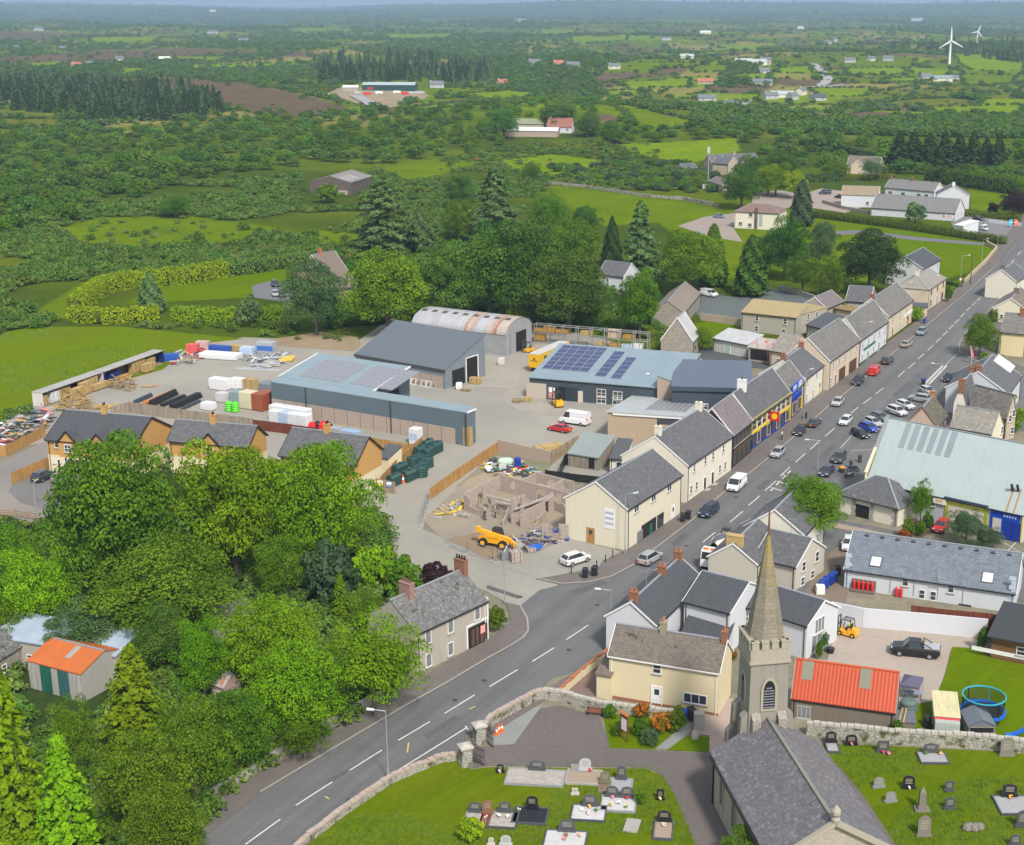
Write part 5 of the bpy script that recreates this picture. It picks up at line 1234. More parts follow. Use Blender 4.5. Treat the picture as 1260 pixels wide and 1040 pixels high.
W_CH=m_stone((.3,.27,.2),(.46,.43,.34),(.36,.33,.27),1.9);ASH=mR((.27,.25,.21),.7,(.13,.12,.09));ASHL=mR((.36,.33,.26),.6,(.22,.2,.1))
R_CH=mF((.098,.093,.098),(.155,.147,.155),.26,.34,.6,(.27,.255,.26),0.,blotch=.7)
rt=root('church','stone church with purple slate nave roof, battlemented tower and lichened spire','church',M)
class Ch:pass
w=MB();w.box(0,0,0,Ln,Dn,heC-.01);w.poly([(0,Dn,heC-.01),(0,0,heC-.01),(0,Dn/2,hrC-.1)]);w.poly([(Ln,0,heC-.01),(Ln,Dn,heC-.01),(Ln,Dn/2,hrC-.1)])
pt('wall',w,[W_CH],rt)
sl=(hrC-heC)/(Dn/2)
r=MB()
for y0_,y1_ in((-.35,Dn/2),(Dn+.35,Dn/2)):
 z0_=heC-.35*sl;t=[(0.,y0_,z0_+.1),(Ln+.1,y0_,z0_+.1),(Ln+.1,y1_,hrC+.1),(0.,y1_,hrC+.1)]
 r.poly(t if y0_<1 else t[::-1]);lo=[(x,y,z-.14)for x,y,z in t];r.poly(lo[::-1]if y0_<1 else lo)
 r.poly([t[0],t[1],lo[1],lo[0]]if y0_>1 else[lo[0],lo[1],t[1],t[0]])
rf=pt('roof',r,[R_CH],rt)
pt('ridge',MB().box(-.1,Dn/2-.16,hrC+.05,Ln+.1,Dn/2+.16,hrC+.24),mP((.2,.21,.17),.9),rf)
for s_,yy in((0,-.35),(1,Dn+.35)):
 pt('coping',MB().bar((-.25,yy,heC-.35*sl+.12),(-.25,Dn/2,hrC+.15),.5,.4),ASHL,rt)
pt('finial',MB().lathe([(.35,0),(.4,.3),(.25,.5),(.42,.8),(.42,1.1),(.2,1.4),(.05,1.6)],(-.25,Dn/2,hrC+.2),8),ASHL,rt)
pt('gutter',MB().box(-.2,Dn+.36,heC-.5,Ln,Dn+.52,heC-.36).box(Ln-.4,Dn+.02,0,Ln-.25,Dn+.16,heC-.5),BK,rt)
def lancet(w_,h_,M,mf,mg,name='window'):
 def outline(ww,hh,z0=0):
  pts=[(-ww/2,z0),(ww/2,z0),(ww/2,hh-ww*.8)]
  for i in rg(1,5):t=i/5;pts.append((ww/2-ww/2*t**1.6,hh-ww*.8+ww*.8*sin(t*pi/2)))
  pts.append((0,hh))
  for i in rg(4,0,-1):t=i/5;pts.append((-(ww/2-ww/2*t**1.6),hh-ww*.8+ww*.8*sin(t*pi/2)))
  pts.append((-ww/2,hh-ww*.8));return pts
 A1,A2=outline(w_+.5,h_+.3,-.2),outline(w_,h_)
 f=MB()
 for(a,b_,c_,d_)in zip(A1,A1[1:]+A1[:1],A2[1:]+A2[:1],A2):
  f.poly([(a[0],-.14,a[1]),(b_[0],-.14,b_[1]),(c_[0],-.14,c_[1]),(d_[0],-.14,d_[1])]);f.poly([(a[0],.02,a[1]),(b_[0],.02,b_[1]),(b_[0],-.14,b_[1]),(a[0],-.14,a[1])]);f.poly([(d_[0],-.14,d_[1]),(c_[0],-.14,c_[1]),(c_[0],.02,c_[1]),(d_[0],.02,d_[1])])
 o=pt(name,f,[mf],rt,M)
 g=MB();g.poly([(x,-.03,z)for x,z in A2]);g.box(-.05,-.09,.02,.05,-.035,h_*.85);pt('pane',g,[mg],o,M)
 return o
LG=mW((.1,.11,.12),.25)
for k in rg(4):lancet(.9,3.2,M@TR(Ln-3.2-k*4.,Dn,1.6,pi),ASHL,LG)
lancet(2.,3.2,M@TR(0,Dn/2,hrC-6.2,-pi/2),ASHL,LG)
tc=iloc(M,935,905,0,Ln)
Tw=3.7
tp=P(900,905);
M_t=M@TR(Ln+Tw/2-.3,Dn/2)
g_=WM[rt.name]@V_((Ln+Tw/2,Dn/2,0))
tb=zt(g_,806);par=zt(g_,784)
tipz=zt(g_,657)
print('tower',tb,par,tipz,proj((g_.x,g_.y,tb)))
yT=0.
t=MB()
def ring(hw,z):return[(-hw,-hw,z),(hw,-hw,z),(hw,hw,z),(-hw,hw,z)]
hwT=Tw/2
t.loft([ring(hwT+.25,0),ring(hwT+.12,tb*.55),ring(hwT,tb)])
pt('tower',t,[ASH],rt,M_t)
pt('string_course',MB().loft([ring(hwT+.08,tb),ring(hwT+.22,tb+.15),ring(hwT+.22,tb+.38),ring(hwT+.05,tb+.4)]),ASHL,rt,M_t)
b=MB();hwp=hwT+.14;zp=tb+.38;hp_=2.
for k in rg(4):
 b.box(-hwp+.001*k,-hwp+.001*k,zp,hwp-.3,-hwp+.35,zp+hp_*.62,0,Matrix.Rotation(k*pi/2,4,'Z'))
pt('parapet',b,ASHL,rt,M_t)
for k in rg(4):
 for i in rg(4):
  b=MB();x=-hwp+.05+i*(2*hwp-.1)/4;b.box(x+.08,-hwp-.04,zp+hp_*.62,x+.82*(2*hwp)/4-.05,-hwp+.4,zp+hp_*1.);b.box(x+.02,-hwp-.09,zp+hp_*1.+.002,x+.82*(2*hwp)/4+.02,-hwp+.45,zp+hp_*1.+.12)
  pt('battlement',b,ASHL,rt,M_t@Matrix.Rotation(k*pi/2,4,'Z'))
SPM=mR((.3,.26,.17),.6,(.17,.15,.1))
def m_spire():
 t=NT('spire stone');o=t.coords();uv=t.coords('UV');g=t.n('SeparateXYZ');t.l(o,g.inputs[0])
 b=t.n('TexBrick');t.l(uv,b.inputs['Vector']);b.inputs['Scale'].default_value=1;b.inputs['Brick Width'].default_value=.8;b.inputs['Row Height'].default_value=.38;b.inputs['Mortar Size'].default_value=.012
 b.inputs['Color1'].default_value=(.2,.18,.135,1);b.inputs['Color2'].default_value=(.27,.24,.18,1);b.inputs['Mortar'].default_value=(.12,.11,.08,1)
 n=t.noise(o,.7,5,.7);n2=t.noise(o,3,4,.7)
 h_=t.n('MapRange');h_.inputs[1].default_value=tb;h_.inputs[2].default_value=tipz;t.l(g.outputs[2],h_.inputs[0])
 k=t.ramp(t.math('ADD',t.math('MULTIPLY',h_.outputs[0],.55),t.math('MULTIPLY',n,.6)),.6,.92)
 c=t.mix(k,b.outputs[0],t.mix(n2,(.22,.18,.05,1),(.38,.29,.05,1)))
 c=t.mix(t.math('MULTIPLY',t.ramp(n2,.52,.7),.5),c,(.1,.09,.065,1))
 return t.done(c,.9,0,.2)
sp=MB();pr=[]
def octo(r_,z):return[(r_*cos(pi/8+i*pi/4),r_*sin(pi/8+i*pi/4),z)for i in rg(8)]
sp.loft([octo(2.15,tb+.6),octo(2.,tb+1.6),octo(1.08,tb+(tipz-tb)*.55),octo(.12,tipz)]);pt('spire',sp,[m_spire()],rt,M_t)
pt('weather_rod',MB().cyl((0,0,tipz-.1),(0,0,tipz+2.6),.13,.07,n=6),mP((.15,.08,.05)),rt,M_t)
for k in rg(4):
 Mw=M_t@Matrix.Rotation(k*pi/2,4,'Z')@TR(0,-hwT-.08,tb-4.6)
 o=lancet(1.15,3.,Mw,ASHL,DK,'belfry_opening')
 for i in rg(8):b=MB();b.box(-.5,-.12,.12+i*.29,.5,-.02,.2+i*.29)if i<7 else b.box(-.28,-.12,.12+i*.29,.28,-.02,.2+i*.29);pt('louvre',b,mP((.22,.23,.24)),o,Mw)
for k in rg(4):
 for sx in(-1,1):
  b=MB();rings=[]
  for z,pj in((0,1.5),(tb*.42,1.35),(tb*.46,.85),(tb*.62,.75),(tb*.66,.02)):
   x=sx*(hwT-.55);rings.append([(x-.42,-hwT-pj,z),(x+.42,-hwT-pj,z),(x+.42,-hwT+.1,z),(x-.42,-hwT+.1,z)])
  b.loft(rings);pt('buttress',b,W_STONE if k%2 else ASH,rt,M_t@Matrix.Rotation(k*pi/2,4,'Z'))
# ================================================================ VEHICLES
TYRE=mP((.016,.016,.017),.85);RIM=mP((.4,.41,.42),.35,.6);CGLASS=mW((.022,.028,.034),.06)
HEAD=mP((.62,.64,.66),.15);TAIL=mP((.45,.012,.012),.2);PLY=mP((.75,.52,.03),.5);PLW=mP((.72,.72,.7),.5);TRIM=mP((.02,.02,.022),.6)
_cars={}
KINDS={'hatch':(4.25,1.78,1.47,[(0,.42,.62,.78),(.04,.25,.74,.92),(.27,.2,.93,1),(.62,.2,.98,1),(.9,.22,1.,.98),(.985,.3,.98,.88),(1,.45,.8,.8)],(.27,.45,.86,.965)),'saloon':(4.6,1.82,1.42,[(0,.42,.6,.78),(.04,.24,.7,.92),(.28,.2,.9,1),(.65,.2,.94,1),(.86,.22,.98,.97),(.985,.3,.95,.88),(1,.45,.78,.8)],(.28,.44,.72,.88)),'suv':(4.5,1.86,1.66,[(0,.45,.72,.8),(.04,.3,.88,.93),(.25,.25,1.04,1),(.62,.25,1.08,1),(.93,.27,1.1,.98),(.985,.35,1.08,.9),(1,.5,.9,.82)],(.26,.41,.88,.965)),'mpv':(4.7,1.85,1.68,[(0,.45,.68,.8),(.04,.28,.84,.93),(.2,.22,1.,1),(.6,.22,1.06,1),(.94,.25,1.08,.98),(.985,.32,1.05,.9),(1,.5,.85,.84)],(.19,.38,.9,.975)),'van':(5.1,1.98,1.98,[(0,.5,.75,.82),(.03,.3,.95,.94),(.16,.25,1.16,1),(.5,.25,1.22,1),(.97,.27,1.22,.99),(1,.4,1.2,.96)],(.15,.3,.97,.985)),'big_van':(5.9,2.05,2.5,[(0,.55,.8,.82),(.03,.33,1.05,.94),(.14,.27,1.28,1),(.5,.27,1.34,1),(.97,.3,1.34,.99),(1,.42,1.3,.97)],(.135,.25,.975,.99)),'pickup':(5.3,1.88,1.8,[(0,.55,.8,.82),(.04,.4,.98,.94),(.24,.35,1.12,1),(.62,.35,1.14,1),(.97,.38,1.14,.99),(1,.5,1.1,.95)],(.25,.37,.585,.64)),}
def car_meshes(kind):
 if kind in _cars:return _cars[kind]
 L,Wd,Ht,st,(g0,g1,g2,g3)=KINDS[kind];hw=Wd/2
 van=kind in('van','big_van')
 b=MB();rings=[]
 for f,zf,zs,k in st:
  x=L/2-f*L;w=hw*k
  rings.append([(x,-w*.9,zf),(x,-w,zf+.12),(x,-w,zs-.14),(x,-w*.9,zs),(x,w*.9,zs),(x,w,zs-.14),(x,w,zf+.12),(x,w*.9,zf)])
 b.loft(rings)
 def zsh(f):
  for(a,_,za,_),(c,_,zc,_)in zip(st,st[1:]):
   if a<=f<=c:return za+(zc-za)*(f-a)/(c-a)
  return st[-1][2]
 def sec(f,z,w):x=L/2-f*L;return[(x,-w,z),(x,w,z)]
 base=[(g0,zsh(g0)-.02,hw*.88),(g1,zsh(g1)-.02,hw*.9),(g2,zsh(g2)-.02,hw*.89),(g3,zsh(min(g3,.98))-.02,hw*.8)]
 rw=hw*(.86 if van else .67);top=[(g0+.015,base[0][1]+.01,hw*.8),(g1,Ht-.05,rw),(g2,Ht-.06,rw),(g3-.006,base[3][1]+.05,hw*.76)]
 X=lambda f:L/2-f*L
 def P_(f,z,w):return(X(f),w,z)
 gl=MB()
 for s in(-1,1):
  q=[P_(*base[0][:2],s*base[0][2]),P_(*base[1][:2],s*base[1][2]),P_(top[1][0],top[1][1],s*top[1][2])]
  gl.poly(q if s<0 else q[::-1])
  q=[P_(*base[1][:2],s*base[1][2]),P_(*base[2][:2],s*base[2][2]),P_(top[2][0],top[2][1],s*top[2][2]),P_(top[1][0],top[1][1],s*top[1][2])]
  q2=[P_(*base[2][:2],s*base[2][2]),P_(*base[3][:2],s*base[3][2]),P_(top[2][0],top[2][1],s*top[2][2])]
  if van:
   f_=g1+.14;m0,m1=P_(f_,zsh(f_)-.02,s*base[1][2]),P_(f_,top[1][1],s*rw)
   qa=[q[0],m0,m1,q[3]];gl.poly(qa if s<0 else qa[::-1])
   qb=[m0,q[1],q[2],m1];b.poly(qb if s<0 else qb[::-1]);b.poly(q2 if s<0 else q2[::-1])
  else:
   gl.poly(q if s<0 else q[::-1]);gl.poly(q2 if s<0 else q2[::-1])
 gl.poly([P_(*base[0][:2],-base[0][2]),P_(top[1][0],top[1][1],-rw),P_(top[1][0],top[1][1],rw),P_(*base[0][:2],base[0][2])])
 rear=[P_(*base[3][:2],base[3][2]),P_(top[2][0],top[2][1],rw),P_(top[2][0],top[2][1],-rw),P_(*base[3][:2],-base[3][2])]
 (b if van else gl).poly(rear)
 r=.045
 b.loft([[(X(g1)+.03,-rw-.02,Ht-.07),(X(g1)+.03,rw+.02,Ht-.07),(X(g1)+.03,rw*.9,Ht-.02),(X(g1)+.03,-rw*.9,Ht-.02)],[(X((g1+g2)/2),-rw-.03,Ht-.06),(X((g1+g2)/2),rw+.03,Ht-.06),(X((g1+g2)/2),rw*.9,Ht),(X((g1+g2)/2),-rw*.9,Ht)],[(X(g2)-.05,-rw-.02,Ht-.08),(X(g2)-.05,rw+.02,Ht-.08),(X(g2)-.05,rw*.9,Ht-.03),(X(g2)-.05,-rw*.9,Ht-.03)]])
 for s in(-1,1):
  b.bar(P_(*base[0][:2],s*base[0][2]),P_(top[1][0],top[1][1],s*rw),.05);b.bar(P_(*base[3][:2],s*base[3][2]),P_(top[2][0],top[2][1],s*rw),.08)
  fm=(g1+g2)/2-.03
  b.box(X(g0+.05)-.06,s*(hw+.02)-.09,zsh(g0)-.02,X(g0+.05)+.06,s*(hw+.02)+.09,zsh(g0)+.16)
 if kind=='pickup':
  pass
 dk=MB();dk.box(-L/2+.25,-hw*.93,.18,L/2-.25,hw*.93,.34)
 w=MB();w.cyl((0,-.11,0),(0,.11,0),.33 if kind not in('pickup','suv','big_van')else .37,n=14);rm=MB();rm.cyl((0,-.115,0),(0,.115,0),.21,n=10)
 pl=MB();pl.box(-.02,-.26,0,0.,.26,.11)
 hl=MB();hl.box(-.14,-.2,0,.03,.2,.15)
 tl=MB();tl.box(-.03,-.13,0,.12,.13,.26 if not van else .5)
 sc=MB()
 gr=MB();gr.box(-.05,-hw*.5,0,.02,hw*.5,.2)
 _cars[kind]=dict(body=b,windows=gl.mesh('windows',[CGLASS]),sill=dk.mesh('sill',[TRIM]),tyre=w.mesh('wheel',[TYRE]),rim=rm.mesh('rim',[RIM]),plw=pl.mesh('number_plate',[PLW]),ply=pl.mesh('number_plate',[PLY]),head=hl.mesh('headlight',[HEAD]),tail=tl.mesh('tail_light',[TAIL]),grille=gr.mesh('grille',[TRIM]),st=st,dims=(L,Wd,Ht),col={})
 return _cars[kind]
def car(kind,rear,front,col,label,name='parked_car',cat='car',group=None,z=.05,metal=.25,s=1.,scale=1.):
 k=car_meshes(kind);L,Wd,Ht=k['dims']
 a,b=P(*rear,z),P(*front,z);c=(a+b)/2;d=b-a
 M=TR(c.x,c.y,z,atan2(d.y,d.x))@Matrix.Diagonal((scale,scale,scale,1))
 rt=root(name,label,cat,M,group)
 if col not in k['col']:k['col'][col]=k['body'].mesh('body',[m_paint(col,.22,metal)])
 o=link('body',k['col'][col],M,rt);link('windows',k['windows'],M,rt);link('sill',k['sill'],M,rt)
 wx=(L*.31,-L*.29)
 for x in wx:
  for y in(-1,1):
   w=link('wheel',k['tyre'],M@TR(x,y*(Wd/2-.1),.33),rt);link('rim',k['rim'],WM[w.name],w)
 st=k['st']
 for y in(-1,1):
  link('headlight',k['head'],M@TR(L/2-.14,y*Wd*.33,st[0][2]-.02+.03),rt)
  link('tail_light',k['tail'],M@TR(-L/2+.01,y*Wd*.38,st[-1][2]-.25),rt)
 link('grille',k['grille'],M@TR(L/2,0,st[0][1]+.02),rt)
 link('number_plate',k['plw'],M@TR(L/2+.05,0,st[0][1]+0.),rt);link('number_plate',k['ply'],M@TR(-L/2-.01,0,st[-1][1]+.12),rt)
 return rt
GS='cars along the street'
SILV=(.42,.43,.44);WHT=(.74,.75,.76);BLK=(.014,.015,.018);DG=(.055,.06,.065);NAVY=(.015,.025,.06);MG=(.16,.17,.18)
car('suv',(787,699),(812,684),SILV,'silver estate SUV driving round the corner past the cream gable','driving_car',group=GS)
car('suv',(694,697),(722,688),WHT,'white SUV with black roof trim parked in the bay by the orange door',z=.066,group=GS)
car('mpv',(885,623),(859,643),NAVY,'dark navy people carrier parked outside the corner shop house',group=GS)
car('van',(917,591),(895,611),WHT,'white panel van parked outside the tall cream terrace','parked_van','van',GS,metal=0)
car('hatch',(966,552),(947,570),SILV,'silver hatchback parked below the yellow and blue shop',group=GS)
car('hatch',(992,525),(975,543),BLK,'black hatchback parked nose down beside the blue shop bay',group=GS)
car('saloon',(993,531),(1010,516),DG,'charcoal saloon tucked behind the black hatchback',group=GS)
car('hatch',(1049,513),(1031,530),WHT,'white hatchback driving down the middle of the street','driving_car',group=GS)
car('saloon',(1039,489),(1022,507),(.52,.53,.53),'pale silver saloon parked below the beige garage building',group=GS)
car('mpv',(1065,463),(1046,482),BLK,'black people carrier parked in front of the red van',group=GS)
car('van',(1066,469),(1085,452),(.55,.03,.03),'red delivery van parked outside the white pub','parked_van','van',GS,metal=0,scale=.93)
car('suv',(1082,454),(1101,440),DG,'dark grey SUV parked ahead of the red van',group=GS)
car('saloon',(1106,432),(1124,421),(.38,.36,.33),'champagne coupe parked outside the tan terrace house',group=GS)
car('suv',(1142,404),(1125,419),(.26,.3,.34),'blue grey SUV parked highest up the left kerb',group=GS)
car('mpv',(1184,462),(1153,475),BLK,'black people carrier pulling out of the side street','driving_car',group=GS)
GP='cars parked nose in on the right'
car('hatch',(1127,478),(1156,491),(.55,.56,.57),'pale silver hatchback nearest the blue lidded bin',group=GP)
car('suv',(1149,497),(1115,491),SILV,'silver SUV parked nose out towards the street',group=GP)
car('hatch',(1100,497),(1128,507),WHT,'white hatchback beside the nose out silver SUV',group=GP)
car('suv',(1087,504),(1120,516),(.7,.71,.72),'white SUV with dark roof above the store parapet',group=GP)
car('hatch',(1072,513),(1094,521),MG,'grey hatchback half hidden by the store parapet',group=GP)
car('hatch',(1063,519),(1086,528),(.5,.5,.48),'pale hatchback squeezed between grey and blue cars',group=GP)
car('hatch',(1056,525),(1082,535),(.01,.06,.45),'bright blue hatchback beside the store front',group=GP)
car('hatch',(1045,531),(1072,544),BLK,'black hatchback nearest the store entrance',group=GP)
car('suv',(1041,557),(1023,578),DG,'dark grey estate car parked beside the motorbikes',group=GP)
car('saloon',(1028,573),(1006,594),(.03,.04,.06),'dark saloon half hidden by the round street tree',group=GP)
car('hatch',(1166,643),(1149,661),(.62,.02,.015),'bright red hatchback parked by the lime green shopfront',z=.06)
car('suv',(1188,641),(1206,656),NAVY,'dark blue car behind the pale leaved trees',z=.06)
car('pickup',(1210,657),(1236,646),(.03,.045,.08),'dark pickup with pale blue tailgate by the blue shopfront',z=.06)
car('hatch',(1046,662),(1041,686),WHT,'white car in the alley beside the long white hall',z=.06,metal=0)
car('saloon',(706,534),(671,527),(.62,.015,.015),'bright red hatchback in the yard in front of the white van',z=.05)
car('big_van',(731,525),(684,518),WHT,'long white high roofed van in the builders yard','parked_van','van',z=.05,metal=0)
car('suv',(40,596),(68,584),(.05,.065,.085),'dark blue estate car on the drive by the tan house')
car('suv',(64,598),(94,585),(.33,.35,.37),'grey estate car beside the dark blue one on the drive')
car('suv',(337,349),(340,355),BLK,'black car on the grey drive of the pink gabled house')
car('hatch',(338,361),(340,367),SILV,'silver car on the grey drive of the pink gabled house')
car('van',(859,362),(886,367),WHT,'white van with red lettering parked on the tarmac behind the terrace','parked_van','van',metal=0)
car('saloon',(874,267),(896,269),(.18,.27,.4),'light blue saloon on the yard of the hip roofed villa')
car('van',(1024,239),(1006,239),(.05,.06,.08),'dark blue van on the pink drive by the white bungalow','parked_van','van')
car('suv',(1042,245),(1025,243),(.04,.045,.04),'dark green SUV on the pink drive by the white bungalow')
car('suv',(1192,270),(1216,274),BLK,'black car in the forecourt nearest the white shop hedge')
car('hatch',(1196,276),(1220,281),WHT,'white saloon in the middle of the shop forecourt')
car('hatch',(1198,281),(1222,286),(.68,.69,.7),'white hatchback behind the tall hedge at the shop forecourt')
car('hatch',(862,218),(880,219),WHT,'white car parked beside the buff stone farmhouse')
pk=car('pickup',(1158,809),(1094,802),BLK,'black pickup with silver load cover on the concrete yard',z=.06,scale=1.1)
b=MB();L_=5.3;b.box(-L_/2+.08,-.8,1.15,-L_/2+1.75,.8,1.24);pt('load_cover',b,mP((.52,.54,.56),.3,.4),pk)
b=MB()
for y in(-.78,.78):b.bar((-L_/2+1.75,y,1.24),(-L_/2+1.85,y,1.75),.08);b.bar((-L_/2+1.8,y,1.72),(-L_/2+.9,y,1.24),.08)
b.bar((-L_/2+1.85,-.78,1.75),(-L_/2+1.85,.78,1.75),.08);pt('roll_bar',b,mP((.018,.018,.02),.4),pk)
def wheelset(rt,M,pos,r,w,rimm=RIM):
 for x,y in pos:
  t=MB();t.cyl((x,y-w/2,r),(x,y+w/2,r),r,n=16);o=pt('wheel',t,[TYRE],rt,M)
  q=MB();q.cyl((x,y-w/2-.03,r),(x,y+w/2+.03,r),r*.52,n=10);pt('rim',q,[rimm],o,M)
def frame2(rear,front,z=.05):
 a,b=P(*rear,z),P(*front,z);c=(a+b)/2;d=b-a
 return TR(c.x,c.y,z,atan2(d.y,d.x)),d.length
M,_l=frame2((903,668),(861,714));rt=root('mixer_lorry','concrete mixer lorry with cream striped drum and white cab on the street','lorry',M)
CABW=m_paint((.74,.74,.72),.3);DRUM=mP((.1,.105,.12),.4);CREAMD=mP((.72,.66,.52),.4)
pt('chassis',MB().box(-4.3,-.5,.75,3.9,.5,1.05),DG_,rt)
c_=pt('cab',MB().loft([[(2.5,-1.2,.6),(2.5,1.2,.6),(2.5,1.15,3.),(2.5,-1.15,3.)],[(4.1,-1.2,.6),(4.1,1.2,.6),(3.95,1.1,2.95),(3.95,-1.1,2.95)],[(4.3,-1.15,.65),(4.3,1.15,.65),(4.2,1.1,1.7),(4.2,-1.1,1.7)]]),CABW,rt)
pt('windscreen',MB().poly([(4.235,-1.,1.75),(4.235,1.,1.75),(4.,.95,2.7),(4.,-.95,2.7)]),CGLASS,c_)
for y in(-.5,.5):pt('beacon',MB().box(3.5,y-.35,3.,3.8,y+.35,3.2),mP((.85,.22,.01),.3),c_)
b=MB();tl=Matrix.Translation((-1.1,0,2.35))@Matrix.Rotation(R(-9),4,'Y');prof=[(.55,-3.2),(.95,-2.6),(1.18,-.8),(1.18,.8),(.8,2.4),(.5,2.9)]
b=MB();n_=20
for i in rg(len(prof)-1):
 for j in rg(n_):
  t0,t1=2*pi*j/n_,2*pi*(j+1)/n_;(r0,x0),(r1,x1)=prof[i],prof[i+1]
  tw=.25
  q=[(x0,r0*cos(t0+x0*tw),r0*sin(t0+x0*tw)),(x0,r0*cos(t1+x0*tw),r0*sin(t1+x0*tw)),(x1,r1*cos(t1+x1*tw),r1*sin(t1+x1*tw)),(x1,r1*cos(t0+x1*tw),r1*sin(t0+x1*tw))]
  b.poly([tuple(tl@V_(p))for p in q][::-1],1 if(j//2)%3==0 else 0)
pt('drum',b,[DRUM,CREAMD],rt,M,smooth=False)
pt('water_tank',MB().cyl((2.,-1.,2.3),(2.,1.,2.3),.38,n=12),DRUM,rt)
pt('chute',MB().bar((-4.2,0,2.6),(-5.,0,1.3),.5,.15).bar((-3.9,-.7,.9),(-3.9,-.7,3.3),.12).bar((-3.9,.7,.9),(-3.9,.7,3.3),.12).loft([[(-4.6,-.6,3.6),(-4.6,.6,3.6),(-3.6,.6,3.6),(-3.6,-.6,3.6)],[(-4.3,-.3,3.1),(-4.3,.3,3.1),(-3.8,.3,3.1),(-3.8,-.3,3.1)]]),DG_,rt)
wheelset(rt,M,[(3.2,-1.),(3.2,1.),(1.4,-1.),(1.4,1.),(-2.2,-1.),(-2.2,1.),(-3.5,-1.),(-3.5,1.)],.5,.35)
M,ln=frame2((647.5,463),(703,438));ln=13.6
rt=root('articulated_lorry','yellow curtain sided trailer with grey roof and red tractor unit behind the workshop','lorry',M)
YC=mP((.78,.42,.008),.45);o=pt('trailer_body',MB().box(-ln/2,-1.25,1.1,ln/2,1.25,3.95),YC,rt)
pt('trailer_roof',MB().box(-ln/2-.03,-1.28,3.953,ln/2+.03,1.28,4.05),mP((.5,.48,.44),.7),o)
pt('emblem',MB().box(-ln/2-.02,-.25,2.75,-ln/2-.003,.15,3.2).box(-ln/2-.02,-.85,2.45,-ln/2-.003,.75,2.62),mP((.02,.06,.03)),o)
b=MB()
for k in rg(3):b.box(-ln/2+2.2+k*2.4,-1.27,2.,-ln/2+3.4+k*2.4,-1.253,3.3)
pt('emblem',b,mP((.1,.09,.02)),o)
pt('chassis',MB().box(-ln/2+.2,-1.,.75,ln/2-.2,1.,1.08),DG_,rt)
for y in(-.9,.9):pt('tail_light',MB().box(-ln/2-.06,y-.2,.8,-ln/2+.1,y+.2,1.),TAIL,rt)
c_=pt('cab',MB().loft([[(ln/2+.7,-1.22,.5),(ln/2+.7,1.22,.5),(ln/2+.7,1.2,3.6),(ln/2+.7,-1.2,3.6)],[(ln/2+2.4,-1.22,.5),(ln/2+2.4,1.22,.5),(ln/2+2.2,1.1,3.),(ln/2+2.2,-1.1,3.)]]),m_paint((.62,.02,.02),.3),rt)
pt('windscreen',MB().poly([(ln/2+2.33,-1.05,1.8),(ln/2+2.33,1.05,1.8),(ln/2+2.22,1.,2.8),(ln/2+2.22,-1.,2.8)]).box(ln/2+1.2,-1.235,1.7,ln/2+2.,1.235,2.6),CGLASS,c_)
wheelset(rt,M,[(x,y)for x in(-ln/2+1.5,-ln/2+2.8,-ln/2+4.1,ln/2-1.2,ln/2+1.6)for y in(-1.05,1.05)],.5,.35)
M,_l=frame2((586,668),(636,676),.06);rt=root('telehandler','yellow telescopic handler with big black tyres on the building plot','telehandler',M)
YM=m_paint((.8,.38,.008),.4);S_=1.05
pt('body',MB().loft([[(-2.4,-.75,.7),(-2.4,.75,.7),(-2.4,.7,1.5),(-2.4,-.7,1.5)],[(-1.2,-.8,.65),(-1.2,.8,.65),(-1.2,.75,1.75),(-1.2,-.75,1.75)],[(1.6,-.75,.65),(1.6,.75,.65),(1.6,.7,1.45),(1.6,-.7,1.45)],[(2.3,-.6,.7),(2.3,.6,.7),(2.3,.55,1.2),(2.3,-.55,1.2)]]),YM,rt)
pt('engine_cover',MB().box(-.9,-.85,1.45,.7,-.02+.45,1.8),YM,rt)
c_=pt('cab',MB().loft([[(-.7,.05,1.5),(.8,.05,1.5),(.8,.95,1.5),(-.7,.95,1.5)],[(-.6,.1,2.55),(.45,.1,2.55),(.45,.9,2.55),(-.6,.9,2.55)]]),CGLASS,rt)
b=MB();b.box(-.68,.04,2.55,.52,.96,2.64);
for x,x2 in((-.7,-.6),(.8,.45)):
 for y in(.06,.94):b.bar((x,y,1.5),(x2,y,2.56),.09)
pt('cab_frame',b,mP((.03,.03,.03)),c_)
bo=pt('boom',MB().bar((-2.7,-.35,2.25),(2.5,-.35,1.35),.55,.55),YM,rt);pt('boom_pivot',MB().box(-2.95,-.65,2.,-2.3,-.05,2.75),YM,bo)
pt('carriage',MB().bar((2.4,-.35,1.4),(3.2,-.35,.75),.35,.45).box(3.05,-.75,.3,3.2,.75,1.1),YM,bo)
for y in(-.5,.4):pt('fork',MB().box(3.2,y-.08,.3,4.3,y+.08,.37),DG_,rt)
wheelset(rt,M,[(-1.65,-.95),(-1.65,.95),(1.45,-.95),(1.45,.95)],.66,.5,mP((.78,.4,.02)))
sgl('concrete_lintels',MB().box(3.3,-.9,.38,4.2,.1,.55).box(3.25,-.3,.555,4.3,.7,.7).box(3.4,-.85,.553,4.25,-.35,.72),[CN],'concrete lintels carried on the forks of the yellow telehandler','lintels',M)
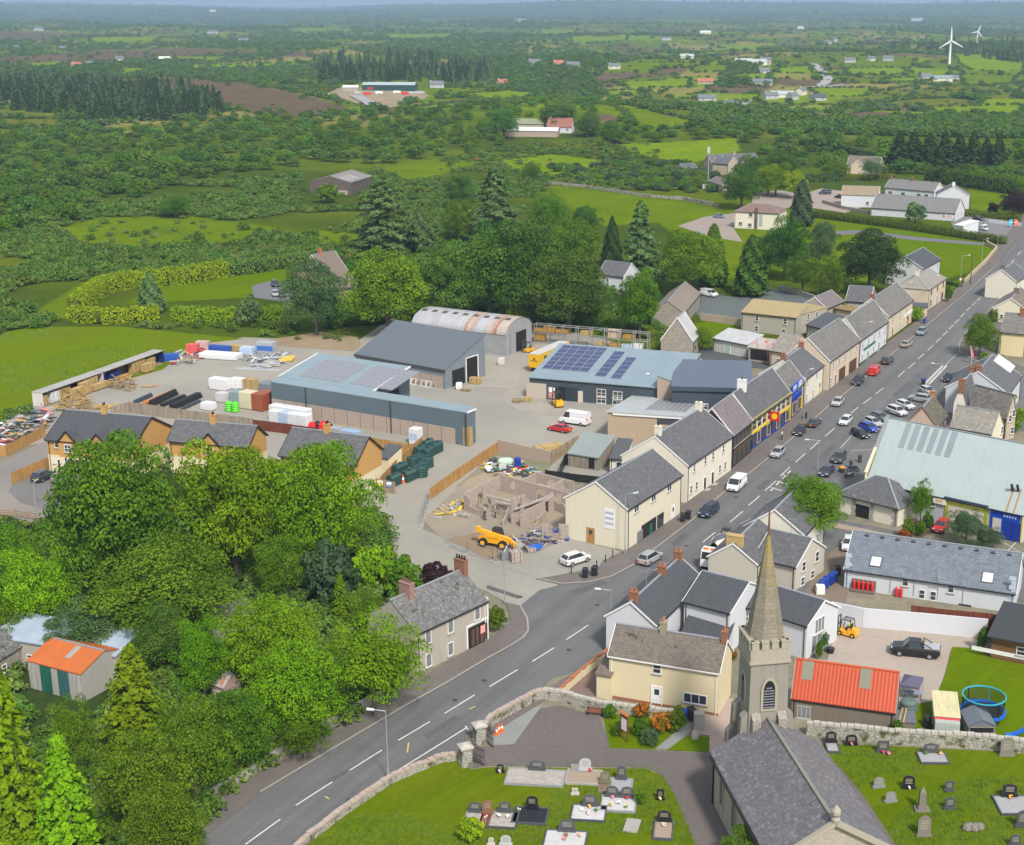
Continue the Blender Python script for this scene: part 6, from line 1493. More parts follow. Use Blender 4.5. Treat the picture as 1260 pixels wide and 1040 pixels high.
def forklift(rear,front,label,s=1.,mast=2.3,z=.06):
 M,_=frame2(rear,front,z);M=M@Matrix.Diagonal((s,s,s,1));rt=root('forklift',label,'forklift',M,'yellow forklifts')
 pt('body',MB().loft([[(-1.25,-.55,.25),(-1.25,.55,.25),(-1.2,.5,1.),(-1.2,-.5,1.)],[(-.3,-.6,.2),(-.3,.6,.2),(-.3,.55,1.05),(-.3,-.55,1.05)],[(0.,-.6,.2),(0.,.6,.2),(0.,.55,.6),(0.,-.55,.6)],[(1.,-.6,.25),(1.,.6,.25),(1.,.55,.65),(1.,-.55,.65)]]),YM,rt)
 b=MB()
 for x0,x1 in((-.75,-.5),(.85,.55)):
  for y in(-.5,.5):b.bar((x0,y,.6),(x1,y,2.05),.07)
 for i in rg(5):b.bar((-.5+i*.26,-.5,2.07),(-.5+i*.26,.5,2.07),.06)
 for y in(-.5,.5):b.bar((-.55,y,2.07),(.6,y,2.07),.07)
 pt('overhead_guard',b,mP((.03,.03,.03)),rt)
 b=MB()
 for y in(-.35,.35):b.bar((1.15,y,.1),(1.15,y,mast),.12)
 for z_ in(.4,1.3,mast-.05):b.bar((1.15,-.35,z_),(1.15,.35,z_),.1)
 pt('mast',b,DG_,rt)
 for y in(-.3,.3):pt('fork',MB().box(1.22,y-.06,.12,2.2,y+.06,.17),DG_,rt)
 pt('seat',MB().box(-.5,-.25,1.05,-.1,.25,1.15).box(-.55,-.25,1.1,-.45,.25,1.6),BK,rt)
 wheelset(rt,M,[(-.85,-.5),(-.85,.5),(.75,-.55),(.75,.55)],.3,.25,mP((.78,.4,.02)))
 return rt
forklift((1052,784),(1034,779),'yellow forklift with a driver in the concrete yard by the white wall',1.05)
forklift((690,503),(682,496),'yellow forklift standing at the charcoal workshop doorway',1.35,3.)
forklift((656,434),(645,433),'yellow forklift behind the yellow trailer by the arched barn',1.1,2.5)
def motorbike(rear,front,label,col):
 M,_=frame2(rear,front,.06);rt=root('motorbike',label,'motorbike',M,'motorbikes outside the store')
 pt('body',MB().loft([[(-.75,-.12,.75),(-.75,.12,.75),(-.75,.12,.9),(-.75,-.12,.9)],[(0.,-.18,.55),(0.,.18,.55),(0.,.17,.95),(0.,-.17,.95)],[(.55,-.2,.6),(.55,.2,.6),(.55,.12,1.05),(.55,-.12,1.05)]]),m_paint(col),rt)
 pt('seat',MB().box(-.6,-.14,.93,0.,.14,1.02),BK,rt)
 pt('handlebar',MB().bar((.55,-.38,1.08),(.55,.38,1.08),.05).bar((.55,0,1.05),(.72,0,.35),.08),DG_,rt)
 pt('engine',MB().box(-.35,-.2,.3,.35,.2,.58),DG_,rt)
 wheelset(rt,M,[(-.7,0),(.72,0)],.32,.14)
motorbike((1051,586),(1039,589),'white motorbike parked nearest the hipped pavilion',(.6,.6,.6));motorbike((1056,581),(1044,580),'dark motorbike parked behind the white one',(.03,.03,.06))
# ================================================================ PEOPLE
def figure(px,py,face,label,top,legs,hat=None,z=.06,seated=False):
 p=P(px,py,z)if not isinstance(px,Matrix)else None
 M=TR(p.x,p.y,z,face)if p is not None else px
 skin=mP((.5,.3,.21),.6)
 b=MB()
 def limb(pts):
  rings=[]
  for(x,y,z_),r in pts:rings.append([(x+r*cos(t)*1.,y+r*sin(t),z_)for t in[i*pi/4 for i in rg(8)]])
  b.loft(rings)
 b.lathe([(.055,1.47),(.06,1.53),(.085,1.57),(.1,1.65),(.095,1.72),(.06,1.78),(.01,1.795)],(0,0,0),10);b.box(.085,-.015,1.62,.125,.015,1.67);
 for s in(-1,1):b.cyl((.2,s*.24,1.02),(.3,s*.22,.98),.035,.03,6);b.box(.28,s*.22-.035,.95,.38,s*.22+.035,1.)
 o=sgl('person',b,[skin],label,'person',M,None,True)
 t=MB();rings=[]
 for z_,rx,ry in((.88,.12,.16),(1.05,.11,.16),(1.25,.125,.18),(1.4,.12,.2),(1.47,.07,.1)):rings.append([(rx*cos(a),ry*sin(a),z_)for a in[i*pi/5 for i in rg(10)]])
 t.loft(rings)
 for s in(-1,1):t.cyl((0,s*.19,1.41),(.03,s*.25,1.16),.065,.05,8);t.cyl((.03,s*.25,1.17),(.21,s*.24,1.02),.05,.04,8)
 pt('jacket',t,[top],o,M,True)
 l=MB()
 if seated:
  for s in(-1,1):l.cyl((0,s*.1,.9),(.42,s*.12,.88),.095,.075,8);l.cyl((.42,s*.12,.9),(.45,s*.12,.5),.07,.05,8);l.box(.38,s*.12-.05,.44,.62,s*.12+.05,.52)
 else:
  for s in(-1,1):l.cyl((0,s*.09,.92),(.05*s,s*.1,.48),.095,.07,8);l.cyl((.05*s,s*.1,.5),(.02+.08*s,s*.1,.06),.068,.05,8);l.box(-.07+.08*s,s*.1-.05,0.,.19+.08*s,s*.1+.05,.09)
 pt('trousers',l,[legs],o,M,True)
 h=MB();h.lathe([(.108,1.67),(.112,1.72),(.08,1.8),(.02,1.83)],(-.01,0,0),10);pt('helmet' if hat else 'hair',h,[hat or mP((.06,.035,.02),.7)],o,M,True)
 return o
HIV=mP((.55,.75,.02),.6);DKC=mP((.03,.033,.045),.8);ORH=mP((.85,.25,.02),.4)
figure(596.5,640,R(-40),'worker in dark clothes and orange helmet standing inside the roofless block house',DKC,DKC,ORH)
figure(609.5,637,R(200),'worker in grey jacket bending by the inner block wall',mP((.28,.27,.28),.8),DKC,mP((.7,.7,.7),.4))
figure(962,541,R(150),'pedestrian in a pale grey top on the pavement outside the yellow shop',mP((.55,.56,.62),.8),mP((.04,.05,.08),.8),None,z=.15)
M,_=frame2((1052,784),(1034,779),.06);figure(M@TR(-.25,0,.22,0,1.),0,0,'forklift driver in a hi-vis yellow jacket seated in the yard',HIV,DKC,None,seated=True)
# ================================================================ WALLS, FENCES, STREET FURNITURE
W_FIELD=m_stone((.33,.31,.27),(.48,.46,.41),(.18,.17,.13),2.6,.5);TANF=mB((.44,.25,.085),.14);GRYF=mB((.32,.27,.21),.14);REDF=mB((.17,.05,.03),.14)
def subdiv(pts,step):
 out=[]
 for a,b in zip(pts,pts[1:]):
  d=b-a;n=max(1,round(d.length/step))
  out+=[(a+d*(i/n),a+d*((i+1)/n))for i in rg(n)]
 return out
def wall(name,label,pts,h,w,m,cope=None,z=0,wob=.06,step=1.6,cat='wall',cn='coping_stone'):
 q=[P(x,y,z)for x,y in pts];rnd=random.Random(len(label))
 rt=root(name,label,cat,TR(q[0].x,q[0].y,z))
 body=MB();segs=subdiv(q,step)
 for a,b in segs:
  hh=h+rnd.uniform(-wob,wob);d=(b-a);u=d.normalized()*0.
  body.bar(a+V_((0,0,hh/2)),b+V_((0,0,hh/2)),w+rnd.uniform(0,.03),hh)
 pt('wall_body',body,[m],rt,Matrix())
 if cope:
  n=0;stuff=MB()
  for a,b in subdiv(q,.75 if len(segs)<90 else 1.1):
   d=b-a;hh=h+wob+rnd.uniform(-.04,.07);g=d.normalized()*.03
   c=MB();c.bar(a+g+V_((0,0,hh)),b-g+V_((0,0,hh+rnd.uniform(-.03,.03))),w+rnd.uniform(0.,.14),.2+rnd.uniform(0,.1))
   pt(cn,c,[cope],rt,Matrix());n+=1
 return rt
def fn_(name,label,pts,h,m,pm,panel=1.83,z=0,t=.05,pn='fence_panel',gap=0.,cat='fence',top=None):
 q=[P(x,y,z)for x,y in pts];rt=root(name,label,cat,TR(q[0].x,q[0].y,z));rnd=random.Random(len(label)+3)
 for a,b in subdiv(q,panel):
  d=b-a;g=d.normalized()*.06;c=MB();hh=h+rnd.uniform(-.05,.05)
  if gap:
   for k in rg(3):zz=h*(k+.8)/3.2;c.bar(a+V_((0,0,zz)),b+V_((0,0,zz)),.05,.14)
  else:c.bar(a+g+V_((0,0,hh/2+.05)),b-g+V_((0,0,hh/2+.05)),t,hh)
  pt(pn,c,[m],rt,Matrix())
  p=MB();p.box(a.x-.06,a.y-.06,z,a.x+.06,a.y+.06,z+h+.12);pt('post',p,[pm],rt,Matrix())
 return rt
COPE=mP((.42,.4,.35),.95,0,.35);PINKC=mP((.4,.32,.27),.95,0,.3)
wall('churchyard_wall','low stone wall with pale uneven coping between the road and churchyard grass',[(330,1085),(380,1036),(424,1002),(482,963),(542,938),(563,935)],.75,.5,W_FIELD,PINKC)
wall('churchyard_wall','stone wall curving from the gate pillar up past the road to the brick yard',[(592,908),(606,892),(634,876),(660,862),(668,860)],1.15,.5,W_FIELD,PINKC)
wall('churchyard_wall','stone wall along the garden side of the yellow house',[(668,860),(690,862),(742,876),(790,881),(838,888)],1.1,.5,W_FIELD,COPE)
wall('churchyard_wall','long mossy stone wall behind the graves below the orange shed',[(992,905),(1050,910),(1100,915),(1180,919),(1262,927),(1300,931)],1.5,.55,W_FIELD,COPE)
wall('yard_wall','tall white rendered wall between the forklift yard and long white hall',[(1022,764),(1061,772),(1130,778),(1214,786)],2.6,.25,W_W,None,step=8,wob=.01)
wall('garden_wall','yellow rendered wall with terracotta coping beside the brick paved yard',[(688,859),(716,834),(748,809),(752,806)],1.1,.25,W_YEL,TERRA,step=5,wob=.01)
wall('plot_wall','grey block wall between the builders yard and scrap heap',[(613,557),(640,563),(678,571)],2.3,.25,W_CONC,None,step=5)
wall('roadside_wall','old cement wall under the trees beside the left pavement',[(262,984),(330,942),(395,902),(440,876),(470,861)],1.1,.3,mR((.34,.33,.3),.7),None,step=4,wob=.12)
wall('stone_wall','dry stone wall across the field below the farmhouse',[(800,243),(840,246),(885,255)],1.2,.6,W_FIELD,None,step=4,wob=.2)
wall('stone_wall','dry stone wall edging the pasture under the willow scrub',[(668,226),(720,231),(760,237),(800,243)],1.2,.6,W_FIELD,None,step=4,wob=.2)
wall('park_wall','buff stone wall along the pavement beside the big lawn',[(1187,349),(1195,341),(1212,325),(1226,308),(1214,301)],1.1,.35,m_stone((.44,.34,.22),(.52,.42,.29),(.36,.29,.2),2.2),mP((.5,.41,.29),.9))
wall('yard_wall','low grey wall with pale coping round the tarmac behind the terrace',[(960,357),(985,364),(1005,371)],1.2,.3,W_G,CN,step=5)
wall('yard_wall','block wall below the tarmac yard beside the flat roofed block',[(862,394),(890,398),(913,402)],1.8,.25,W_CONC,None,step=5)
wall('red_wall','low stone wall with red posts by the pink drive',[(1012,250),(1035,257),(1070,264)],1.3,.4,W_STONE,None,step=5)
fn_('board_fence','tan board fence round the rubbish pile at the left edge',[(-30,563),(8,561.5),(57,536.5)],1.9,TANF,TANF)
fn_('board_fence','tan board fence beside the drive of the end tan house',[(15,596),(61.5,576)],1.9,TANF,TANF)
fn_('rail_fence','timber post and rail fence above the bank at the left edge',[(-20,634),(20,637),(48,641)],1.2,TIMBER,TIMBER,2.4,gap=1,pn='rail')
fn_('board_fence','long weathered grey board fence behind the tan houses',[(138,514),(159,508),(230,518),(312,529)],2.1,GRYF,GRYF)
fn_('board_fence','short red brown board fence below the white block pallets',[(312,529),(338,532),(394,540)],1.9,REDF,REDF)
fn_('board_fence','tan board fence behind the last tan house below the solar barn',[(394,540),(471,554),(508,560)],1.9,TANF,TANF)
fn_('board_fence','tan board fence behind the green oil tanks beside the entrance',[(520,549),(503,565),(487,580),(468,601)],1.8,TANF,TANF)
o=fn_('board_fence','short plain board screen with yellow and blue notices by the oil tanks',[(464,604),(487,608)],2.,GRYF,TANF)
for k,m in en((mP((.75,.65,.05)),mP((.15,.28,.65)))):
 p=P(468.5+k*11,605+k*1.8);pt('notice',MB().box(-.5,-.1,1.1,.5,-.05,1.9).box(-.45,-.12,1.45,.45,-.101,1.85,1),[m,WHT_],o,TR(p.x,p.y,0,R(-8)))
fn_('board_fence','tan board fence along the entrance beside the scrap heap',[(529.5,615),(560,593),(590,572),(613,557)],1.9,TANF,TANF)
fn_('panel_fence','row of mismatched grey and tan panels behind the red hatchback',[(678,571),(690,563),(712,549)],2.,mB((.36,.27,.17),.4),DG_,2.6)
fn_('black_fence','low black boarded fence round the garden shed yard',[(671,588),(700,592),(742,597)],1.3,BK,BK,2.5);fn_('black_fence','tall black boarded fence on the left of the garden shed',[(690,586),(694,576),(700,568)],2.,BK,BK,2.5)
fn_('picket_fence','red brown picket fence above the white wall',[(1120,774),(1175,780),(1262,789)],3.1,REDF,REDF,2.4)
MESHW=mP((.4,.42,.44),.4,.5)
def heras(label,pts):
 q=[P(x,y,.06)for x,y in pts];rt=root('mesh_fence',label,'fence',TR(q[0].x,q[0].y,0),'wire mesh site fences')
 for a,b in subdiv(q,3.4):
  c=MB();u=V_((0,0,1))
  for zz in(.1,2.):c.bar(a+u*zz,b+u*zz,.045)
  for t in(0.,1.):p=a+(b-a)*t;c.bar(p,p+u*2.,.045)
  for i in rg(1,14):p=a+(b-a)*(i/14);c.bar(p+u*.1,p+u*2.,.008)
  for i in rg(1,7):c.bar(a+u*(.1+i*.27),b+u*(.1+i*.27),.008)
  pt('mesh_panel',c,[MESHW],rt,Matrix())
  f=MB();f.box(a.x-.35,a.y-.12,.05,a.x+.35,a.y+.12,.2);pt('foot_block',f,[CN],rt,Matrix())
heras('wire mesh fence across the edge of the scrap plot',[(518,647),(523,630),(529,614)]);heras('wire mesh fence in front of the yellow telehandler',[(552,672),(575,682),(606,690),(612,692)]);heras('wire mesh fence beside the block stacks and bay',[(612,692),(650,678),(690,664)])
def lamp(base,top_y,arm,label,sign=False,z=.15,arm_len=None):
 p=P(*base,z);hgt=zt(p,top_y)-z;rt=root('street_lamp',label,'street lamp',TR(p.x,p.y,z),'grey street lamps')
 pt('post',MB().cyl((0,0,0),(0,0,1.3),.1,.09,8).cyl((0,0,1.3),(0,0,hgt),.065,.045,8),mP((.34,.4,.43),.45,.3),rt)
 q=P(arm[0],arm[1],z);tip=ray(*arm);kk=p.y/tip.y;d=V_((tip.x*kk-p.x,0,CAM_H+tip.z*kk-z));dx=d.x
 e=V_((dx,-abs(dx)*.2,hgt+.25))
 pt('arm',MB().cyl((0,0,hgt-.05),e,.04,.035,6),mP((.34,.4,.43),.45,.3),rt)
 u=(e-V_((0,0,hgt))).normalized();pt('lantern',MB().bar(e-u*.1,e+u*.65,.28,.14),mP((.62,.64,.66),.3),rt)
 if sign:pt('road_sign',MB().cyl((0,-.12,3.),(0,-.08,3.),.42,n=16).cyl((0,-.14,3.),(0,-.121,3.),.3,n=16,mi=1),[RED,WHT_],rt)
 return rt
lamp((478,960),874.5,(459,867),'street lamp in the churchyard corner leaning over the lower road');lamp((751.5,794),726,(738,720),'street lamp beside the white house gable');lamp((769,682),608,(780,610),'street lamp at the cream gable by the bollards')
lamp((621,742),680,(621,679),'thin street lamp at the mouth of the yard entrance');lamp((989.3,517.6),455.7,(997,455),'street lamp outside the blue banner shop bay');lamp((1058,448),397,(1070,397.5),'street lamp between the beige garage building and pub')
lamp((1143.5,386),340,(1153,340),'street lamp in front of the hip roofed beige house');lamp((1006,578),542,(994.6,539),'street lamp by the dark saloon on the right');lamp((1158,483),448,(1149,445),'street lamp behind the silver parked cars')
lamp((1181,357),315,(1191,316),'street lamp with a round red and white sign at the side turning',True);lamp((1207,333),295,(1214,294.5),'street lamp beside the buff park wall');lamp((1227,308),275,(1232,275),'street lamp near the end of the tall green hedge');lamp((1006,366),349,(1011,348),'short lamp on the tarmac behind the terrace')
lamp((44,626),594,(43,593),'slim lamp post on the estate road by the tan house')
def pole(base,top,label,wires=True,m=None):
 p=P(*base,0);h=zt(p,top);b=MB();b.cyl((0,0,0),(0,0,h),.15,.11,8);rt=root('telegraph_pole',label,'pole',TR(p.x,p.y),None);pt('post',b,[m or mP((.1,.075,.05),.9)],rt)
 pt('crossarm',MB().box(-.7,-.05,h-.5,.7,.05,h-.38),mP((.1,.075,.05),.9),rt)
pole((1194,350),312,'dark telegraph pole on the verge by the park wall');pole((938,193),170,'telegraph pole in the hedge above the farmhouse trees')
p=P(871,232);hh=zt(p,181);rt=root('phone_mast','slim grey phone mast with white aerials beside the farmhouse','mast',TR(p.x,p.y));pt('post',MB().cyl((0,0,0),(0,0,hh),.28,.2,8),GALV,rt)
for k in rg(3):b=MB();t=k*2.1;b.box(.35,-.25,hh-2.6,.55,.25,hh);pt('aerial',b,WHT_,rt,TR(p.x,p.y,0,t))
pt('cabinet',MB().box(-1,-1,0,1,1,2.),LGREY,rt,TR(p.x-1.5,p.y-1))
for i,(x,y)in en(((703,706),(734,699),(745,692),(754,686))):
 p=P(x,y,.1);b=MB();b.lathe([(.09,0),(.08,.1),(.07,.9),(.1,.95),(.1,1.05),(.05,1.12)],(0,0,0),8)
 sgl('bollard',b,[BK],'black bollard by the parking bay, %s from the cream gable'%('fourth','third','second','first')[i],'bollard',TR(p.x,p.y,.1),'black bollards by the bay')
def wl_(px,py,label,m,group,z=.15,s=1.,lid=None):
 p=P(px,py,z);M=TR(p.x,p.y,z,random.uniform(-.5,.5),s);rt=root('wheelie_bin',label,'bin',M,group)
 pt('bin_body',MB().loft([[(-.24,-.26,.08),(.24,-.26,.08),(.24,.26,.08),(-.24,.26,.08)],[(-.29,-.33,.98),(.29,-.33,.98),(.29,.33,.98),(-.29,.33,.98)]]),m,rt)
 pt('lid',MB().box(-.31,-.37,.983,.31,.36,1.06).box(-.28,.3,1.06,.28,.42,1.1),lid or m,rt)
 for x in(-.26,.26):pt('wheel',MB().cyl((x-.03,.28,.1),(x+.03,.28,.1),.1,n=8),TYRE,rt)
BINB=mP((.012,.05,.3),.5);BINK=mP((.022,.024,.028),.55);BING=mP((.01,.12,.07),.5)
wl_(720,711,'black wheelie bin at the bay kerb, left of two',BINK,'bins at the parking bay',s=1.25);wl_(731.5,708.5,'black wheelie bin at the bay kerb, right of two',BINK,'bins at the parking bay',s=1.25)
wl_(840,642,'dark bin on the pavement outside the corner shop house, nearer the corner',BINK,'bins outside the corner shop house',s=1.2);wl_(846.5,639,'dark bin on the pavement outside the corner shop house, farther from the corner',BINK,'bins outside the corner shop house',s=1.2)
wl_(1136,474,'black bin with blue lid standing at the end of the parked row',BINK,None,s=1.25,lid=BINB);wl_(991,515,'black bin at the foot of the lamp by the blue banner',BINK,None)
wl_(1137,398,'blue bin beside the round shrub at the hip roofed house',BINB,None);wl_(1141,394,'grey bin beside the round shrub at the hip roofed house',mP((.2,.2,.21)),None)
for i in rg(4):wl_(1011+i*5.2,727-i*3.6,'blue bin in the row behind the beige house, %s from the white box'%('first','second','third','fourth')[i],BINB,'blue bins behind the beige house',.06,1.35)
wl_(1031,708,'black bin at the far end of the blue bins',BINK,None,.06,1.2)
b=MB();b.box(-.55,-.5,.05,.55,.5,1.2);b.box(-.5,-.52,.15,.5,-.5,1.1);p=P(1009,731);sgl('freezer',b,[WHT_],'white box freezer standing at the near end of the blue bins','freezer',TR(p.x,p.y,.05))
for(x,y,l)in((1047,576,'dark litter bin on the paving by the motorbikes'),(1058,569,'dark litter bin nearest the store door'),):
 p=P(x,y,.06);sgl('litter_bin',MB().lathe([(.3,0),(.32,.1),(.32,1.),(.36,1.05),(.3,1.3),(.1,1.4)],(0,0,0),10),[mP((.05,.05,.055))],l,'litter bin',TR(p.x,p.y,.06))
p=P(1036,581,.06);rt=sgl('planter',MB().lathe([(.45,0),(.55,.7),(.5,.72),(.45,.6)],(0,0,0),10),[DG_],'grey planter of orange flowers beside the dark saloon','planter',TR(p.x,p.y,.06));pt('flowers',MB().ball((0,0,.8),.5,10,6,.6),mP((.8,.3,.02),.7,0,.4),rt)
p=P(1190,447,.15);rt=root('flag','red and white flag leaning on a short pole by the side turning','flag',TR(p.x+1,p.y,.15));pt('flagpole',MB().cyl((0,0,0),(-.5,0,3.8),.035,n=6),WHT_,rt)
pt('cloth',MB().poly([(-.5,0,3.8),(-.1,0.,1.4),(.5,.25,1.2),(.15,.1,2.6)]).poly([(-.5,.02,3.8),(.15,.12,2.6),(.5,.27,1.2),(-.1,.02,1.4)]),mP((.7,.16,.18),.8,0,.6),rt)
for k,m in en((mP((.08,.42,.62)),mP((.75,.16,.1)))):
 p=P(1244+k*5,280);sgl('round_sign',MB().cyl((0,-.05,1.7),(0,.05,1.7),1.15,n=18).box(-.7,-.08,1.6,.6,-.051,1.85,1).bar((0,0,0),(0,0,.7),.1,mi=1),[m,WHT_],('round sky blue sign at the shop forecourt entrance','round coral red sign at the shop forecourt entrance')[k],'sign',TR(p.x,p.y))
wall('forecourt_wall','low white wall at the back of the shop forecourt',[(1216,274),(1240,277),(1256,279)],1.2,.25,W_W,None,step=6)
# ================================================================ THE BUILDERS' YARD
TIMB=mB((.52,.36,.15),.1,False,.15);TIMD=mB((.46,.27,.06),.12,False,.2);WRAP=mP((.66,.67,.68),.35,0,.12);WRAPB=mP((.42,.52,.66),.35,0,.25)
PALLET=mB((.34,.25,.14),.12,False)
def pack(px,py,L,D,H,label,m,name='timber_pack',cat='timber',group=None,yaw=0.,z=.03,slats=True,world=None,n=None):
 p=world if world is not None else P(px,py,z);M=TR(p.x,p.y,p.z if world is not None else z,yaw);rt=root(name,label,cat,M,group)
 n=n or max(2,int(H/.22));rnd=random.Random(int(px*7+py));b=MB()
 for k in rg(n):z0=.1+(H-.1)*k/n;e=rnd.uniform(-.05,.05);b.box(-L/2+e,-D/2+rnd.uniform(0,.04),z0,L/2+e,D/2-rnd.uniform(0,.04),.1+(H-.1)*(k+1)/n-.015)
 pt('layers',b,m,rt)
 b=MB()
 for x in(-.3,.3):b.box(L*x-.05,-D/2,0,L*x+.05,D/2,.098)
 pt('bearers',b,PALLET,rt)
 b=MB()
 for x in(-.28,.28):b.box(L*x-.03,-D/2-.012,.1,L*x+.03,D/2+.012,H+.012)
 pt('straps',b,DG_,rt)
 return rt
r0,r1=P(657.5,421),P(797,433);d=(r1-r0);yr=atan2(d.y,d.x);Lr=d.length;M=TR(r0.x,r0.y,0,yr);rt=root('timber_rack','long galvanised steel storage rack along the back of the yard','rack',M)
hr_=zt(r0,398)
for i in rg(9):
 x=Lr*i/8
 for y in(0,1.5):pt('upright',MB().box(x-.08,y-.08,0,x+.08,y+.08,hr_),GALV,rt)
 b=MB()
 for zz in(.15,hr_*.5,hr_*.93):b.box(x-.05,.08,zz,x+.05,1.42,zz+.1)
 pt('brace',b,GALV,rt)
for zz in(.15,hr_*.5,hr_*.93):
 for y in(-.09,1.59):pt('beam',MB().box(0,y-.05,zz,Lr,y+.05,zz+.16),GALV,rt)
tops=[(.04,1,.8,TIMD),(.13,1,1.5,TIMD),(.04,.5,1.7,TIMD),(.24,.5,.9,TIMD),(.03,0,1.2,TIMD),(.46,.5,1.1,TIMB),(.7,.5,2.,mP((.5,.4,.3),.8)),(.83,.5,1.,TIMD),(.58,0,.8,TIMB),(.71,0,.9,TIMD),(.82,0,.9,WRAPB),(.9,0,1.2,WRAP)]
words_=['thin tan pack on the left end top beam','tall tan pack on the second bay top beam','square tan pack in the left end middle bay','low tan pack in the third bay','tan pack on the ground in the left end bay','tan pack in the fifth bay beside the red cab','tall pale pack of boxed tiles in the rack','low tan pack right of the pale boxed tiles','long pale pack low behind the solar panels','tan pack low under the pale boxed tiles','bluish wrapped pack low in the rack','white wrapped pack at the right end of the rack']
for(t,lv,H,m),l in zip(tops,words_):
 zz={1:hr_*.5+.17,.5:hr_*.5+.17,0:.32}[lv]if lv!=1 else hr_*.5+.17
 if l==words_[2]:zz=.32
 if l==words_[4]:continue
 w_=M@V_((Lr*t,.75,zz));pack(660+t*100,400,Lr/8*.78,1.2,H,l,m,'timber_pack','timber pack','packs on the storage rack',yr,world=w_)
def container(fa,fb,label,mroof,mend,inner,group):
 a,b_=P(*fa),P(*fb);d=b_-a;yw=atan2(d.y,d.x);L=d.length-.15;M=TR(a.x,a.y,0,yw);D,H=2.6,2.9;rt=root('storage_container',label,'container',M,group)
 pt('roof',MB().box(-.05,-.05,H-.08,L+.05,D+.05,H+.02),mroof,rt)
 pt('back_wall',MB().box(0,D-.06,.1,L,D,H-.085),inner,rt)
 for x in(0,L-.07):pt('end_wall',MB().box(x,0,.1,x+.07,D-.062,H-.085),mend,rt)
 pt('floor',MB().box(.08,0.,0,L-.08,D-.07,.12),PALLET,rt)
 return M,L
WHC=mS((.62,.6,.57),.3,.12);NVC=mP((.015,.03,.16),.5);MRC=mP((.14,.02,.02),.5)
RFC=mS((.36,.35,.32),.3,.08)
Mc1,Lc1=container((53.8,501.6),(129,474.5),'white open sided container with maroon inside holding timber',RFC,WHC,MRC,'open storage containers');Mc2,Lc2=container((130.5,474),(203,447),'navy open sided container with grey roof holding timber',RFC,NVC,mP((.17,.1,.055),.8),'open storage containers')
k=0
pl_=['leftmost pack standing upright in the maroon container','white wrapped pack inside the maroon container','tall tan stack before the maroon container, beside the loose boards','blue topped tan stack before the maroon container','tan stack right of the blue topped one','tan stack at the right end of the maroon container','low tan stack by the container join','pack on trestles before the navy container','pack behind the trestles in the navy container','tall tan stack in the middle of the navy container','pale tan stack in front of the tall one','stepped tan stack at the right of the navy container']
for i,(t,y,L,H,m)in en(((.06,1.,1.4,2.,TIMB),(.22,.9,2.2,2.1,WRAP),(.38,1.,3.,2.2,TIMB),(.46,-1.4,3.2,2.,TIMB),(.62,-.8,2.4,2.4,TIMB),(.8,.8,4.,2.4,TIMB),(.86,-1.,4.6,1.2,TIMB))):
 w_=Mc1@V_((Lc1*t,y,.13));pack(i*10,1,L,1.3,H,pl_[i],m,'timber_pack','timber pack','packs by the open containers',atan2(Mc1[1][0],Mc1[0][0]),world=w_)
for i,(t,y,L,H,m)in en(((.22,-1.2,3.2,1.1,TIMD),(.2,1.,3.4,1.7,NVC),(.58,.9,4.2,2.4,TIMB),(.62,-1.3,3.,1.8,TIMB),(.78,.6,2.6,2.,TIMB))):
 w_=Mc2@V_((Lc2*t,y,.13));pack(i*10,2,L,1.3,H,pl_[7+i],m,'timber_pack','timber pack','packs by the open containers',atan2(Mc2[1][0],Mc2[0][0]),world=w_)
def heap(name,pts,n,mats,L,label_z=.03,seed=1,flat=.3,hmax=1.2,w=(.05,.2)):
 rnd=random.Random(seed);b=MB();xs=[p[0]for p in pts];ys=[p[1]for p in pts];k=0
 while k<n:
  x,y=rnd.uniform(min(xs),max(xs)),rnd.uniform(min(ys),max(ys))
  if not inside(np.array([x]),np.array([y]),pts)[0]:continue
  p=P(x,y,.03);a=rnd.uniform(0,pi);el=rnd.uniform(-flat,flat);l=rnd.uniform(*L);z=rnd.uniform(.05,hmax)**1.3
  q=Matrix.Translation((p.x,p.y,z))@Matrix.Rotation(a,4,'Z')@Matrix.Rotation(el,4,'Y');ww=rnd.uniform(*w)
  b.box(-l/2,-ww/2*rnd.choice((1,1,3)),-.04,l/2,ww/2*rnd.choice((1,1,3)),rnd.uniform(0.,.08),rnd.randrange(len(mats)),q);k+=1
 stg(link(name,b.mesh(name,mats)),'stuff')
heap('loose_timber',[(70,498),(85,487),(110,492),(120,506),(85,512),(62,508)],90,[TIMB,TIMD,PALLET],(1,3.2),seed=2,hmax=1.8)
heap('loose_timber',[(136,476),(148,470),(166,474),(164,481),(142,482)],60,[TIMB,PALLET],(1,2.6),seed=3,hmax=1.6)
heap('rubbish_pile',[(-10,535),(30,518),(50,508),(66,512),(60,528),(30,545),(0,556)],260,[WRAP,LGREY,mP((.3,.28,.25),.9),TIMB,mP((.1,.16,.17),.6),mP((.6,.2,.18),.6),DG_],(.4,2.6),seed=4,hmax=1.6,w=(.1,.7))
heap('building_debris',[(212,440),(240,428),(270,426),(262,436),(235,448),(214,452)],110,[LGREY,WRAP,TIMB,DG_,mP((.3,.28,.25),.9),RED],(.4,2.4),seed=5,hmax=1.,w=(.1,.5))
heap('building_debris',[(300,440),(330,432),(352,436),(356,447),(320,455),(300,448)],120,[GALV,LGREY,WRAP,DG_,WRAPB],(.6,4.),seed=6,hmax=.6,flat=.08)
heap('scrap_heap',[(590,575),(606,565),(640,572),(668,578),(655,588),(612,588)],150,[LGREY,DG_,WRAP,GREENP,BLUE,YELLOW,TIMB,mP((.3,.28,.25),.9),RED],(.3,1.8),seed=7,hmax=.9,w=(.1,.5))
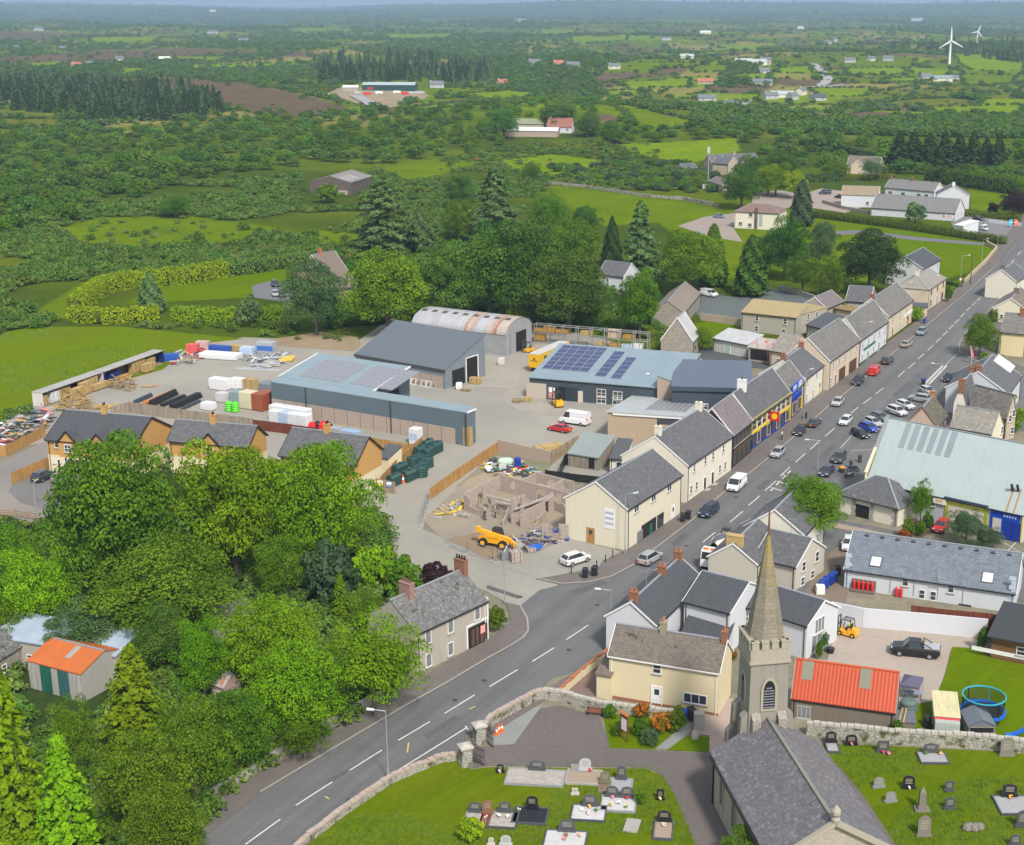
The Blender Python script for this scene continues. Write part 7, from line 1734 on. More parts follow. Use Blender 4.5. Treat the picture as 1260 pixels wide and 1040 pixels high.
heap('site_rubble',[(640,680),(700,664),(700,655),(660,650),(630,662)],120,[W_CONC,LGREY,PALLET,DG_,BLUE],(.3,1.8),seed=8,hmax=.5,w=(.15,.4))
heap('site_rubble',[(535,632),(560,618),(590,606),(575,620),(556,634),(540,640)],60,[TIMB,LGREY,YELLOW,W_CONC],(.4,3),seed=9,hmax=.4)
def bk_(px,py,L,D,H,label,m,name='wrapped_pallet',cat='pallet',group=None,yaw=0.,z=.03,cap=None):
 p=P(px,py,z);M=TR(p.x,p.y,z,yaw);rt=root(name,label,cat,M,group)
 pt('load',MB().loft([[(-L/2,-D/2,.14),(L/2,-D/2,.14),(L/2,D/2,.14),(-L/2,D/2,.14)],[(-L/2-.03,-D/2-.03,H*.5),(L/2+.03,-D/2-.03,H*.5),(L/2+.03,D/2+.03,H*.5),(-L/2-.03,D/2+.03,H*.5)],[(-L/2,-D/2,H-.1),(L/2,-D/2,H-.1),(L/2,D/2,H-.1),(-L/2,D/2,H-.1)],[(-L/2+.12,-D/2+.12,H),(L/2-.12,-D/2+.12,H),(L/2-.12,D/2-.12,H),(-L/2+.12,D/2-.12,H)]]),m,rt)
 b=MB()
 for y in(-.4,0,.4):b.box(-L/2,y*D-.08,0,L/2,y*D+.08,.135)
 pt('pallet_base',b,PALLET,rt)
 if cap:pt('wrap_print',MB().box(-L/2+.05,-D/2-.045,H*.3,L/2-.05,-D/2-.01,H*.7),cap,rt)
 return rt
yb=R(-25)
bk_(271,479,4.,2.,2.4,'big white wrapped bale in the middle of the left yard',WRAP,yaw=yb);bk_(290,478,1.5,1.5,2.3,'white wrapped pallet right of the big bale',WRAP,yaw=yb);bk_(297,478,1.3,1.4,2.2,'second white wrapped pallet right of the big bale',WRAP,yaw=yb);pack(309,479,2.6,1.6,2.2,'tan pack with white top beside the white pallets',TIMB,yaw=yb)
bk_(307,502,3.,2.2,3.4,'tall cream crate beside the red container',mP((.58,.52,.38),.6),'crate','crate',yaw=yb);bk_(292,494,2.2,1.8,2.2,'grey blue crate with pale plank behind the green drums',mP((.22,.29,.32)),'crate','crate',yaw=yb)
bk_(325,503,2.6,4.,3.4,'rusty red container at the corner of the solar barn',mS((.3,.08,.035),.3,.1),'storage_container','container',yaw=R(-27));bk_(332,488,3,3,3.,'grey shed box at the corner of the solar barn',S_GREY,'storage_box','box',yaw=R(-27))
GRN=mP((.1,.6,.03),.4)
for x,y,l in((282,506,'bright green ribbed drum nearer the black pipes'),(290,507,'bright green ribbed drum nearer the cream crate')):
 p=P(x,y,.03);sgl('plastic_drum',MB().lathe([(.6,0)]+[(.75 if i%2 else .66,.1+i*.22)for i in rg(8)]+[(.5,1.95),(.2,2.05)],(0,0,0),12),[GRN],l,'drum',TR(p.x,p.y,.03),'bright green drums')
BP=mP((.018,.018,.02),.45);OP=mP((.62,.2,.05),.5)
def pipes(a,b_,n,m,label,r=.12,rows=3):
 p,q=P(*a,.03),P(*b_,.03);d=q-p;rt=root('pipe_bundle',label,'pipes',TR(p.x,p.y,.03,atan2(d.y,d.x)),'pipe bundles behind the grey fence');L=d.length
 for k in rg(rows):
  for i in rg(n-k):b=MB();y=(i-(n-k-1)/2)*2*r;b.cyl((0,y,.12+r+k*r*1.75),(L,y,.12+r+k*r*1.75),r,n=8);pt('pipe',b,m,rt)
 b=MB()
 for t in(.15,.5,.85):b.box(L*t-.06,-n*r-.1,0,L*t+.06,n*r+.1,.12)
 pt('bearers',b,TIMB,rt)
pipes((166,497),(186,488),4,mP((.05,.065,.08),.5),'slate grey pipe bundle at the left end of the pipes');pipes((176,499),(209,484),2,OP,'bright orange pipes lying along the black bundles',.14,3);pipes((186,500),(216,486),5,BP,'black pipe bundle with pale straps beside the orange pipes',.16,4);pipes((199,501),(227,489),4,BP,'long low black pipe bundle in the middle',.14,2);pipes((212,504),(245,489),5,BP,'big black pipe bundle at the right of the stacks',.18,3);pipes((224,505),(246,495),3,mP((.05,.065,.08),.5),'small dark pipe bundle beside the white bag',.12,2)
bk_(257,504,2.4,1.8,1.5,'squat white bag beside the pipe bundles',WRAP,'bulk_bag','bag',yaw=yb);bk_(274,494,2.,1.8,1.9,'white bulk bag with black inside near the green drums',mP((.5,.5,.5)),'bulk_bag','bag',yaw=yb)
bk_(210,444,3.6,1.6,1.6,'blue tarpaulin covered stack by the navy container',mP((.02,.08,.34),.5),'covered_stack','stack',yaw=R(15));bk_(238,436,2.6,1.6,2.4,'red and white stack of sacks on the far side of the yard',mP((.6,.1,.09),.6,0,.8),'sack_stack','stack',yaw=R(-10));bk_(250,429,3.,1.5,1.8,'pinkish stack of blocks on the far side of the yard',mP((.48,.33,.3)),'block_stack','stack',yaw=R(-10))
bk_(272,441,9,3.,1.3,'long white wrapped sheet stack with blue top in the far yard',WRAP,'sheet_stack','stack',yaw=R(-15));bk_(271,434,5,1.2,1.7,'bright blue sheets on top of the white stack',mP((.02,.08,.34),.5),'sheet_stack','stack',yaw=R(-15));bk_(329,435,4.,2.2,2.8,'grey wrapped stack with blue print by the earth bank',mP((.34,.36,.39),.4),'wrapped_pallet','pallet',yaw=R(-15),cap=mP((.05,.14,.45)))
bk_(305,436,3.,1.8,1.8,'bluish wrapped stack left of the grey one',WRAPB,yaw=R(-15));pack(293,432,4,1.5,1.4,'pale timber stack on the far edge of the yard',TIMB,yaw=R(-15))
for i in rg(3):p=P(351+i*2,446-i*1.5,.03);sgl('insulation_roll',MB().cyl((-1.4,0,.45),(1.4,0,.45),.45,n=10),[mP((.55,.36,.06),.6)],'mustard insulation roll by the solar barn roof, %s from the barn'%('first','second','third')[i],'insulation roll',TR(p.x,p.y,.03,R(20+i*8)),'mustard insulation rolls')
sheetm=MB();sheetm.box(-5,-.5,0,5,.5,.12);sheetm.box(-4,.6,0,5.2,1.1,.1);p=P(318,455,.03);sgl('cladding_sheets',sheetm,[mP((.52,.54,.56),.3,.4)],'long silver cladding sheets lying at the edge of the far yard','sheets',TR(p.x,p.y,.03,R(-12)))
pack(130,508-6,4.5,2.,.5,'low pale timber pack behind the end tan house',TIMB,yaw=R(20));pack(183,476,3.2,.9,.3,'single tan board pack lying in the open yard',TIMB,yaw=R(10))
for i in rg(8):
 x=341+(i%4)*11.5;y=524+(i%4)*1.8-(i//4)*7
 bk_(x,y,2.,1.9,3.1,'white wrapped block pallet by the barn, %s row, %s from the left'%(('front','back')[i//4],('first','second','third','fourth')[i%4]),WRAP if i!=1 else WRAPB,group='white block pallets by the barn',yaw=R(-27))
def bag(px,py,label,m,s=1.,group=None):p=P(px,py,.03);sgl('rubble_sack',MB().lathe([(.5*s,0),(.62*s,.3*s),(.55*s,.8*s),(.3*s,1.05*s),(.12*s,1.15*s)],(0,0,0),9),[m],label,'sack',TR(p.x,p.y,.03),group)
bag(384,530,'red sack behind the tan house chimney',RED,1.5);bag(398,530,'red sack by the barn, lower of the pair beside black sacks',RED,1.6);bag(391,529,'black sack left of the red one',BK,1.5);bag(404,530,'black sack right of the red one',BK,1.5)
bk_(413,535,2.,1.4,1.5,'grey wrapped pallet beside the black sacks',mP((.34,.36,.39),.4),yaw=R(-27));bk_(431,540,3.6,1.6,1.7,'pale blue tarpaulin stack below the barn wall',mP((.28,.4,.54),.5),'covered_stack','stack',yaw=R(-27));bk_(453,546,2.4,1.,.8,'dark teal trough behind the tan fence',mP((.05,.14,.15),.5),'trough','trough',yaw=R(-27));bk_(473,549,2.6,1.,.8,'dark blue trough behind the tan fence',mP((.06,.1,.15),.5),'trough','trough',yaw=R(-27))
bk_(512,546,1.8,1.7,3.,'tall white wrapped stack with blue print by the green tanks',WRAP,yaw=R(-27),cap=WRAPB)
pack(576,548,1.4,1.,3.4,'tall stack of pallets at the end of the barn canopy',TIMB,'pallet_stack','pallets',yaw=R(-27),n=14)
TANK=mP((.018,.06,.055),.45,0,.25)
def tank_box(px,py,L,D,H,label,yaw):
 p=P(px,py,.03);M=TR(p.x,p.y,.03,yaw);rt=root('oil_tank',label,'oil tank',M,'green oil tanks by the entrance');n=6;b=MB();rings=[]
 for i in rg(n*2+1):
  x=-L/2+L*i/(n*2);e=0. if i%2 else .09;rings.append([(x,-D/2+e,.1),(x,D/2-e,.1),(x,D/2-e,H*.8-e),(x,D/4,H-e),(x,-D/4,H-e),(x,-D/2+e,H*.8-e)])
 b.loft(rings);pt('tank_shell',b,TANK,rt);pt('filler_cap',MB().cyl((0,0,H-.1),(0,0,H+.15),.25,n=10),BK,rt)
def tank_round(px,py,r,H,label):
 p=P(px,py,.03);M=TR(p.x,p.y,.03);rt=root('oil_tank',label,'oil tank',M,'green oil tanks by the entrance');prof=[(r*.98,0)]
 for i in rg(9):prof.append((r if i%2 else r*.95,.08+H*.8*i/8))
 prof+=[(r*.8,H*.92),(r*.35,H),(r*.33,H+.12),(.05,H+.13)];pt('tank_shell',MB().lathe(prof,(0,0,0),16),TANK,rt);pt('filler_cap',MB().cyl((r*.5,0,H*.9),(r*.5,0,H+.1),.16,n=8),BK,rt)
tank_box(526.5,552,2.4,1.3,1.7,'rectangular green tank at the back beside the white stack',R(60));tank_box(517,561,2.6,1.4,1.9,'ribbed green tank left of the middle pair',R(65));tank_box(526,563,2.8,1.5,1.9,'ribbed green tank right of the middle pair',R(65));tank_box(537,557,2.6,1.4,2.,'upright slab sided green tank nearest the canopy',R(62))
tank_round(508.5,573,1.1,1.7,'round green tank nearest the fence');tank_round(516.5,569,1.,1.6,'round green tank behind the middle');tank_round(526,574,1.1,1.8,'round green tank at the driveway side');tank_round(521,578,.95,1.6,'smallest round green tank in the middle');tank_round(517.5,586,1.25,2.,'big round green tank in front')
tank_box(492.5,584,3.,1.4,2.,'long ribbed green tank behind the traffic cone',R(60));tank_box(503.5,591,2.8,1.6,1.9,'fat ribbed green tank right of the traffic cone',R(60));tank_box(485,597,2.6,1.5,2.,'ribbed green tank behind the notice boards',R(60));tank_round(486,566,1.1,1.8,'round green tank in the garden behind the tan house')
def cone(px,py,label,z=.04,s=1.,group=None):
 p=P(px,py,z);M=TR(p.x,p.y,z,0,s);rt=root('traffic_cone',label,'traffic cone',M,group);pt('cone_body',MB().box(-.25,-.25,0,.25,.25,.06).lathe([(.19,.06),(.14,.38),(.1,.6),(.05,.95)],(0,0,0),10),mP((.8,.13,.02),.5),rt);pt('reflective_band',MB().lathe([(.152,.36),(.108,.62)],(0,0,0),10),WHT_,rt)
cone(496,594,'tall orange and white traffic cone in front of the green tanks',s=1.5);cone(611,904,'orange traffic cone inside the church gate, nearest the gate',.06,1.,'traffic cones by the church gate');cone(614,901,'orange traffic cone inside the church gate, middle of three',.06,1.,'traffic cones by the church gate');cone(617.5,899.5,'orange traffic cone inside the church gate, farthest from the gate',.06,1.,'traffic cones by the church gate')
pack(585,472,2.2,1.4,1.3,'tan timber cube outside the grey store shed',TIMB,yaw=R(-20));bk_(617,449,1.4,1.2,1.6,'white machine outside the sliding shed door',mP((.5,.5,.5)),'machine','machine');pack(573,481,2.,1.,.4,'low pallet of boards by the shed doorway',PALLET,yaw=R(-20));bk_(565,479,1.2,1.2,1.4,'white wrapped pallet inside the shed doorway',WRAP)
rt=root('window_frames','row of white window frames leaning against the grey store shed','frames',SHED.M)
for i in rg(7):b=MB();M2=SHED.M@TR(SHED.L*.55+i*1.35,-1.1,.05)@Matrix.Rotation(R(-20),4,'X');b.box(0,0,0,1.2,.06,.1);b.box(0,.001,1.2,1.2,.061,1.3);b.box(0,.002,.1,.1,.062,1.2);b.box(1.1,.002,.1,1.2,.062,1.2);pt('frame',b,WHT_ if i%3 else LGREY,rt,M2)
pack(636,494+1,1.6,1.2,.7,'pallet of boards on the concrete apron by the workshop',PALLET,yaw=R(-10));pack(649,494,1.4,1.2,.9,'second pallet of boards by the workshop door',TIMB,yaw=R(-10))
b=MB();b.lathe([(.02,0),(.5,.1),(.75,.5),(.75,2.2),(.5,2.6),(.02,2.7)],(0,0,0),14);p=P(621,574,.05);sgl('gas_tank',b,[mP((.42,.55,.45),.45)],'pale green gas tank lying in the scrap heap','tank',Matrix.Translation((p.x-1.2,p.y,.85))@Matrix.Rotation(R(90),4,'Y'))
b=MB();b.lathe([(.42,0),(.46,.4),(.42,.8),(.46,1.2),(.4,1.5)],(0,0,0),12);p=P(637,577,.05);sgl('barrel',b,[BLUE],'bright blue barrel standing in the scrap heap','barrel',TR(p.x,p.y,.05,0,1.3));p=P(748,570,.02);sgl('barrel',b,[BLUE],'blue barrel beside the garden shed wall','barrel',TR(p.x,p.y,.02))
pack(675,553,5,2.2,.8,'heap of timber lengths behind the grey block wall',TIMB,yaw=R(30))
# ================================================================ THE ROOFLESS BLOCK HOUSE
Zr=lambda x,y:(565+x/7.43,560+y/7.43)
BLK_W=mF((.37,.3,.26),(.44,.37,.32),.225,.45,blotch=.3,rough=.95)
rt0=P(600,640);rt=root('roofless_house','roofless house of bare pinkish concrete blocks being built beside the cream gable','house',TR(rt0.x,rt0.y));rndb=random.Random(11)
def bwall(a,b_,h0,h1=None,rag=0.,openings=(),w=.24,name='block_wall'):
 p,q=P(*a,.06),P(*b_,.06);d=q-p;L=d.length;h1=h0 if h1 is None else h1;M=TR(p.x,p.y,.06,atan2(d.y,d.x));b=MB();n=max(2,int(L/.9));xs=sorted(set([L*i/n for i in rg(n+1)]+[L*o[0]for o in openings]+[L*o[1]for o in openings]))
 for x0,x1 in zip(xs,xs[1:]):
  t=(x0+x1)/2/L;h=h0+(h1-h0)*t;h=max(.2,round((h+rndb.uniform(-rag,rag))/.225)*.225)
  op=[o for o in openings if o[0]<=t<=o[1]]
  if op:
   o=op[0]
   if o[2]>.05:b.box(x0,-w/2,0,x1,w/2,min(o[2],h))
   if h>o[3]+.05:b.box(x0,-w/2,o[3],x1,w/2,h)
  else:b.box(x0,-w/2,0,x1,w/2,h)
 pt(name,b,[BLK_W],rt,M)
g=lambda x,y,h=2.75:None
def bpx(x,y,h):
 q=P(*Zr(x,y),h+.06);return proj((q.x,q.y,.06))
H_=2.7
bwall(bpx(45,350,H_),bpx(378,178,H_),H_,None,.1,((.35,.5,0,2.1),));bwall(bpx(378,178,H_),bpx(690,262,H_),H_,None,.1,((.3,.45,.9,2.1),));bwall(bpx(690,262,H_),bpx(1035,352,H_),H_,None,.1,((.05,.3,0.,2.1),(.55,.72,0,2.1)))
bwall(bpx(578,228,H_),bpx(706,156,H_),H_);bwall(bpx(706,156,H_),bpx(1050,240,H_),H_,None,0,((.3,.48,.9,2.),(.75,.95,1.,2.)));bwall(bpx(830,290,H_),bpx(965,212,H_),H_)
bwall(bpx(45,350,H_),bpx(235,415,H_),2.7,1.6,.15,((.3,.75,.9,2.3),));bwall(bpx(265,365,2.2),bpx(480,400,2.2),2.2,2.2,.1,((.1,.4,0,1.9),));bwall(bpx(335,415,2.2),bpx(465,450,2.2),2.2,2.2,.1,((.15,.85,.8,1.8),));bwall(bpx(480,400,2.2),bpx(600,360,2.2),2.2,None,.15,((.4,.7,0,1.9),))
bwall(bpx(475,515,2.),bpx(860,365,2.),2.,2.3,.12,((.2,.32,0,1.9),));bwall(bpx(560,535,2.2),bpx(865,372,2.3),2.2,2.3,.12,((.72,.84,0,2.),));bwall(bpx(465,450,2.1),bpx(400,590,1.),2.1,.5,.2);bwall(bpx(860,365,2.3),bpx(1000,470,1.6),1.8,1.,.3)
bwall(Zr(640,680),Zr(840,720),.6,1.2,.3);bwall(Zr(760,745),Zr(995,770),1.9,2.3,.25,((.25,.65,.7,2.6),));bwall(bpx(780,490,1.6),bpx(690,590,1.2),1.6,.4,.3)
b=MB()
for a,c in(((250,370),(470,420)),((330,425),(470,455)),((500,500),(860,372)),((720,265),(860,305))):pa,pc=P(*Zr(*a),2.4),P(*Zr(*c),2.4);b.bar(pa,pc,.3,.14)
pt('lintel',b,CN,rt,Matrix())
for i,(x,y)in en(((160,520),(185,525),(735,700))):p=P(*Zr(x,y),.06);pt('prop_board',MB().bar((0,0,0),(.4,.2,2.3),.35,.06),TIMB,rt,TR(p.x,p.y,.06))
b=MB()
for a,c in(((275,270),(375,330)),):b.bar(P(*Zr(*a),2.6),P(*Zr(*c),1.9),.08)
pt('timber_brace',b,PALLET,rt,Matrix())
pack(622,688,1.4,1.2,1.1,'pallet of dark grey blocks at the site fence',mP((.2,.2,.2),.9),'block_pallet','blocks','block pallets at the site fence',R(20),n=5);pack(635,691,1.6,1.4,1.6,'tall pallet of pinkish blocks beside the grey ones',BLK_W,'block_pallet','blocks','block pallets at the site fence',R(20),n=7);pack(653,679,1.2,1.,.8,'low pallet of pinkish blocks beside the blue sheet',BLK_W,'block_pallet','blocks','block pallets at the site fence',R(20),n=4)
p=P(659,680,.06);sgl('blue_sheet',MB().bar((-.9,0,.5),(.9,.5,.9),.05,.9),[mP((.02,.14,.6),.5)],'bright blue sheet leaning on a block pallet','sheet',TR(p.x,p.y,.06));
p=P(654,672,.06);b=MB();
for k in rg(6):b.bar((-1+k*.35,0,.1),(-.8+k*.35,.1,1.1),.06)
b.bar((-1,0,1.1),(1,.1,1.),.08);b.cyl((-.8,-.3,.35),(-.8,-.2,.35),.35,n=10);b.cyl((.8,-.3,.35),(.8,-.2,.35),.35,n=10);sgl('rusty_trailer',b,[mP((.14,.08,.05),.8)],'small rusty trailer frame on the building plot','trailer',TR(p.x,p.y,.06,R(10)))
pack(572,636,1.8,.9,.5,'stack of pale concrete slabs at the corner of the block house',CN,'slab_stack','slabs',None,R(-25),n=3)
# ================================================================ CHURCH GATE AND GARDEN
for i,(x,y,lab)in en(((573,941,'square stone gate pillar with pale cap, nearer the church graves'),(590,914,'square stone gate pillar with pale cap, nearer the road bend'))):
 p=P(x,y,.05);M=TR(p.x,p.y,.05,R(25));rt=root('gate_pillar',lab,'gate pillar',M,'church gate pillars');pt('shaft',MB().box(-.55,-.55,0,.55,.55,2.).box(-.62,-.62,0,.62,.62,.35),W_FIELD,rt);pt('cap',MB().loft([[(-.7,-.7,2.003),(.7,-.7,2.003),(.7,.7,2.003),(-.7,.7,2.003)],[(-.7,-.7,2.2),(.7,-.7,2.2),(.7,.7,2.2),(-.7,.7,2.2)],[(-.2,-.2,2.5),(.2,-.2,2.5),(.2,.2,2.5),(-.2,.2,2.5)]]),COPE,rt)
for(a,c,lab)in(((578,936),(596,943),'open black iron gate leaf by the graves'),((594,911),(607,921),'open black iron gate leaf by the traffic cones')):
 p,q=P(*a,.05),P(*c,.05);d=q-p;M=TR(p.x,p.y,.05,atan2(d.y,d.x));rt=root('iron_gate',lab,'gate',M,'church gate leaves');L=d.length;b=MB()
 for z_ in(.15,1.,1.75):b.bar((0,0,z_),(L,0,z_),.05)
 pt('rails',b,BK,rt)
 n=int(L/.16);b=MB()
 for k in rg(n+1):b.bar((L*k/n,0,.1),(L*k/n,0,1.95+.25*sin(k/n*3.14)),.03)
 pt('bars',b,BK,rt);rt.children[-1]['kind']='stuff' if rt.children else None
p=P(732,880,.06);M=TR(p.x,p.y,.06,R(-12));rt=root('park_bench','brown wooden bench against the stone wall by the car park','bench',M);pt('seat',MB().box(-.9,-.25,.42,.9,.2,.48),mB((.22,.08,.05),.12,False),rt);pt('backrest',MB().bar((-.9,.25,.65),(.9,.25,.65),.05,.3),mB((.22,.08,.05),.12,False),rt)
for x in(-.8,.8):pt('leg',MB().box(x-.05,-.22,0,x+.05,-.14,.42).box(x-.05,.16,0,x+.05,.28,.85),BK,rt)
p=P(768,911,.07);M=TR(p.x,p.y,.07,R(-55));rt=root('church_sign','tall dark red noticeboard on two posts in the church garden','sign',M);b=MB()
for x in(-.6,.6):b.box(x-.06,-.06,0,x+.06,.06,3.1)
pt('post',b,mP((.22,.05,.03)),rt);pt('board',MB().box(-.55,-.05,1.,.55,.05,2.9),mP((.22,.05,.03)),rt);pt('hood',MB().poly([(-.8,-.2,3.1),(.8,-.2,3.1),(.8,0,3.35),(-.8,0,3.35)]).poly([(-.8,0,3.35),(.8,0,3.35),(.8,.2,3.1),(-.8,.2,3.1)]).box(-.45,-.07,1.2,.45,-.051,2.6,1),[mP((.45,.18,.06)),WHT_],rt)
p=P(860,897,.06);sgl('garden_pillar',MB().box(-.55,-.4,0,.55,.4,1.9).loft([[(-.6,-.45,1.9),(.6,-.45,1.9),(.6,.45,1.9),(-.6,.45,1.9)],[(-.4,-.2,2.1),(.4,-.2,2.1),(.4,.2,2.1),(-.4,.2,2.1)]]),[mR((.38,.36,.33),.4)],'grey rendered pillar at the yellow house entrance','pillar',TR(p.x,p.y,.06));p=P(848,888,.06);wl_(851,886,'black bin by the grey pillar at the yellow house',BINK,None,.06,1.3);p=P(838,882,.06);sgl('recycling_box',MB().box(-.7,-.4,0,.7,.4,.5).box(-.72,-.42,.5,.72,.42,.6),[mP((.02,.14,.6),.5)],'bright blue lidded box under the yellow house window','box',TR(p.x,p.y,.06,0,1.2))
p=P(855,908,.06);sgl('garden_stone',MB().lathe([(.45,0),(.42,.4),(.3,.75),(.05,.9)],(0,0,0),9),[CN],'rounded grey stone at the corner of the small lawn','stone',TR(p.x,p.y,.06))
# ================================================================ GRAVES
GR=mP((.075,.08,.09),.3,0,.2);GRB=mP((.02,.02,.024),.15);GRL=mP((.26,.27,.28),.5,0,.2);OLDS=mR((.2,.185,.155),.7,(.3,.29,.24));GRP=mP((.22,.115,.075),.5)
CHW=mG((.58,.57,.57),(.44,.43,.43),2.,9);CHM=mG((.5,.47,.44),(.26,.23,.19),2.5,7);CHT=mG((.36,.28,.21),(.3,.235,.18),2.5,8);CHB=mP((.015,.017,.022),.8);CHG=mG((.36,.36,.37),(.3,.3,.31),2,6)
def stone_outline(w,h,kind):
 if kind=='round':return[(-w/2,0),(w/2,0),(w/2,h-w*.35)]+[(w/2*cos(t),h-w*.35+w*.35*sin(t))for t in[pi*i/8 for i in rg(1,8)]]+[(-w/2,h-w*.35)]
 if kind=='ogee':return[(-w/2,0),(w/2,0),(w/2,h*.82),(w*.36,h*.86),(w*.2,h*.97),(0,h),(-w*.2,h*.97),(-w*.36,h*.86),(-w/2,h*.82)]
 if kind=='gothic':return[(-w/2,0),(w/2,0),(w/2,h*.75),(w*.3,h*.9),(0,h),(-w*.3,h*.9),(-w/2,h*.75)]
 return[(-w/2,0),(w/2,0),(w/2,h),(-w/2,h)]
def headstone(rt,M,w,h,kind,m,t=.14,basem=None,gold=True):
 o=stone_outline(w,h,kind);b=MB();n=len(o)
 b.poly([(x,-t/2,z+.2)for x,z in o]);b.poly([(x,t/2,z+.2)for x,z in o][::-1])
 for i in rg(n):j=(i+1)%n;b.poly([(o[i][0],-t/2,o[i][1]+.2),(o[i][0],t/2,o[i][1]+.2),(o[j][0],t/2,o[j][1]+.2),(o[j][0],-t/2,o[j][1]+.2)])
 pt('headstone',b,m,rt,M);pt('base',MB().box(-w/2-.12,-.2,0,w/2+.12,.2,.2),basem or m,rt,M)
 if gold:
  b=MB()
  for k in rg(4):z_=.2+h*(.3+.13*k);b.box(-w*(.3-.03*(k%2)),-t/2-.008,z_,w*(.3-.03*(k%2)),-t/2-.002,z_+h*.05)
  pt('inscription',b,mP((.34,.31,.24),.5),rt,M)
def flowers(rt,M,x,y,cols,z=.25):
 b=MB();rnd=random.Random(int(x*100+y*10))
 for k in rg(9):b.ball((x+rnd.uniform(-.16,.16),y+rnd.uniform(-.12,.12),z+rnd.uniform(.12,.34)),.085,6,4,1,rnd.randrange(len(cols)))
 b.lathe([(.09,0),(.12,.18)],(x,y,z),7,len(cols));pt('flowers',b,[mP(c,.6)for c in cols]+[GRL],rt,M)
PK=(.8,.22,.35);RD=(.6,.02,.03);YE=(.8,.6,.05);OR=(.85,.3,.03);WH=(.75,.75,.72);GN=(.06,.2,.04)
def gv(head,label,w=1.,h=1.05,kind='round',m=GR,plot=None,bed=None,kerb=None,fl=(),yaw=None,z=.06,twin=None,two=None):
 p=P(*head,z);yw=R(-6)if yaw is None else yaw;M=TR(p.x,p.y,z,yw);rt=root('grave',label,'grave',M,'graves in the churchyard')
 if plot:
  W_,L_=plot;b=MB();kb=kerb or GR
  b.box(-W_/2,-L_,0,-W_/2+.14,.2,.24);b.box(W_/2-.14,-L_,0,W_/2,.2,.24);b.box(-W_/2+.14,-L_,0,W_/2-.14,-L_+.14,.24);b.box(-W_/2+.14,.06,0,W_/2-.14,.2,.24);pt('kerb',b,kb,rt)
  pt('gravel_bed',MB().box(-W_/2+.141,-L_+.141,0,W_/2-.141,.059,.17),bed or CHW,rt)
 Mh=M@TR(0,.02 if plot else 0,0. if not plot else .24)
 if two:
  for s in(-1,1):headstone(rt,Mh@TR(s*two,0),w,h,kind,m)
 else:headstone(rt,Mh,w,h,kind,m)
 for x,y,c in fl:flowers(rt,M,x,y,c,.18 if plot else .1)
 return rt
Zg=lambda x,y:(560+x/4.2,930+y/4.2)
gv(Zg(234,85),'tiny black headstone with red flowers nearest the gate',.7,.7,'ogee',GRB,fl=((0,-.3,(RD,WH)),))
gv(Zg(425,82),'wide kerbed grave of mixed pale chippings with low dark headstone',1.5,.8,'ogee',GR,(6.,2.9),CHM,GRL)
gv(Zg(672,85),'double plot of tan gravel with pale grey headstone and red flower',1.2,1.1,'round',mP((.42,.44,.47),.4),(3.6,2.6),CHT,CN,fl=((.5,-.2,(RD,)),))
gv(Zg(630,82),'low dark tablet at the back of the tan gravel plot',1.2,.6,'flat',GRL)
gv(Zg(775,150),'mossy brown kerbed grave with leaning worn stone',1.,1.,'round',mR((.17,.16,.09),.7),(1.2,1.6),mP((.2,.13,.09),.9,0,.4),OLDS)
gv(Zg(860,130),'pale slab grave with dark rounded stone behind the twin stones',.9,1.2,'round',GR,(2.4,2.2),CHG,GRL)
gv(Zg(850,222),'white chippings plot with twin dark round headstones',1.2,.9,'round',GR,(3.5,2.6),CHW,GRL,two=.75,fl=((-.7,-.4,(PK,WH)),(.8,-.4,(RD,)),(-.7,-1.8,(GN,YE)),(.8,-1.9,(GN,YE)),(0,-1.3,(WH,))))
gv(Zg(697,268),'white chippings plot with one dark round headstone and orange flower',1.4,.95,'round',GR,(3.4,2.6),CHW,GR,fl=((0,-.35,(OR,YE)),(-.7,-1.,(WH,)),(.7,-1.,(GN,)),(0,-1.6,(RD,WH))))
gv(Zg(578,400),'white chippings plot at the bottom with dark round headstone',1.5,1.,'round',GR,(4.,3.2),CHW,GR,fl=((0,-.9,(RD,GN)),(1.3,-.8,(YE,PK)),(-.1,-1.5,(PK,GN))))
gv(Zg(398,280),'black gravel plot with black rounded headstone',1.1,1.05,'round',GRB,(3.4,2.7),CHB,GR,fl=((-1.2,-.7,(GN,WH)),))
gv(Zg(257,300),'mixed gravel plot with low dark ogee headstone',1.1,.85,'ogee',GR,(2.9,2.7),CHM,GR,fl=((-.4,-1.,(WH,)),(.5,-1.,(WH,))))
gv(Zg(168,305),'brown stone grave with red kerb beside the yellow bush',1.,1.1,'ogee',GRP,(1.,2.2),mP((.26,.1,.06),.9),GRP,fl=((0,-.9,(WH,RD)),))
gv(Zg(104,300),'grey chippings grave behind the yellow bush',1.2,.8,'ogee',GR,(1.7,2.4),CHM,GRL)
gv(Zg(1060,225),'small upright black stone alone on the grass by the drive',.7,.9,'flat',GRB,fl=((0,-.3,(WH,YE)),))
gv(Zg(1080,348),'narrow tan gravel grave with black headstone near the church drive',1.3,.9,'round',GRB,(1.9,3.),CHT,GR,fl=((0,-.9,(PK,WH)),))
gv(Zg(620,200),'small broken pale stone on the grass',.6,.5,'flat',mP((.48,.44,.4),.9))
gv(Zg(262,462),'pale headstone at the bottom edge of the grass',1.,.8,'round',mP((.42,.44,.47),.4));gv(Zg(186,462),'small pale round stone at the bottom left edge',.5,.6,'round',mP((.48,.44,.4),.9))
p=P(*Zg(915,365),.06);sgl('grave_slab',MB().box(-.7,-1.1,0,.7,1.1,.16),[mR((.36,.34,.3),.6)],'flat lichened grave slab below the white chippings plot','grave slab',TR(p.x,p.y,.06,R(-12)))
Zh=lambda x,y:(980+x/4.5,840+y/4.5)
yh=R(0)
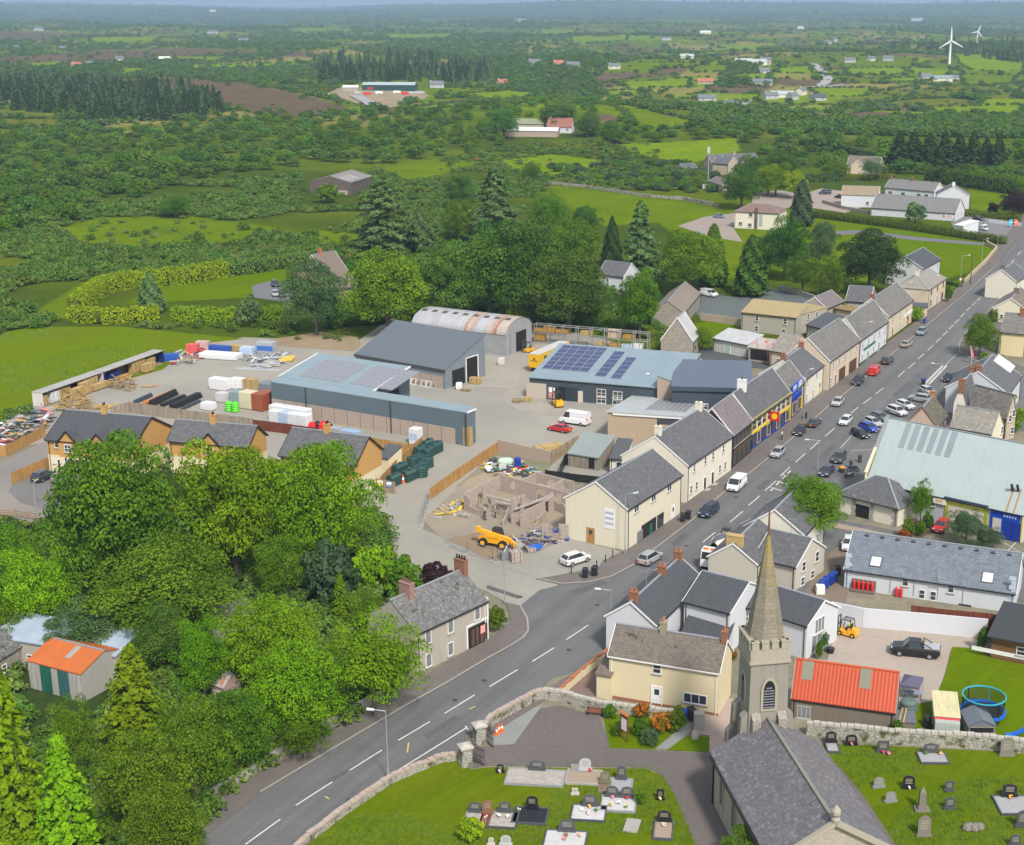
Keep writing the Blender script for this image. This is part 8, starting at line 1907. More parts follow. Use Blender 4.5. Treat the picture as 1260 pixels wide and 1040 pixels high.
gv(Zh(190,340),'narrow pale slab grave with black arch stone against the stone wall',1.1,1.,'round',GRB,(1.4,2.),CHG,GR,yaw=yh);gv(Zh(303,345),'black arch stone with red flowers against the stone wall',1.2,1.,'round',GRB,yaw=yh,fl=((0,-.3,(RD,PK)),));gv(Zh(478,385),'dark square stone with pink flowers against the stone wall',1.2,1.1,'flat',GR,yaw=yh,fl=((0,-.4,(PK,RD)),(.5,-.7,(PK,))))
gv(Zh(742,395),'pale slab plot with low dark stone before the stone wall',1.4,.75,'ogee',GR,(3.,2.2),CHG,GR,yaw=yh,fl=((-.6,-.5,(GN,)),(.9,-.5,(YE,RD))));gv(Zh(1163,405),'big weathered rounded stone at the wall above the rough grass plot',1.4,1.9,'round',OLDS,yaw=yh)
gv(Zh(455,580),'pale round stone of a narrow gravel grave near the church',1.1,.9,'round',mP((.22,.23,.24),.5),yaw=R(10));gv(Zh(520,660),'grey round stone at the foot of the narrow gravel grave',1.1,.9,'round',mP((.22,.23,.24),.5),yaw=R(10));gv(Zh(620,585),'black rounded stone with pink bouquet',1.2,1.2,'round',GRB,yaw=yh,fl=((0,-.35,(PK,WH)),))
gv(Zh(845,600),'small dark square stone on the grass, farther of a pair',.8,.9,'flat',GR,yaw=yh);gv(Zh(848,700),'dark gothic stone on a pale base, nearer of a pair',1.,1.1,'gothic',GR,yaw=yh);gv(Zh(1178,640),'pale slab plot with black ogee stone and orange bouquet',1.4,1.1,'ogee',GRB,(3.4,3.2),CHG,GR,yaw=yh,fl=((0,-.4,(OR,YE,RD)),));gv(Zh(1250,800),'dark gothic stone at the right edge of the graves',1.2,1.6,'gothic',GR,yaw=yh)
gv(Zh(705,850),'ornate weathered gothic stone with knob finial',1.2,2.,'gothic',OLDS,yaw=yh);gv(Zh(1210,905),'dark rounded stone at the bottom of the right grass',1.,1.,'round',GR,yaw=yh)
p=P(*Zh(693,705),.06);rt=root('obelisk','slim weathered obelisk gravestone on stepped base','gravestone',TR(p.x,p.y,.06));pt('base',MB().box(-.7,-.5,0,.7,.5,.2).box(-.45,-.35,.203,.45,.35,.5),OLDS,rt);pt('shaft',MB().loft([[(-.34,-.28,.503),(.34,-.28,.503),(.34,.28,.503),(-.34,.28,.503)],[(-.3,-.25,2.),(.3,-.25,2.),(.3,.25,2.),(-.3,.25,2.)],[(-.06,-.06,2.5),(.06,-.06,2.5),(.06,.06,2.5),(-.06,.06,2.5)]]),OLDS,rt)
p=P(*Zh(980,815),.06);b=MB();rnd=random.Random(5)
for k in rg(7):b.ball((rnd.uniform(-.7,.7),rnd.uniform(-.3,.3),.2),rnd.uniform(.25,.5),7,4)
sgl('grave_rocks',b,[OLDS],'low mound of grey stones on a grave','stones',TR(p.x,p.y,.06))
# ================================================================ GARDEN THINGS ON THE RIGHT
Yg=lambda x,y:(1095+x/7.43,780+y/7.43)
c=[P(*Yg(90,470),2.1),P(*Yg(268,500),2.1)];ww=(c[1]-c[0]).length;M=TR(c[0].x,c[0].y,.06,atan2(c[1].y-c[0].y,c[1].x-c[0].x));rt=root('gazebo','purple grey pop-up gazebo beside the orange shed','gazebo',M);b=MB();D_=2.9;top=(ww/2,D_/2,2.75)
for a,e in(((0,0),(ww,0)),((ww,0),(ww,D_)),((ww,D_),(0,D_)),((0,D_),(0,0))):b.poly([(*a,2.1),(*e,2.1),top]);b.poly([(*a,1.85),(*e,1.85),(*e,2.1),(*a,2.1)])
pt('canopy',b,mP((.1,.095,.15),.8),rt)
for x in(0,ww):
 for y in(0,D_):pt('leg',MB().box(x-.03,y-.03,0,x+.03,y+.03,1.9),GALV,rt)
p=P(*Yg(205,590),.06);rt=root('garden_table','grey blue folding table under the gazebo','table',TR(p.x,p.y,.06,R(-8)));pt('tabletop',MB().box(-1.1,-.45,.72,1.1,.45,.78),mP((.25,.3,.36)),rt)
for x in(-.9,.9):pt('leg',MB().box(x-.03,-.4,0,x+.03,-.34,.72).box(x-.03,.34,0,x+.03,.4,.72),DG_,rt)
b=MB();b.lathe([(.95,0),(1.,.2),(.92,.35),(1.,.5),(.92,.65),(1.,.8),(.95,1.),(.6,1.25),(.2,1.3)],(0,0,0),16);p=P(*Yg(170,690),.06);sgl('oil_tank',b,[mP((.1,.15,.14),.5)],'grey green round oil tank at the corner of the orange shed','oil tank',TR(p.x,p.y,.06))
p=P(*Yg(140,910),.06);M=TR(p.x,p.y,.06,R(-8));rt=root('coal_bunker','grey block bunker with dark roof and loose planks beside the orange shed','bunker',M);pt('bunker_wall',MB().box(-1.,0,0,1.,2.2,1.3),W_PEB,rt);pt('roof',MB().loft([[(-1.1,-.1,1.303),(1.1,-.1,1.303),(1.1,2.3,1.5),(-1.1,2.3,1.5)],[(-1.1,-.1,1.38),(1.1,-.1,1.38),(1.1,2.3,1.58),(-1.1,2.3,1.58)]]),mP((.12,.13,.15),.8),rt)
for i in rg(2):sgl('plank',MB().bar((-.8+i*.5,-.3,1.45),(-.2+i*.4,2.4,1.75),.16,.06),[TIMB],'pale plank lying on the bunker roof, %s the shed'%('nearer' if i==0 else 'farther from'),'plank',M,'planks on the bunker')
a,e=P(*Yg(405,945),.06),P(*Yg(632,965),.06);d=e-a;L_=d.length;M=TR(a.x,a.y,.06,atan2(d.y,d.x));rt=root('play_shed','small shed with mossy cream corrugated roof and red front','shed',M);D_=(P(*Yg(440,530),2.1)-P(*Yg(405,770),1.9)).length
pt('wall',MB().box(0,.05,0,L_,D_+.8,1.75),mP((.36,.42,.38),.7),rt)
pt('front',MB().loft([[(-.05,0.,.1),(L_+.05,0.,.1),(L_+.05,.9,1.95),(-.05,.9,1.95)],[(-.05,.05,.1),(L_+.05,.05,.1),(L_+.05,1.,1.9),(-.05,1.,1.9)]]),mP((.52,.04,.05),.35),rt)
b=MB();n=14
for i in rg(n):y0_=.95+(D_+.1)*i/n;b.box(-.1,y0_,1.97+.04*(i%2),L_+.1,y0_+(D_+.1)/n-.01,2.03+.04*(i%2))
pt('roof',b,mR((.6,.56,.34),.9,(.2,.17,.09)),rt)
p=P(*Yg(845,760),.06);rt=root('trampoline','trampoline with black net and turquoise top ring on the lawn','trampoline',TR(p.x,p.y,.06));rT=2.3;b=MB()
def hoop(b,r_,z_,t,n=24,mi=0):
 pts=[(r_*cos(2*pi*i/n),r_*sin(2*pi*i/n),z_)for i in rg(n)]
 for i in rg(n):b.bar(pts[i],pts[(i+1)%n],t,t,mi)
TQ=mP((.03,.38,.5),.5);hoop(b,rT,2.6,.12);pt('top_ring',b,TQ,rt);pt('mat',MB().cyl((0,0,.78),(0,0,.82),rT-.25,n=24),BK,rt);b=MB();hoop(b,rT,.8,.3);pt('pad',b,mP((.01,.13,.55),.5),rt)
for i in rg(6):b=MB();t=i*pi/3;b.bar((rT*cos(t),rT*sin(t),0),(rT*cos(t),rT*sin(t),2.6),.1);pt('pole',b,TQ if i==1 else BK,rt)
t_=NT('net');tb_=t_.n('BsdfTransparent');mx_=t_.n('MixShader');mx_.inputs[0].default_value=.45;t_.done((.015,.017,.018,1),.9);t_.l(tb_.outputs[0],mx_.inputs[1]);t_.l(t_.b.outputs[0],mx_.inputs[2]);t_.l(mx_.outputs[0],t_.out.inputs[0])
pt('safety_net',MB().cyl((0,0,.85),(0,0,2.58),rT-.05,n=24,caps=False),t_.m,rt)
a,e=P(*Yg(705,968),.06),P(*Yg(972,972),.06);L_=(e-a).length;M=TR(a.x,a.y,.06,R(0));rt=root('playhouse','grey playhouse with dark felt roof and open front before the trampoline','playhouse',M);D_=3.4;pt('wall',MB().box(.15,.2,0,L_-.15,D_,1.5),mB((.24,.24,.23)),rt);b=MB()
for s0,s1 in((0,L_/2),(L_,L_/2)):t=[(s0,0,1.55),(s1,0,2.3),(s1,D_+.2,2.3),(s0,D_+.2,1.55)];b.poly(t if s0 else t[::-1]);b.poly([(x,y,z-.08)for x,y,z in(t[::-1]if s0 else t)])
b.poly([(.1,.06,1.5),(L_-.1,.06,1.5),(L_/2,.06,2.25)]);pt('roof',b,mP((.13,.15,.17),.8),rt);pt('opening',MB().box(.3,.16,.7,L_-.3,.2,1.35),DK,rt);pt('rail',MB().box(.1,.08,.6,L_-.1,.15,.75).box(.1,.08,1.36,L_-.1,.15,1.5),mP((.3,.26,.19)),rt)
p=P(1259,909,.06);b=MB();pts_=[(-1.9,0.,.5),(-1.2,0.,.45),(-.3,0,.9),(.9,0,1.7)]
for q0,q1 in zip(pts_,pts_[1:]):b.bar(q0,q1,.7,.08)
b.bar((.9,0,0),(.9,0,1.7),.1,mi=1);sgl('slide',b,[mP((.01,.13,.55),.5),mP((.35,.5,.03))],'bright blue plastic slide at the right edge of the lawn','slide',TR(p.x,p.y,.06))
p=P(*Yg(340,850),.06);sgl('barbecue',MB().box(-.35,-.5,0,.35,.5,.7).box(-.3,-.2,.7,.3,.5,1.2).ball((0,-.2,.9),.35,8,5),[BK],'small black barbecue on the grass by the play shed','barbecue',TR(p.x,p.y,.06))
b=MB();b.lathe([(.4,0),(.5,.6),(.42,.62)],(0,0,0),12);p=P(1022,803,.06);rt=sgl('plant_pot',b,[BK],'black plant pot by the white house gable','plant pot',TR(p.x,p.y,.06))
p=P(1206,790,.06);rt=root('garden_gate','brown timber gate at the end of the white wall','gate',TR(p.x,p.y,.06,R(35)));
for i in rg(7):pt('slat',MB().box(i*.22,-.03,.05,i*.22+.15,.03,1.6+.1*(i%2)),mP((.12,.07,.045),.8),rt)
# ================================================================ TREES, HEDGES, SCRUB
def leaf_mesh(name,pos,nrm,size,tint,mat,aspect=.62,extra=None,rng=None):
 n=len(pos);r=rng.normal(size=(n,3));nrm=nrm/np.maximum(np.linalg.norm(nrm,axis=1,keepdims=True),1e-9)
 u=r-(r*nrm).sum(1,keepdims=True)*nrm;u/=np.maximum(np.linalg.norm(u,axis=1,keepdims=True),1e-9);v=np.cross(nrm,u)
 s=size[:,None]
 q=np.stack([pos-u*s,pos-v*s*aspect+nrm*s*.12,pos+u*s,pos+v*s*aspect-nrm*s*.12],1).reshape(-1,3)
 me=bpy.data.meshes.new(name);ev=[];ef=[]
 if extra is not None:ev,ef=extra.v,extra.f
 nv=len(q)+len(ev);me.vertices.add(nv);me.vertices.foreach_set('co',np.concatenate([q.ravel(),np.array(ev,float).ravel()])if ev else q.ravel())
 idx=np.arange(len(q));ls=[idx]+([np.array([i for f in ef for i in f])+len(q)]if ef else[]);li=np.concatenate(ls)
 tot=np.concatenate([np.full(n,4),np.array([len(f)for f in ef],int)])if ef else np.full(n,4)
 me.loops.add(len(li));me.loops.foreach_set('vertex_index',li.astype(np.int32));me.polygons.add(len(tot));me.polygons.foreach_set('loop_start',(np.cumsum(tot)-tot).astype(np.int32))
 me.materials.append(mat[0]if isinstance(mat,tuple)else mat)
 if ef:
  me.materials.append(mat[1]);mi=np.zeros(len(tot),np.int32);mi[n:]=1;me.polygons.foreach_set('material_index',mi)
 at=me.attributes.new('tint','FLOAT','POINT');at.data.foreach_set('value',np.concatenate([np.repeat(tint,4),np.zeros(len(ev))]).astype(np.float32))
 me.update(calc_edges=True);me.validate()
 return me
BARK=mR((.13,.11,.085),.6,(.06,.055,.04));TWIG=mP((.035,.03,.018),.95,0,.3)
def wood(h,r,rng,limbs=7,spread=.7,base=.18):
 b=MB();b.cyl((0,0,-.2),(0,0,h*.3),r,r*.75,8);b.cyl((0,0,h*.3),(rng.uniform(-.2,.2),rng.uniform(-.2,.2),h*.8),r*.74,r*.2,7)
 for i in rg(limbs):
  t=2*pi*(i/limbs)+rng.uniform(-.3,.3);z0=h*rng.uniform(.18,.45);m=(cos(t)*h*.16,sin(t)*h*.16,z0+h*.16);e=(cos(t)*spread*h*.38,sin(t)*spread*h*.38,z0+h*rng.uniform(.25,.42))
  b.cyl((0,0,z0),m,r*.45,r*.3,6,caps=False);b.cyl(m,e,r*.3,r*.08,5,caps=False)
 return b
def broad(seed,n=6500,Rr=5.,H=9.,lobes=34,leaf=.27,zlo=.14,flat=.5,jag=.25,shell=.78,lr=(.2,.36)):
 rng=np.random.default_rng(seed);L=[]
 zc=H*(zlo+(1-zlo)*.48);rz=H*(1-zlo)*.5
 for i in rg(lobes):
  k=i+.5;ph=math.acos(1-1.75*k/lobes);th=pi*(1+5**.5)*k
  d=np.array([cos(th)*sin(ph),sin(th)*sin(ph),cos(ph)]);s=shell*rng.uniform(1-jag,1+jag*.6)
  L.append((np.array([0,0,zc])+d*np.array([Rr,Rr,rz])*s,Rr*rng.uniform(*lr)))
 for i in rg(lobes//4):d=rng.normal(size=3);d/=np.linalg.norm(d);L.append((np.array([0,0,zc])+d*np.array([Rr,Rr,rz])*.35,Rr*.4))
 w=np.array([l[1]**2 for l in L]);cnt=np.maximum((w/w.sum()*n).astype(int),8);P_,N_,S_,T_=[],[],[],[]
 for(c,r),k in zip(L,cnt):
  d=rng.normal(size=(k,3));d/=np.linalg.norm(d,axis=1,keepdims=True);d[:,2]=np.where(d[:,2]<-.35,-d[:,2],d[:,2])
  rad=r*rng.uniform(.72,1.08,(k,1));P_.append(c+d*rad*np.array([1,1,.8]));N_.append(d+rng.normal(scale=.55,size=(k,3))+np.array([0,0,.35]));S_.append(leaf*rng.uniform(.6,1.25,k));T_.append(np.clip(rng.uniform(.1,.9)+rng.normal(scale=.22,size=k),0,1))
 return np.concatenate(P_),np.concatenate(N_),np.concatenate(S_),np.concatenate(T_),rng
def spruce(seed,n=5000,Rr=3.,H=12.,leaf=.3,zlo=.04,droop=.28,power=.9,tiers=15,ragged=.2):
 rng=np.random.default_rng(seed);P_,N_,S_,T_=[],[],[],[]
 nb=tiers*9;per=n//nb
 for i in rg(nb):
  t=(i+rng.uniform(0,1))/nb;z=H*(zlo+(1-zlo)*t);rr=Rr*(1-t)**power*rng.uniform(1-ragged,1+ragged*.5)+.12;a=i*2.399+rng.uniform(-.3,.3)
  k=max(4,int(per*(1.7*(1-t)+.35)));f=rng.uniform(.25,1,k)**.7;w=rr*.28*(1.1-f*.5);x=rr*f;y=rng.normal(size=k)*w*.5;zz=z-droop*rr*f**2+rng.normal(scale=.1,size=k)
  P_.append(np.stack([x*cos(a)-y*sin(a),x*sin(a)+y*cos(a),zz],1));N_.append(np.stack([cos(a)*.5+rng.normal(scale=.4,size=k),sin(a)*.5+rng.normal(scale=.4,size=k),.9+rng.normal(scale=.3,size=k)],1));S_.append(leaf*rng.uniform(.6,1.2,k));T_.append(np.clip(rng.uniform(.15,.85)+f*.15+rng.normal(scale=.15,size=k),0,1))
 return np.concatenate(P_),np.concatenate(N_),np.concatenate(S_),np.concatenate(T_),rng
def column(seed,n=5000,Rr=1.6,H=8.,leaf=.25,point=.55):
 rng=np.random.default_rng(seed);t=rng.uniform(0,1,n);a=rng.uniform(0,2*pi,n);prof=np.minimum(1,t*6+.5)*np.clip(1-t,0,1)**point;lump=1+.14*np.sin(a*5+t*17)+.1*np.sin(a*9-t*31+1)
 r=Rr*prof*lump*rng.uniform(.78,1.04,n);P_=np.stack([r*np.cos(a),r*np.sin(a),H*(.02+.98*t)],1);N_=np.stack([np.cos(a),np.sin(a),.5+0*a],1)+rng.normal(scale=.45,size=(n,3));T_=np.clip(.5+.3*np.sin(a*5+t*17)+rng.normal(scale=.2,size=n),0,1)
 return P_,N_,leaf*rng.uniform(.6,1.2,n),T_,rng
LD=mL((.046,.115,.015),(.115,.218,.026));LM=mL((.062,.141,.007),(.151,.265,.013));LB=mL((.097,.219,.004),(.213,.395,.007));LY=mL((.109,.203,.003),(.232,.325,.008))
LO=mL((.065,.144,.006),(.138,.246,.015));LU=mL((.053,.123,.037),(.154,.243,.081));L_GREY=mL((.0497,.096,.036),(.1143,.1695,.0765));L_PURP=mL((.022,.01,.014),(.065,.03,.036));L_CON=mL((.0268,.0641,.0146),(.069,.119,.0267));L_GOLD=mL((.153,.248,.004),(.306,.414,.011));L_ORAN=mL((.1,.12,.01),(.55,.16,.02));LS=mL((.062,.14,.019),(.158,.265,.037));L_BRACK=mL((.09,.162,.031),(.204,.279,.067));L_GORSE=mL((.0639,.0847,.0162),(.4544,.339,.018))
_crown={}
def crown_data(kind):
 if kind in _crown:return _crown[kind]
 k,v=kind.split('_')if '_' in kind else(kind,'0');s=int(v)
 if k=='broad':d=broad(10+s,26000,5,9,42,.13,zlo=.04,lr=(.18,.36),jag=.36);dims=(5.,9.);wd=wood(9,.32,np.random.default_rng(s),7)
 elif k=='loose':d=broad(30+s,17000,5,9,58,.13,.05,jag=.42,shell=.8,lr=(.12,.26));dims=(5.,9.);wd=wood(9,.28,np.random.default_rng(s),9)
 elif k=='shrub':d=broad(50+s,2600,2,3,22,.17,0.,jag=.3);dims=(2.,3.);wd=wood(3,.1,np.random.default_rng(s),5)
 elif k=='spruce':d=spruce(70+s,6000,3.2,12,.27,.02,.3,.62,15,.35);dims=(3.,12.);wd=wood(12,.2,np.random.default_rng(s),2,.2)
 elif k=='pine':d=spruce(220+s,7500,4.2,11,.26,.02,.12,.48,10,.45);dims=(4.2,11.);wd=wood(11,.25,np.random.default_rng(s),5,.3)
 elif k=='cypress':d=spruce(90+s,6500,3.2,10,.24,.02,.15,.62,18,.3);dims=(3.2,10.);wd=wood(10,.2,np.random.default_rng(s),4,.3)
 elif k=='column':d=column(110+s);dims=(1.6,8.);wd=wood(8,.15,np.random.default_rng(s),2,.1)
 elif k=='cone':d=column(130+s,5200,2.2,7,.22,.7);dims=(2.2,7.);wd=wood(7,.15,np.random.default_rng(s),2,.1)
 elif k=='mid':d=broad(150+s,1500,5,8.5,24,.48,.02,jag=.35);dims=(5.,8.5);wd=wood(8.5,.3,np.random.default_rng(s),4)
 elif k=='far':d=broad(170+s,300,5,8,14,.95,0.,jag=.35);dims=(5.,8.);wd=None
 elif k=='farspruce':d=spruce(190+s,260,3,13,.75,.02,.2,.9,5);dims=(3.,13.);wd=None
 elif k=='scrub':d=broad(210+s,260,1.5,1.7,12,.26,0.,jag=.4);dims=(1.5,1.7);wd=None
 _crown[kind]=(d,dims,wd);return _crown[kind]
_tm={}
def tree_meshes(kind,mat):
 key=(kind,mat.name if kind.split('_')[0]in('far','farspruce','scrub','mid')else '')
 if key in _tm:return _tm[key]
 (p,n,s,t,rng),dims,wd=crown_data(kind)
 me=leaf_mesh('crown',p,n,s,t,mat,rng=np.random.default_rng(5));tr=wd.mesh('trunk',[BARK])if wd is not None else None
 _tm[key]=(me,tr,dims);return _tm[key]
TREES='trees of the village'
def plant_at(kind,p,rad,h,mat,label,name='tree',cat='tree',group=None,yaw=None,trunk=True,parts=True):
 me,tr,(R0,H0)=tree_meshes(kind,mat);s=rad/R0
 M=TR(p.x,p.y,p.z,random.uniform(0,6.28)if yaw is None else yaw,(s,s,h/H0))
 if not parts:o=link(name,me,M);return tag(o,label,cat,group)
 rt=root(name,label,cat,M,group);cr=link('crown',me,M,rt)
 if me.materials[0]is not mat:cr.material_slots[0].link='OBJECT';cr.material_slots[0].material=mat
 if tr is not None and trunk:link('trunk' if cat=='tree' else 'stem',tr,M,rt)
 return rt
def tr_(kind,x0,y0,x1,y1,mat,label,name='tree',cat='tree',group=None,parts=True):
 p=G((x0+x1)/2,y1);zc=depth_at(p);rad=(x1-x0)/2*zc/CAM_F;h=max(zt(p,y0+(y1-y0)*.03)-p.z,.5)
 h-=rad*0.
 rad*=.95 if 'spruce' not in kind else 1.12
 h*=.95 if 'spruce' not in kind else .84
 return plant_at(kind,p,rad,h,mat,label,name,cat,group,parts=parts)
B='broad_%d'
for k,bx,m,l in(('broad_0',(58,518,248,735),LM,'great dark green rounded tree covering the end tan house'),('broad_1',(218,522,366,715),LB,'bright green maple in front of the middle tan house'),('broad_2',(330,524,468,705),LB,'bright green maple in front of the last tan house'),('broad_3',(105,668,300,790),LO,'broad olive green tree below the great dark one'),('loose_0',(-10,660,110,790),LB,'light green loose tree at the left edge above the tin sheds'),('broad_4',(268,728,392,850),LB,'bright green tree in the middle of the left wood'),('loose_1',(395,742,528,882),LY,'yellow green tree hiding the end of the roadside house'),('loose_2',(295,780,430,915),LB,'leafy bright tree beside the left pavement'),('cypress_0',(120,782,225,940),LY,'ragged yellow green cypress beside the tin shed'),('loose_3',(112,880,255,1040),LM,'ivy laced tree at the bottom of the left wood'),('cypress_1',(-30,800,80,1060),LB,'tall feathery cypress at the bottom left edge'),('cypress_2',(40,890,140,1080),LB,'feathery cypress in front of the ivy laced tree'),('loose_4',(215,750,292,870),LB,'slender light tree beside the ruined gable'),('broad_0',(245,842,340,955),LM,'mid green tree nearest the pavement bend'),('loose_2',(185,845,300,990),LM,'dense green tree behind the pavement bend'),('shrub_0',(372,665,445,742),L_GREY,'grey green shrub behind the roadside garden'),('broad_2',(312,650,385,735),LM,'round green tree under the bright maples'),('loose_1',(430,715,480,790),LM,'small green tree behind the roadside house garden'),('loose_0',(-30,730,60,800),LM,'green tree behind the blue grey lean-to'),('broad_1',(60,735,170,815),LU,'blue green tree behind the rust orange shed'),('broad_3',(160,740,250,830),LD,'dark green tree above the ruined gable'),('broad_4',(-40,640,60,740),LM,'tall green tree at the left edge below the estate road'),('loose_3',(340,860,410,935),LM,'green tree overhanging the old cement wall'),('loose_4',(60,850,130,960),LM,'small tree beside the grassy gap by the tin shed'),('broad_0',(160,960,262,1090),LM,'green tree above the rough grass bank')):
 tr_(k,*bx,m,l)
tr_('shrub_1',240,858,275,905,L_PURP,'small purple leaved shrub among the left trees','shrub','shrub');tr_('shrub_2',515,690,562,730,L_PURP,'dark purple shrub behind the roadside house roof','shrub','shrub');tr_('shrub_0',470,683,520,735,LM,'green shrub left of the purple one behind the roadside house','shrub','shrub');tr_('shrub_3',436,668,488,724,LB,'bright shrub at the edge of the yard entrance','shrub','shrub');tr_('shrub_2',462,684,490,712,L_ORAN,'shrub with orange berries by the yard entrance','shrub','shrub');tr_('shrub_1',500,715,525,745,LM,'low green bush beside the brick chimney','shrub','shrub')
tr_('cypress_3',405,700,436,765,LY,'small golden conifer beside the concrete yard slab');tr_('shrub_0',598,745,625,775,LO,'straggly shrub at the end of the roadside house','shrub','shrub')
rnd=random.Random(21)
for k,bx,m,l in(('broad_4',(350,312,430,412),LU,'dark blue green tree beside the pink gabled house'),('broad_0',(422,298,535,414),LM,'big mid green tree behind the grey store shed'),('broad_1',(498,300,592,402),LD,'dark green tree behind the arched barn'),('broad_2',(546,266,660,394),LD,'great dark tree above the arched barn'),('broad_3',(590,264,715,398),LD,'broad dark tree in the middle of the yard trees'),('broad_0',(648,302,752,410),LD,'dark layered chestnut above the solar workshop'),('pine_0',(428,214,516,312),LU,'wide blue green spruce above the pink gabled house'),('cone_0',(497,250,538,308),LU,'conical blue green conifer'),('pine_1',(572,200,645,300),LU,'tall grey blue spruce over the yard trees'),('loose_0',(645,228,704,290),LM,'loose green tree beside the pasture'),('broad_4',(668,264,742,330),LO,'olive green tree beside the pasture'),('cone_1',(738,261,768,330),L_CON,'dark narrow cypress beside the pasture'),('pine_2',(758,240,818,345),LU,'tall grey green spruce behind the hidden house'),('broad_1',(756,322,818,418),LM,'round mid green tree behind the racks'),('broad_2',(808,274,890,362),LM,'broad mid green tree above the stone barn'),('column_0',(858,270,896,352),LD,'dark upright cypress behind the broad tree'),('column_1',(902,284,946,364),LD,'tall dark columnar cypress above the tarmac yard'),('broad_3',(930,264,1000,345),LD,'dark bushy tree by the hip roofed villa'),('loose_1',(962,306,1012,364),LO,'light olive tree left of a pair on the yard wall'),('loose_2',(1000,308,1040,368),LO,'light olive tree right of a pair on the yard wall'),('broad_3',(1024,278,1114,362),L_CON,'huge dark spreading conifer beside the lawn'),('column_2',(970,217,1002,278),L_GREY,'grey green poplar beside the villa'),('broad_4',(884,200,940,258),LD,'dark round tree below the farmhouse'),('broad_0',(994,270,1032,308),LU,'blue green rounded tree near the park path'),('shrub_1',(1112,247,1140,275),LU,'small round tree in front of the white shop'),('broad_2',(930,195,978,242),LY,'yellow green tree beside the villa yard'),('loose_3',(575,384,622,424),L_GREY,'grey willow behind the arched barn'),('shrub_3',(622,374,655,402),LY,'yellow green bush behind the arched barn door'),('cone_2',(168,330,206,384),LU,'blue conifer in the golden hedge corner'),('shrub_0',(290,362,326,402),LU,'dark rounded bush in the lower golden hedge'),('broad_3',(195,238,236,268),LO,'round olive bush standing alone in the bracken'),('loose_4',(540,240,590,300),LO,'russet olive tree among the spruces'),('broad_1',(545,205,585,262),LD,'dark tree left of the tall spruce'),('shrub_2',(386,224,418,250),LO,'bush in front of the brown barn'),('broad_0',(700,250,740,290),LD,'dark tree at the edge of the pasture')):
 tr_(k,*bx,m,l)
for k,bx,m,l in(('broad_1',(905,186,945,226),LD,'dark tree behind the round one below the farmhouse'),('broad_2',(940,178,985,228),LD,'dark bushy tree right of the farmhouse'),('broad_3',(925,205,965,240),LY,'yellowish tree above the villa yard'),('loose_1',(960,205,995,245),L_GOLD,'golden tree behind the poplar'),('broad_4',(915,286,968,338),LD,'dark tree between the columnar cypress and the villa'),('loose_2',(985,284,1030,330),LU,'grey green tree behind the light olive pair'),('broad_0',(700,362,742,404),LM,'low tree behind the middle of the racks'),('loose_3',(1010,335,1042,362),LY,'yellow green bush at the corner of the yard wall'),('broad_2',(1245,205,1290,262),LM,'big green tree at the right edge above the forecourt'),('broad_3',(1228,232,1266,268),L_PURP,'dark purple tree at the right edge beside the forecourt'),('shrub_1',(1214,248,1228,264),L_PURP,'small purple tree on the lawn by the forecourt'),('broad_1',(1146,205,1166,226),L_PURP,'dark purple tree behind the white bungalow'),('loose_4',(1055,192,1090,222),LU,'grey green tree in front of the hill house'),('broad_4',(1010,196,1045,222),LM,'green tree left of the hill house'),('broad_0',(600,130,640,172),LD,'dark tree left of the knoll farm'),('broad_1',(660,122,716,160),LD,'great dark tree behind the knoll farm'),('broad_2',(706,135,740,170),LD,'dark tree right of the knoll farm'),('broad_3',(738,150,770,178),LM,'tree at the edge of the knoll pasture'),('loose_0',(640,196,668,222),LO,'lone bushy tree on the knoll slope'),('broad_4',(850,400,878,432),LM,'ivy clad tree beside the stone cottage')):
 tr_(k,*bx,m,l)
tr_('broad_2',950,576,1040,668,LM,'dense round street tree in front of the store');tr_('loose_3',1116,582,1148,648,LM,'thin young tree against the store wall');tr_('loose_0',1160,622,1215,672,L_GREY,'pale leaved tree before the lime green shopfront');tr_('loose_2',1196,645,1236,678,L_GREY,'pale leaved bush before the blue shopfront');tr_('broad_3',1182,384,1228,440,LO,'olive green tree on the paved corner')
tr_('shrub_0',1108,636,1126,664,LM,'green shrub in the planted bed','shrub','shrub');tr_('shrub_1',1124,640,1140,660,LO,'olive shrub in the planted bed','shrub','shrub');tr_('shrub_2',1104,650,1122,668,L_ORAN,'reddish shrub in the planted bed','shrub','shrub');tr_('shrub_3',1134,630,1150,650,LD,'dark shrub against the store wall','shrub','shrub')
tr_('shrub_3',1120,376,1136,396,LB,'clipped bright green bush beside the hip roofed house','shrub','shrub');tr_('shrub_1',1162,350,1172,372,LM,'small rounded bush at the far end of the hip roofed house','shrub','shrub');tr_('cone_0',1117,338,1126,356,LD,'tiny clipped conifer by the pale grey house')
tr_('shrub_2',780,972-4,797,990,LM,'clipped round green bush among the graves','shrub','shrub');tr_('shrub_0',561,1004,598,1034,L_GOLD,'golden yellow round bush among the graves','shrub','shrub')
tr_('broad_1',885,1010,985,1085,LM,'leafy treetop at the bottom beside the church nave')
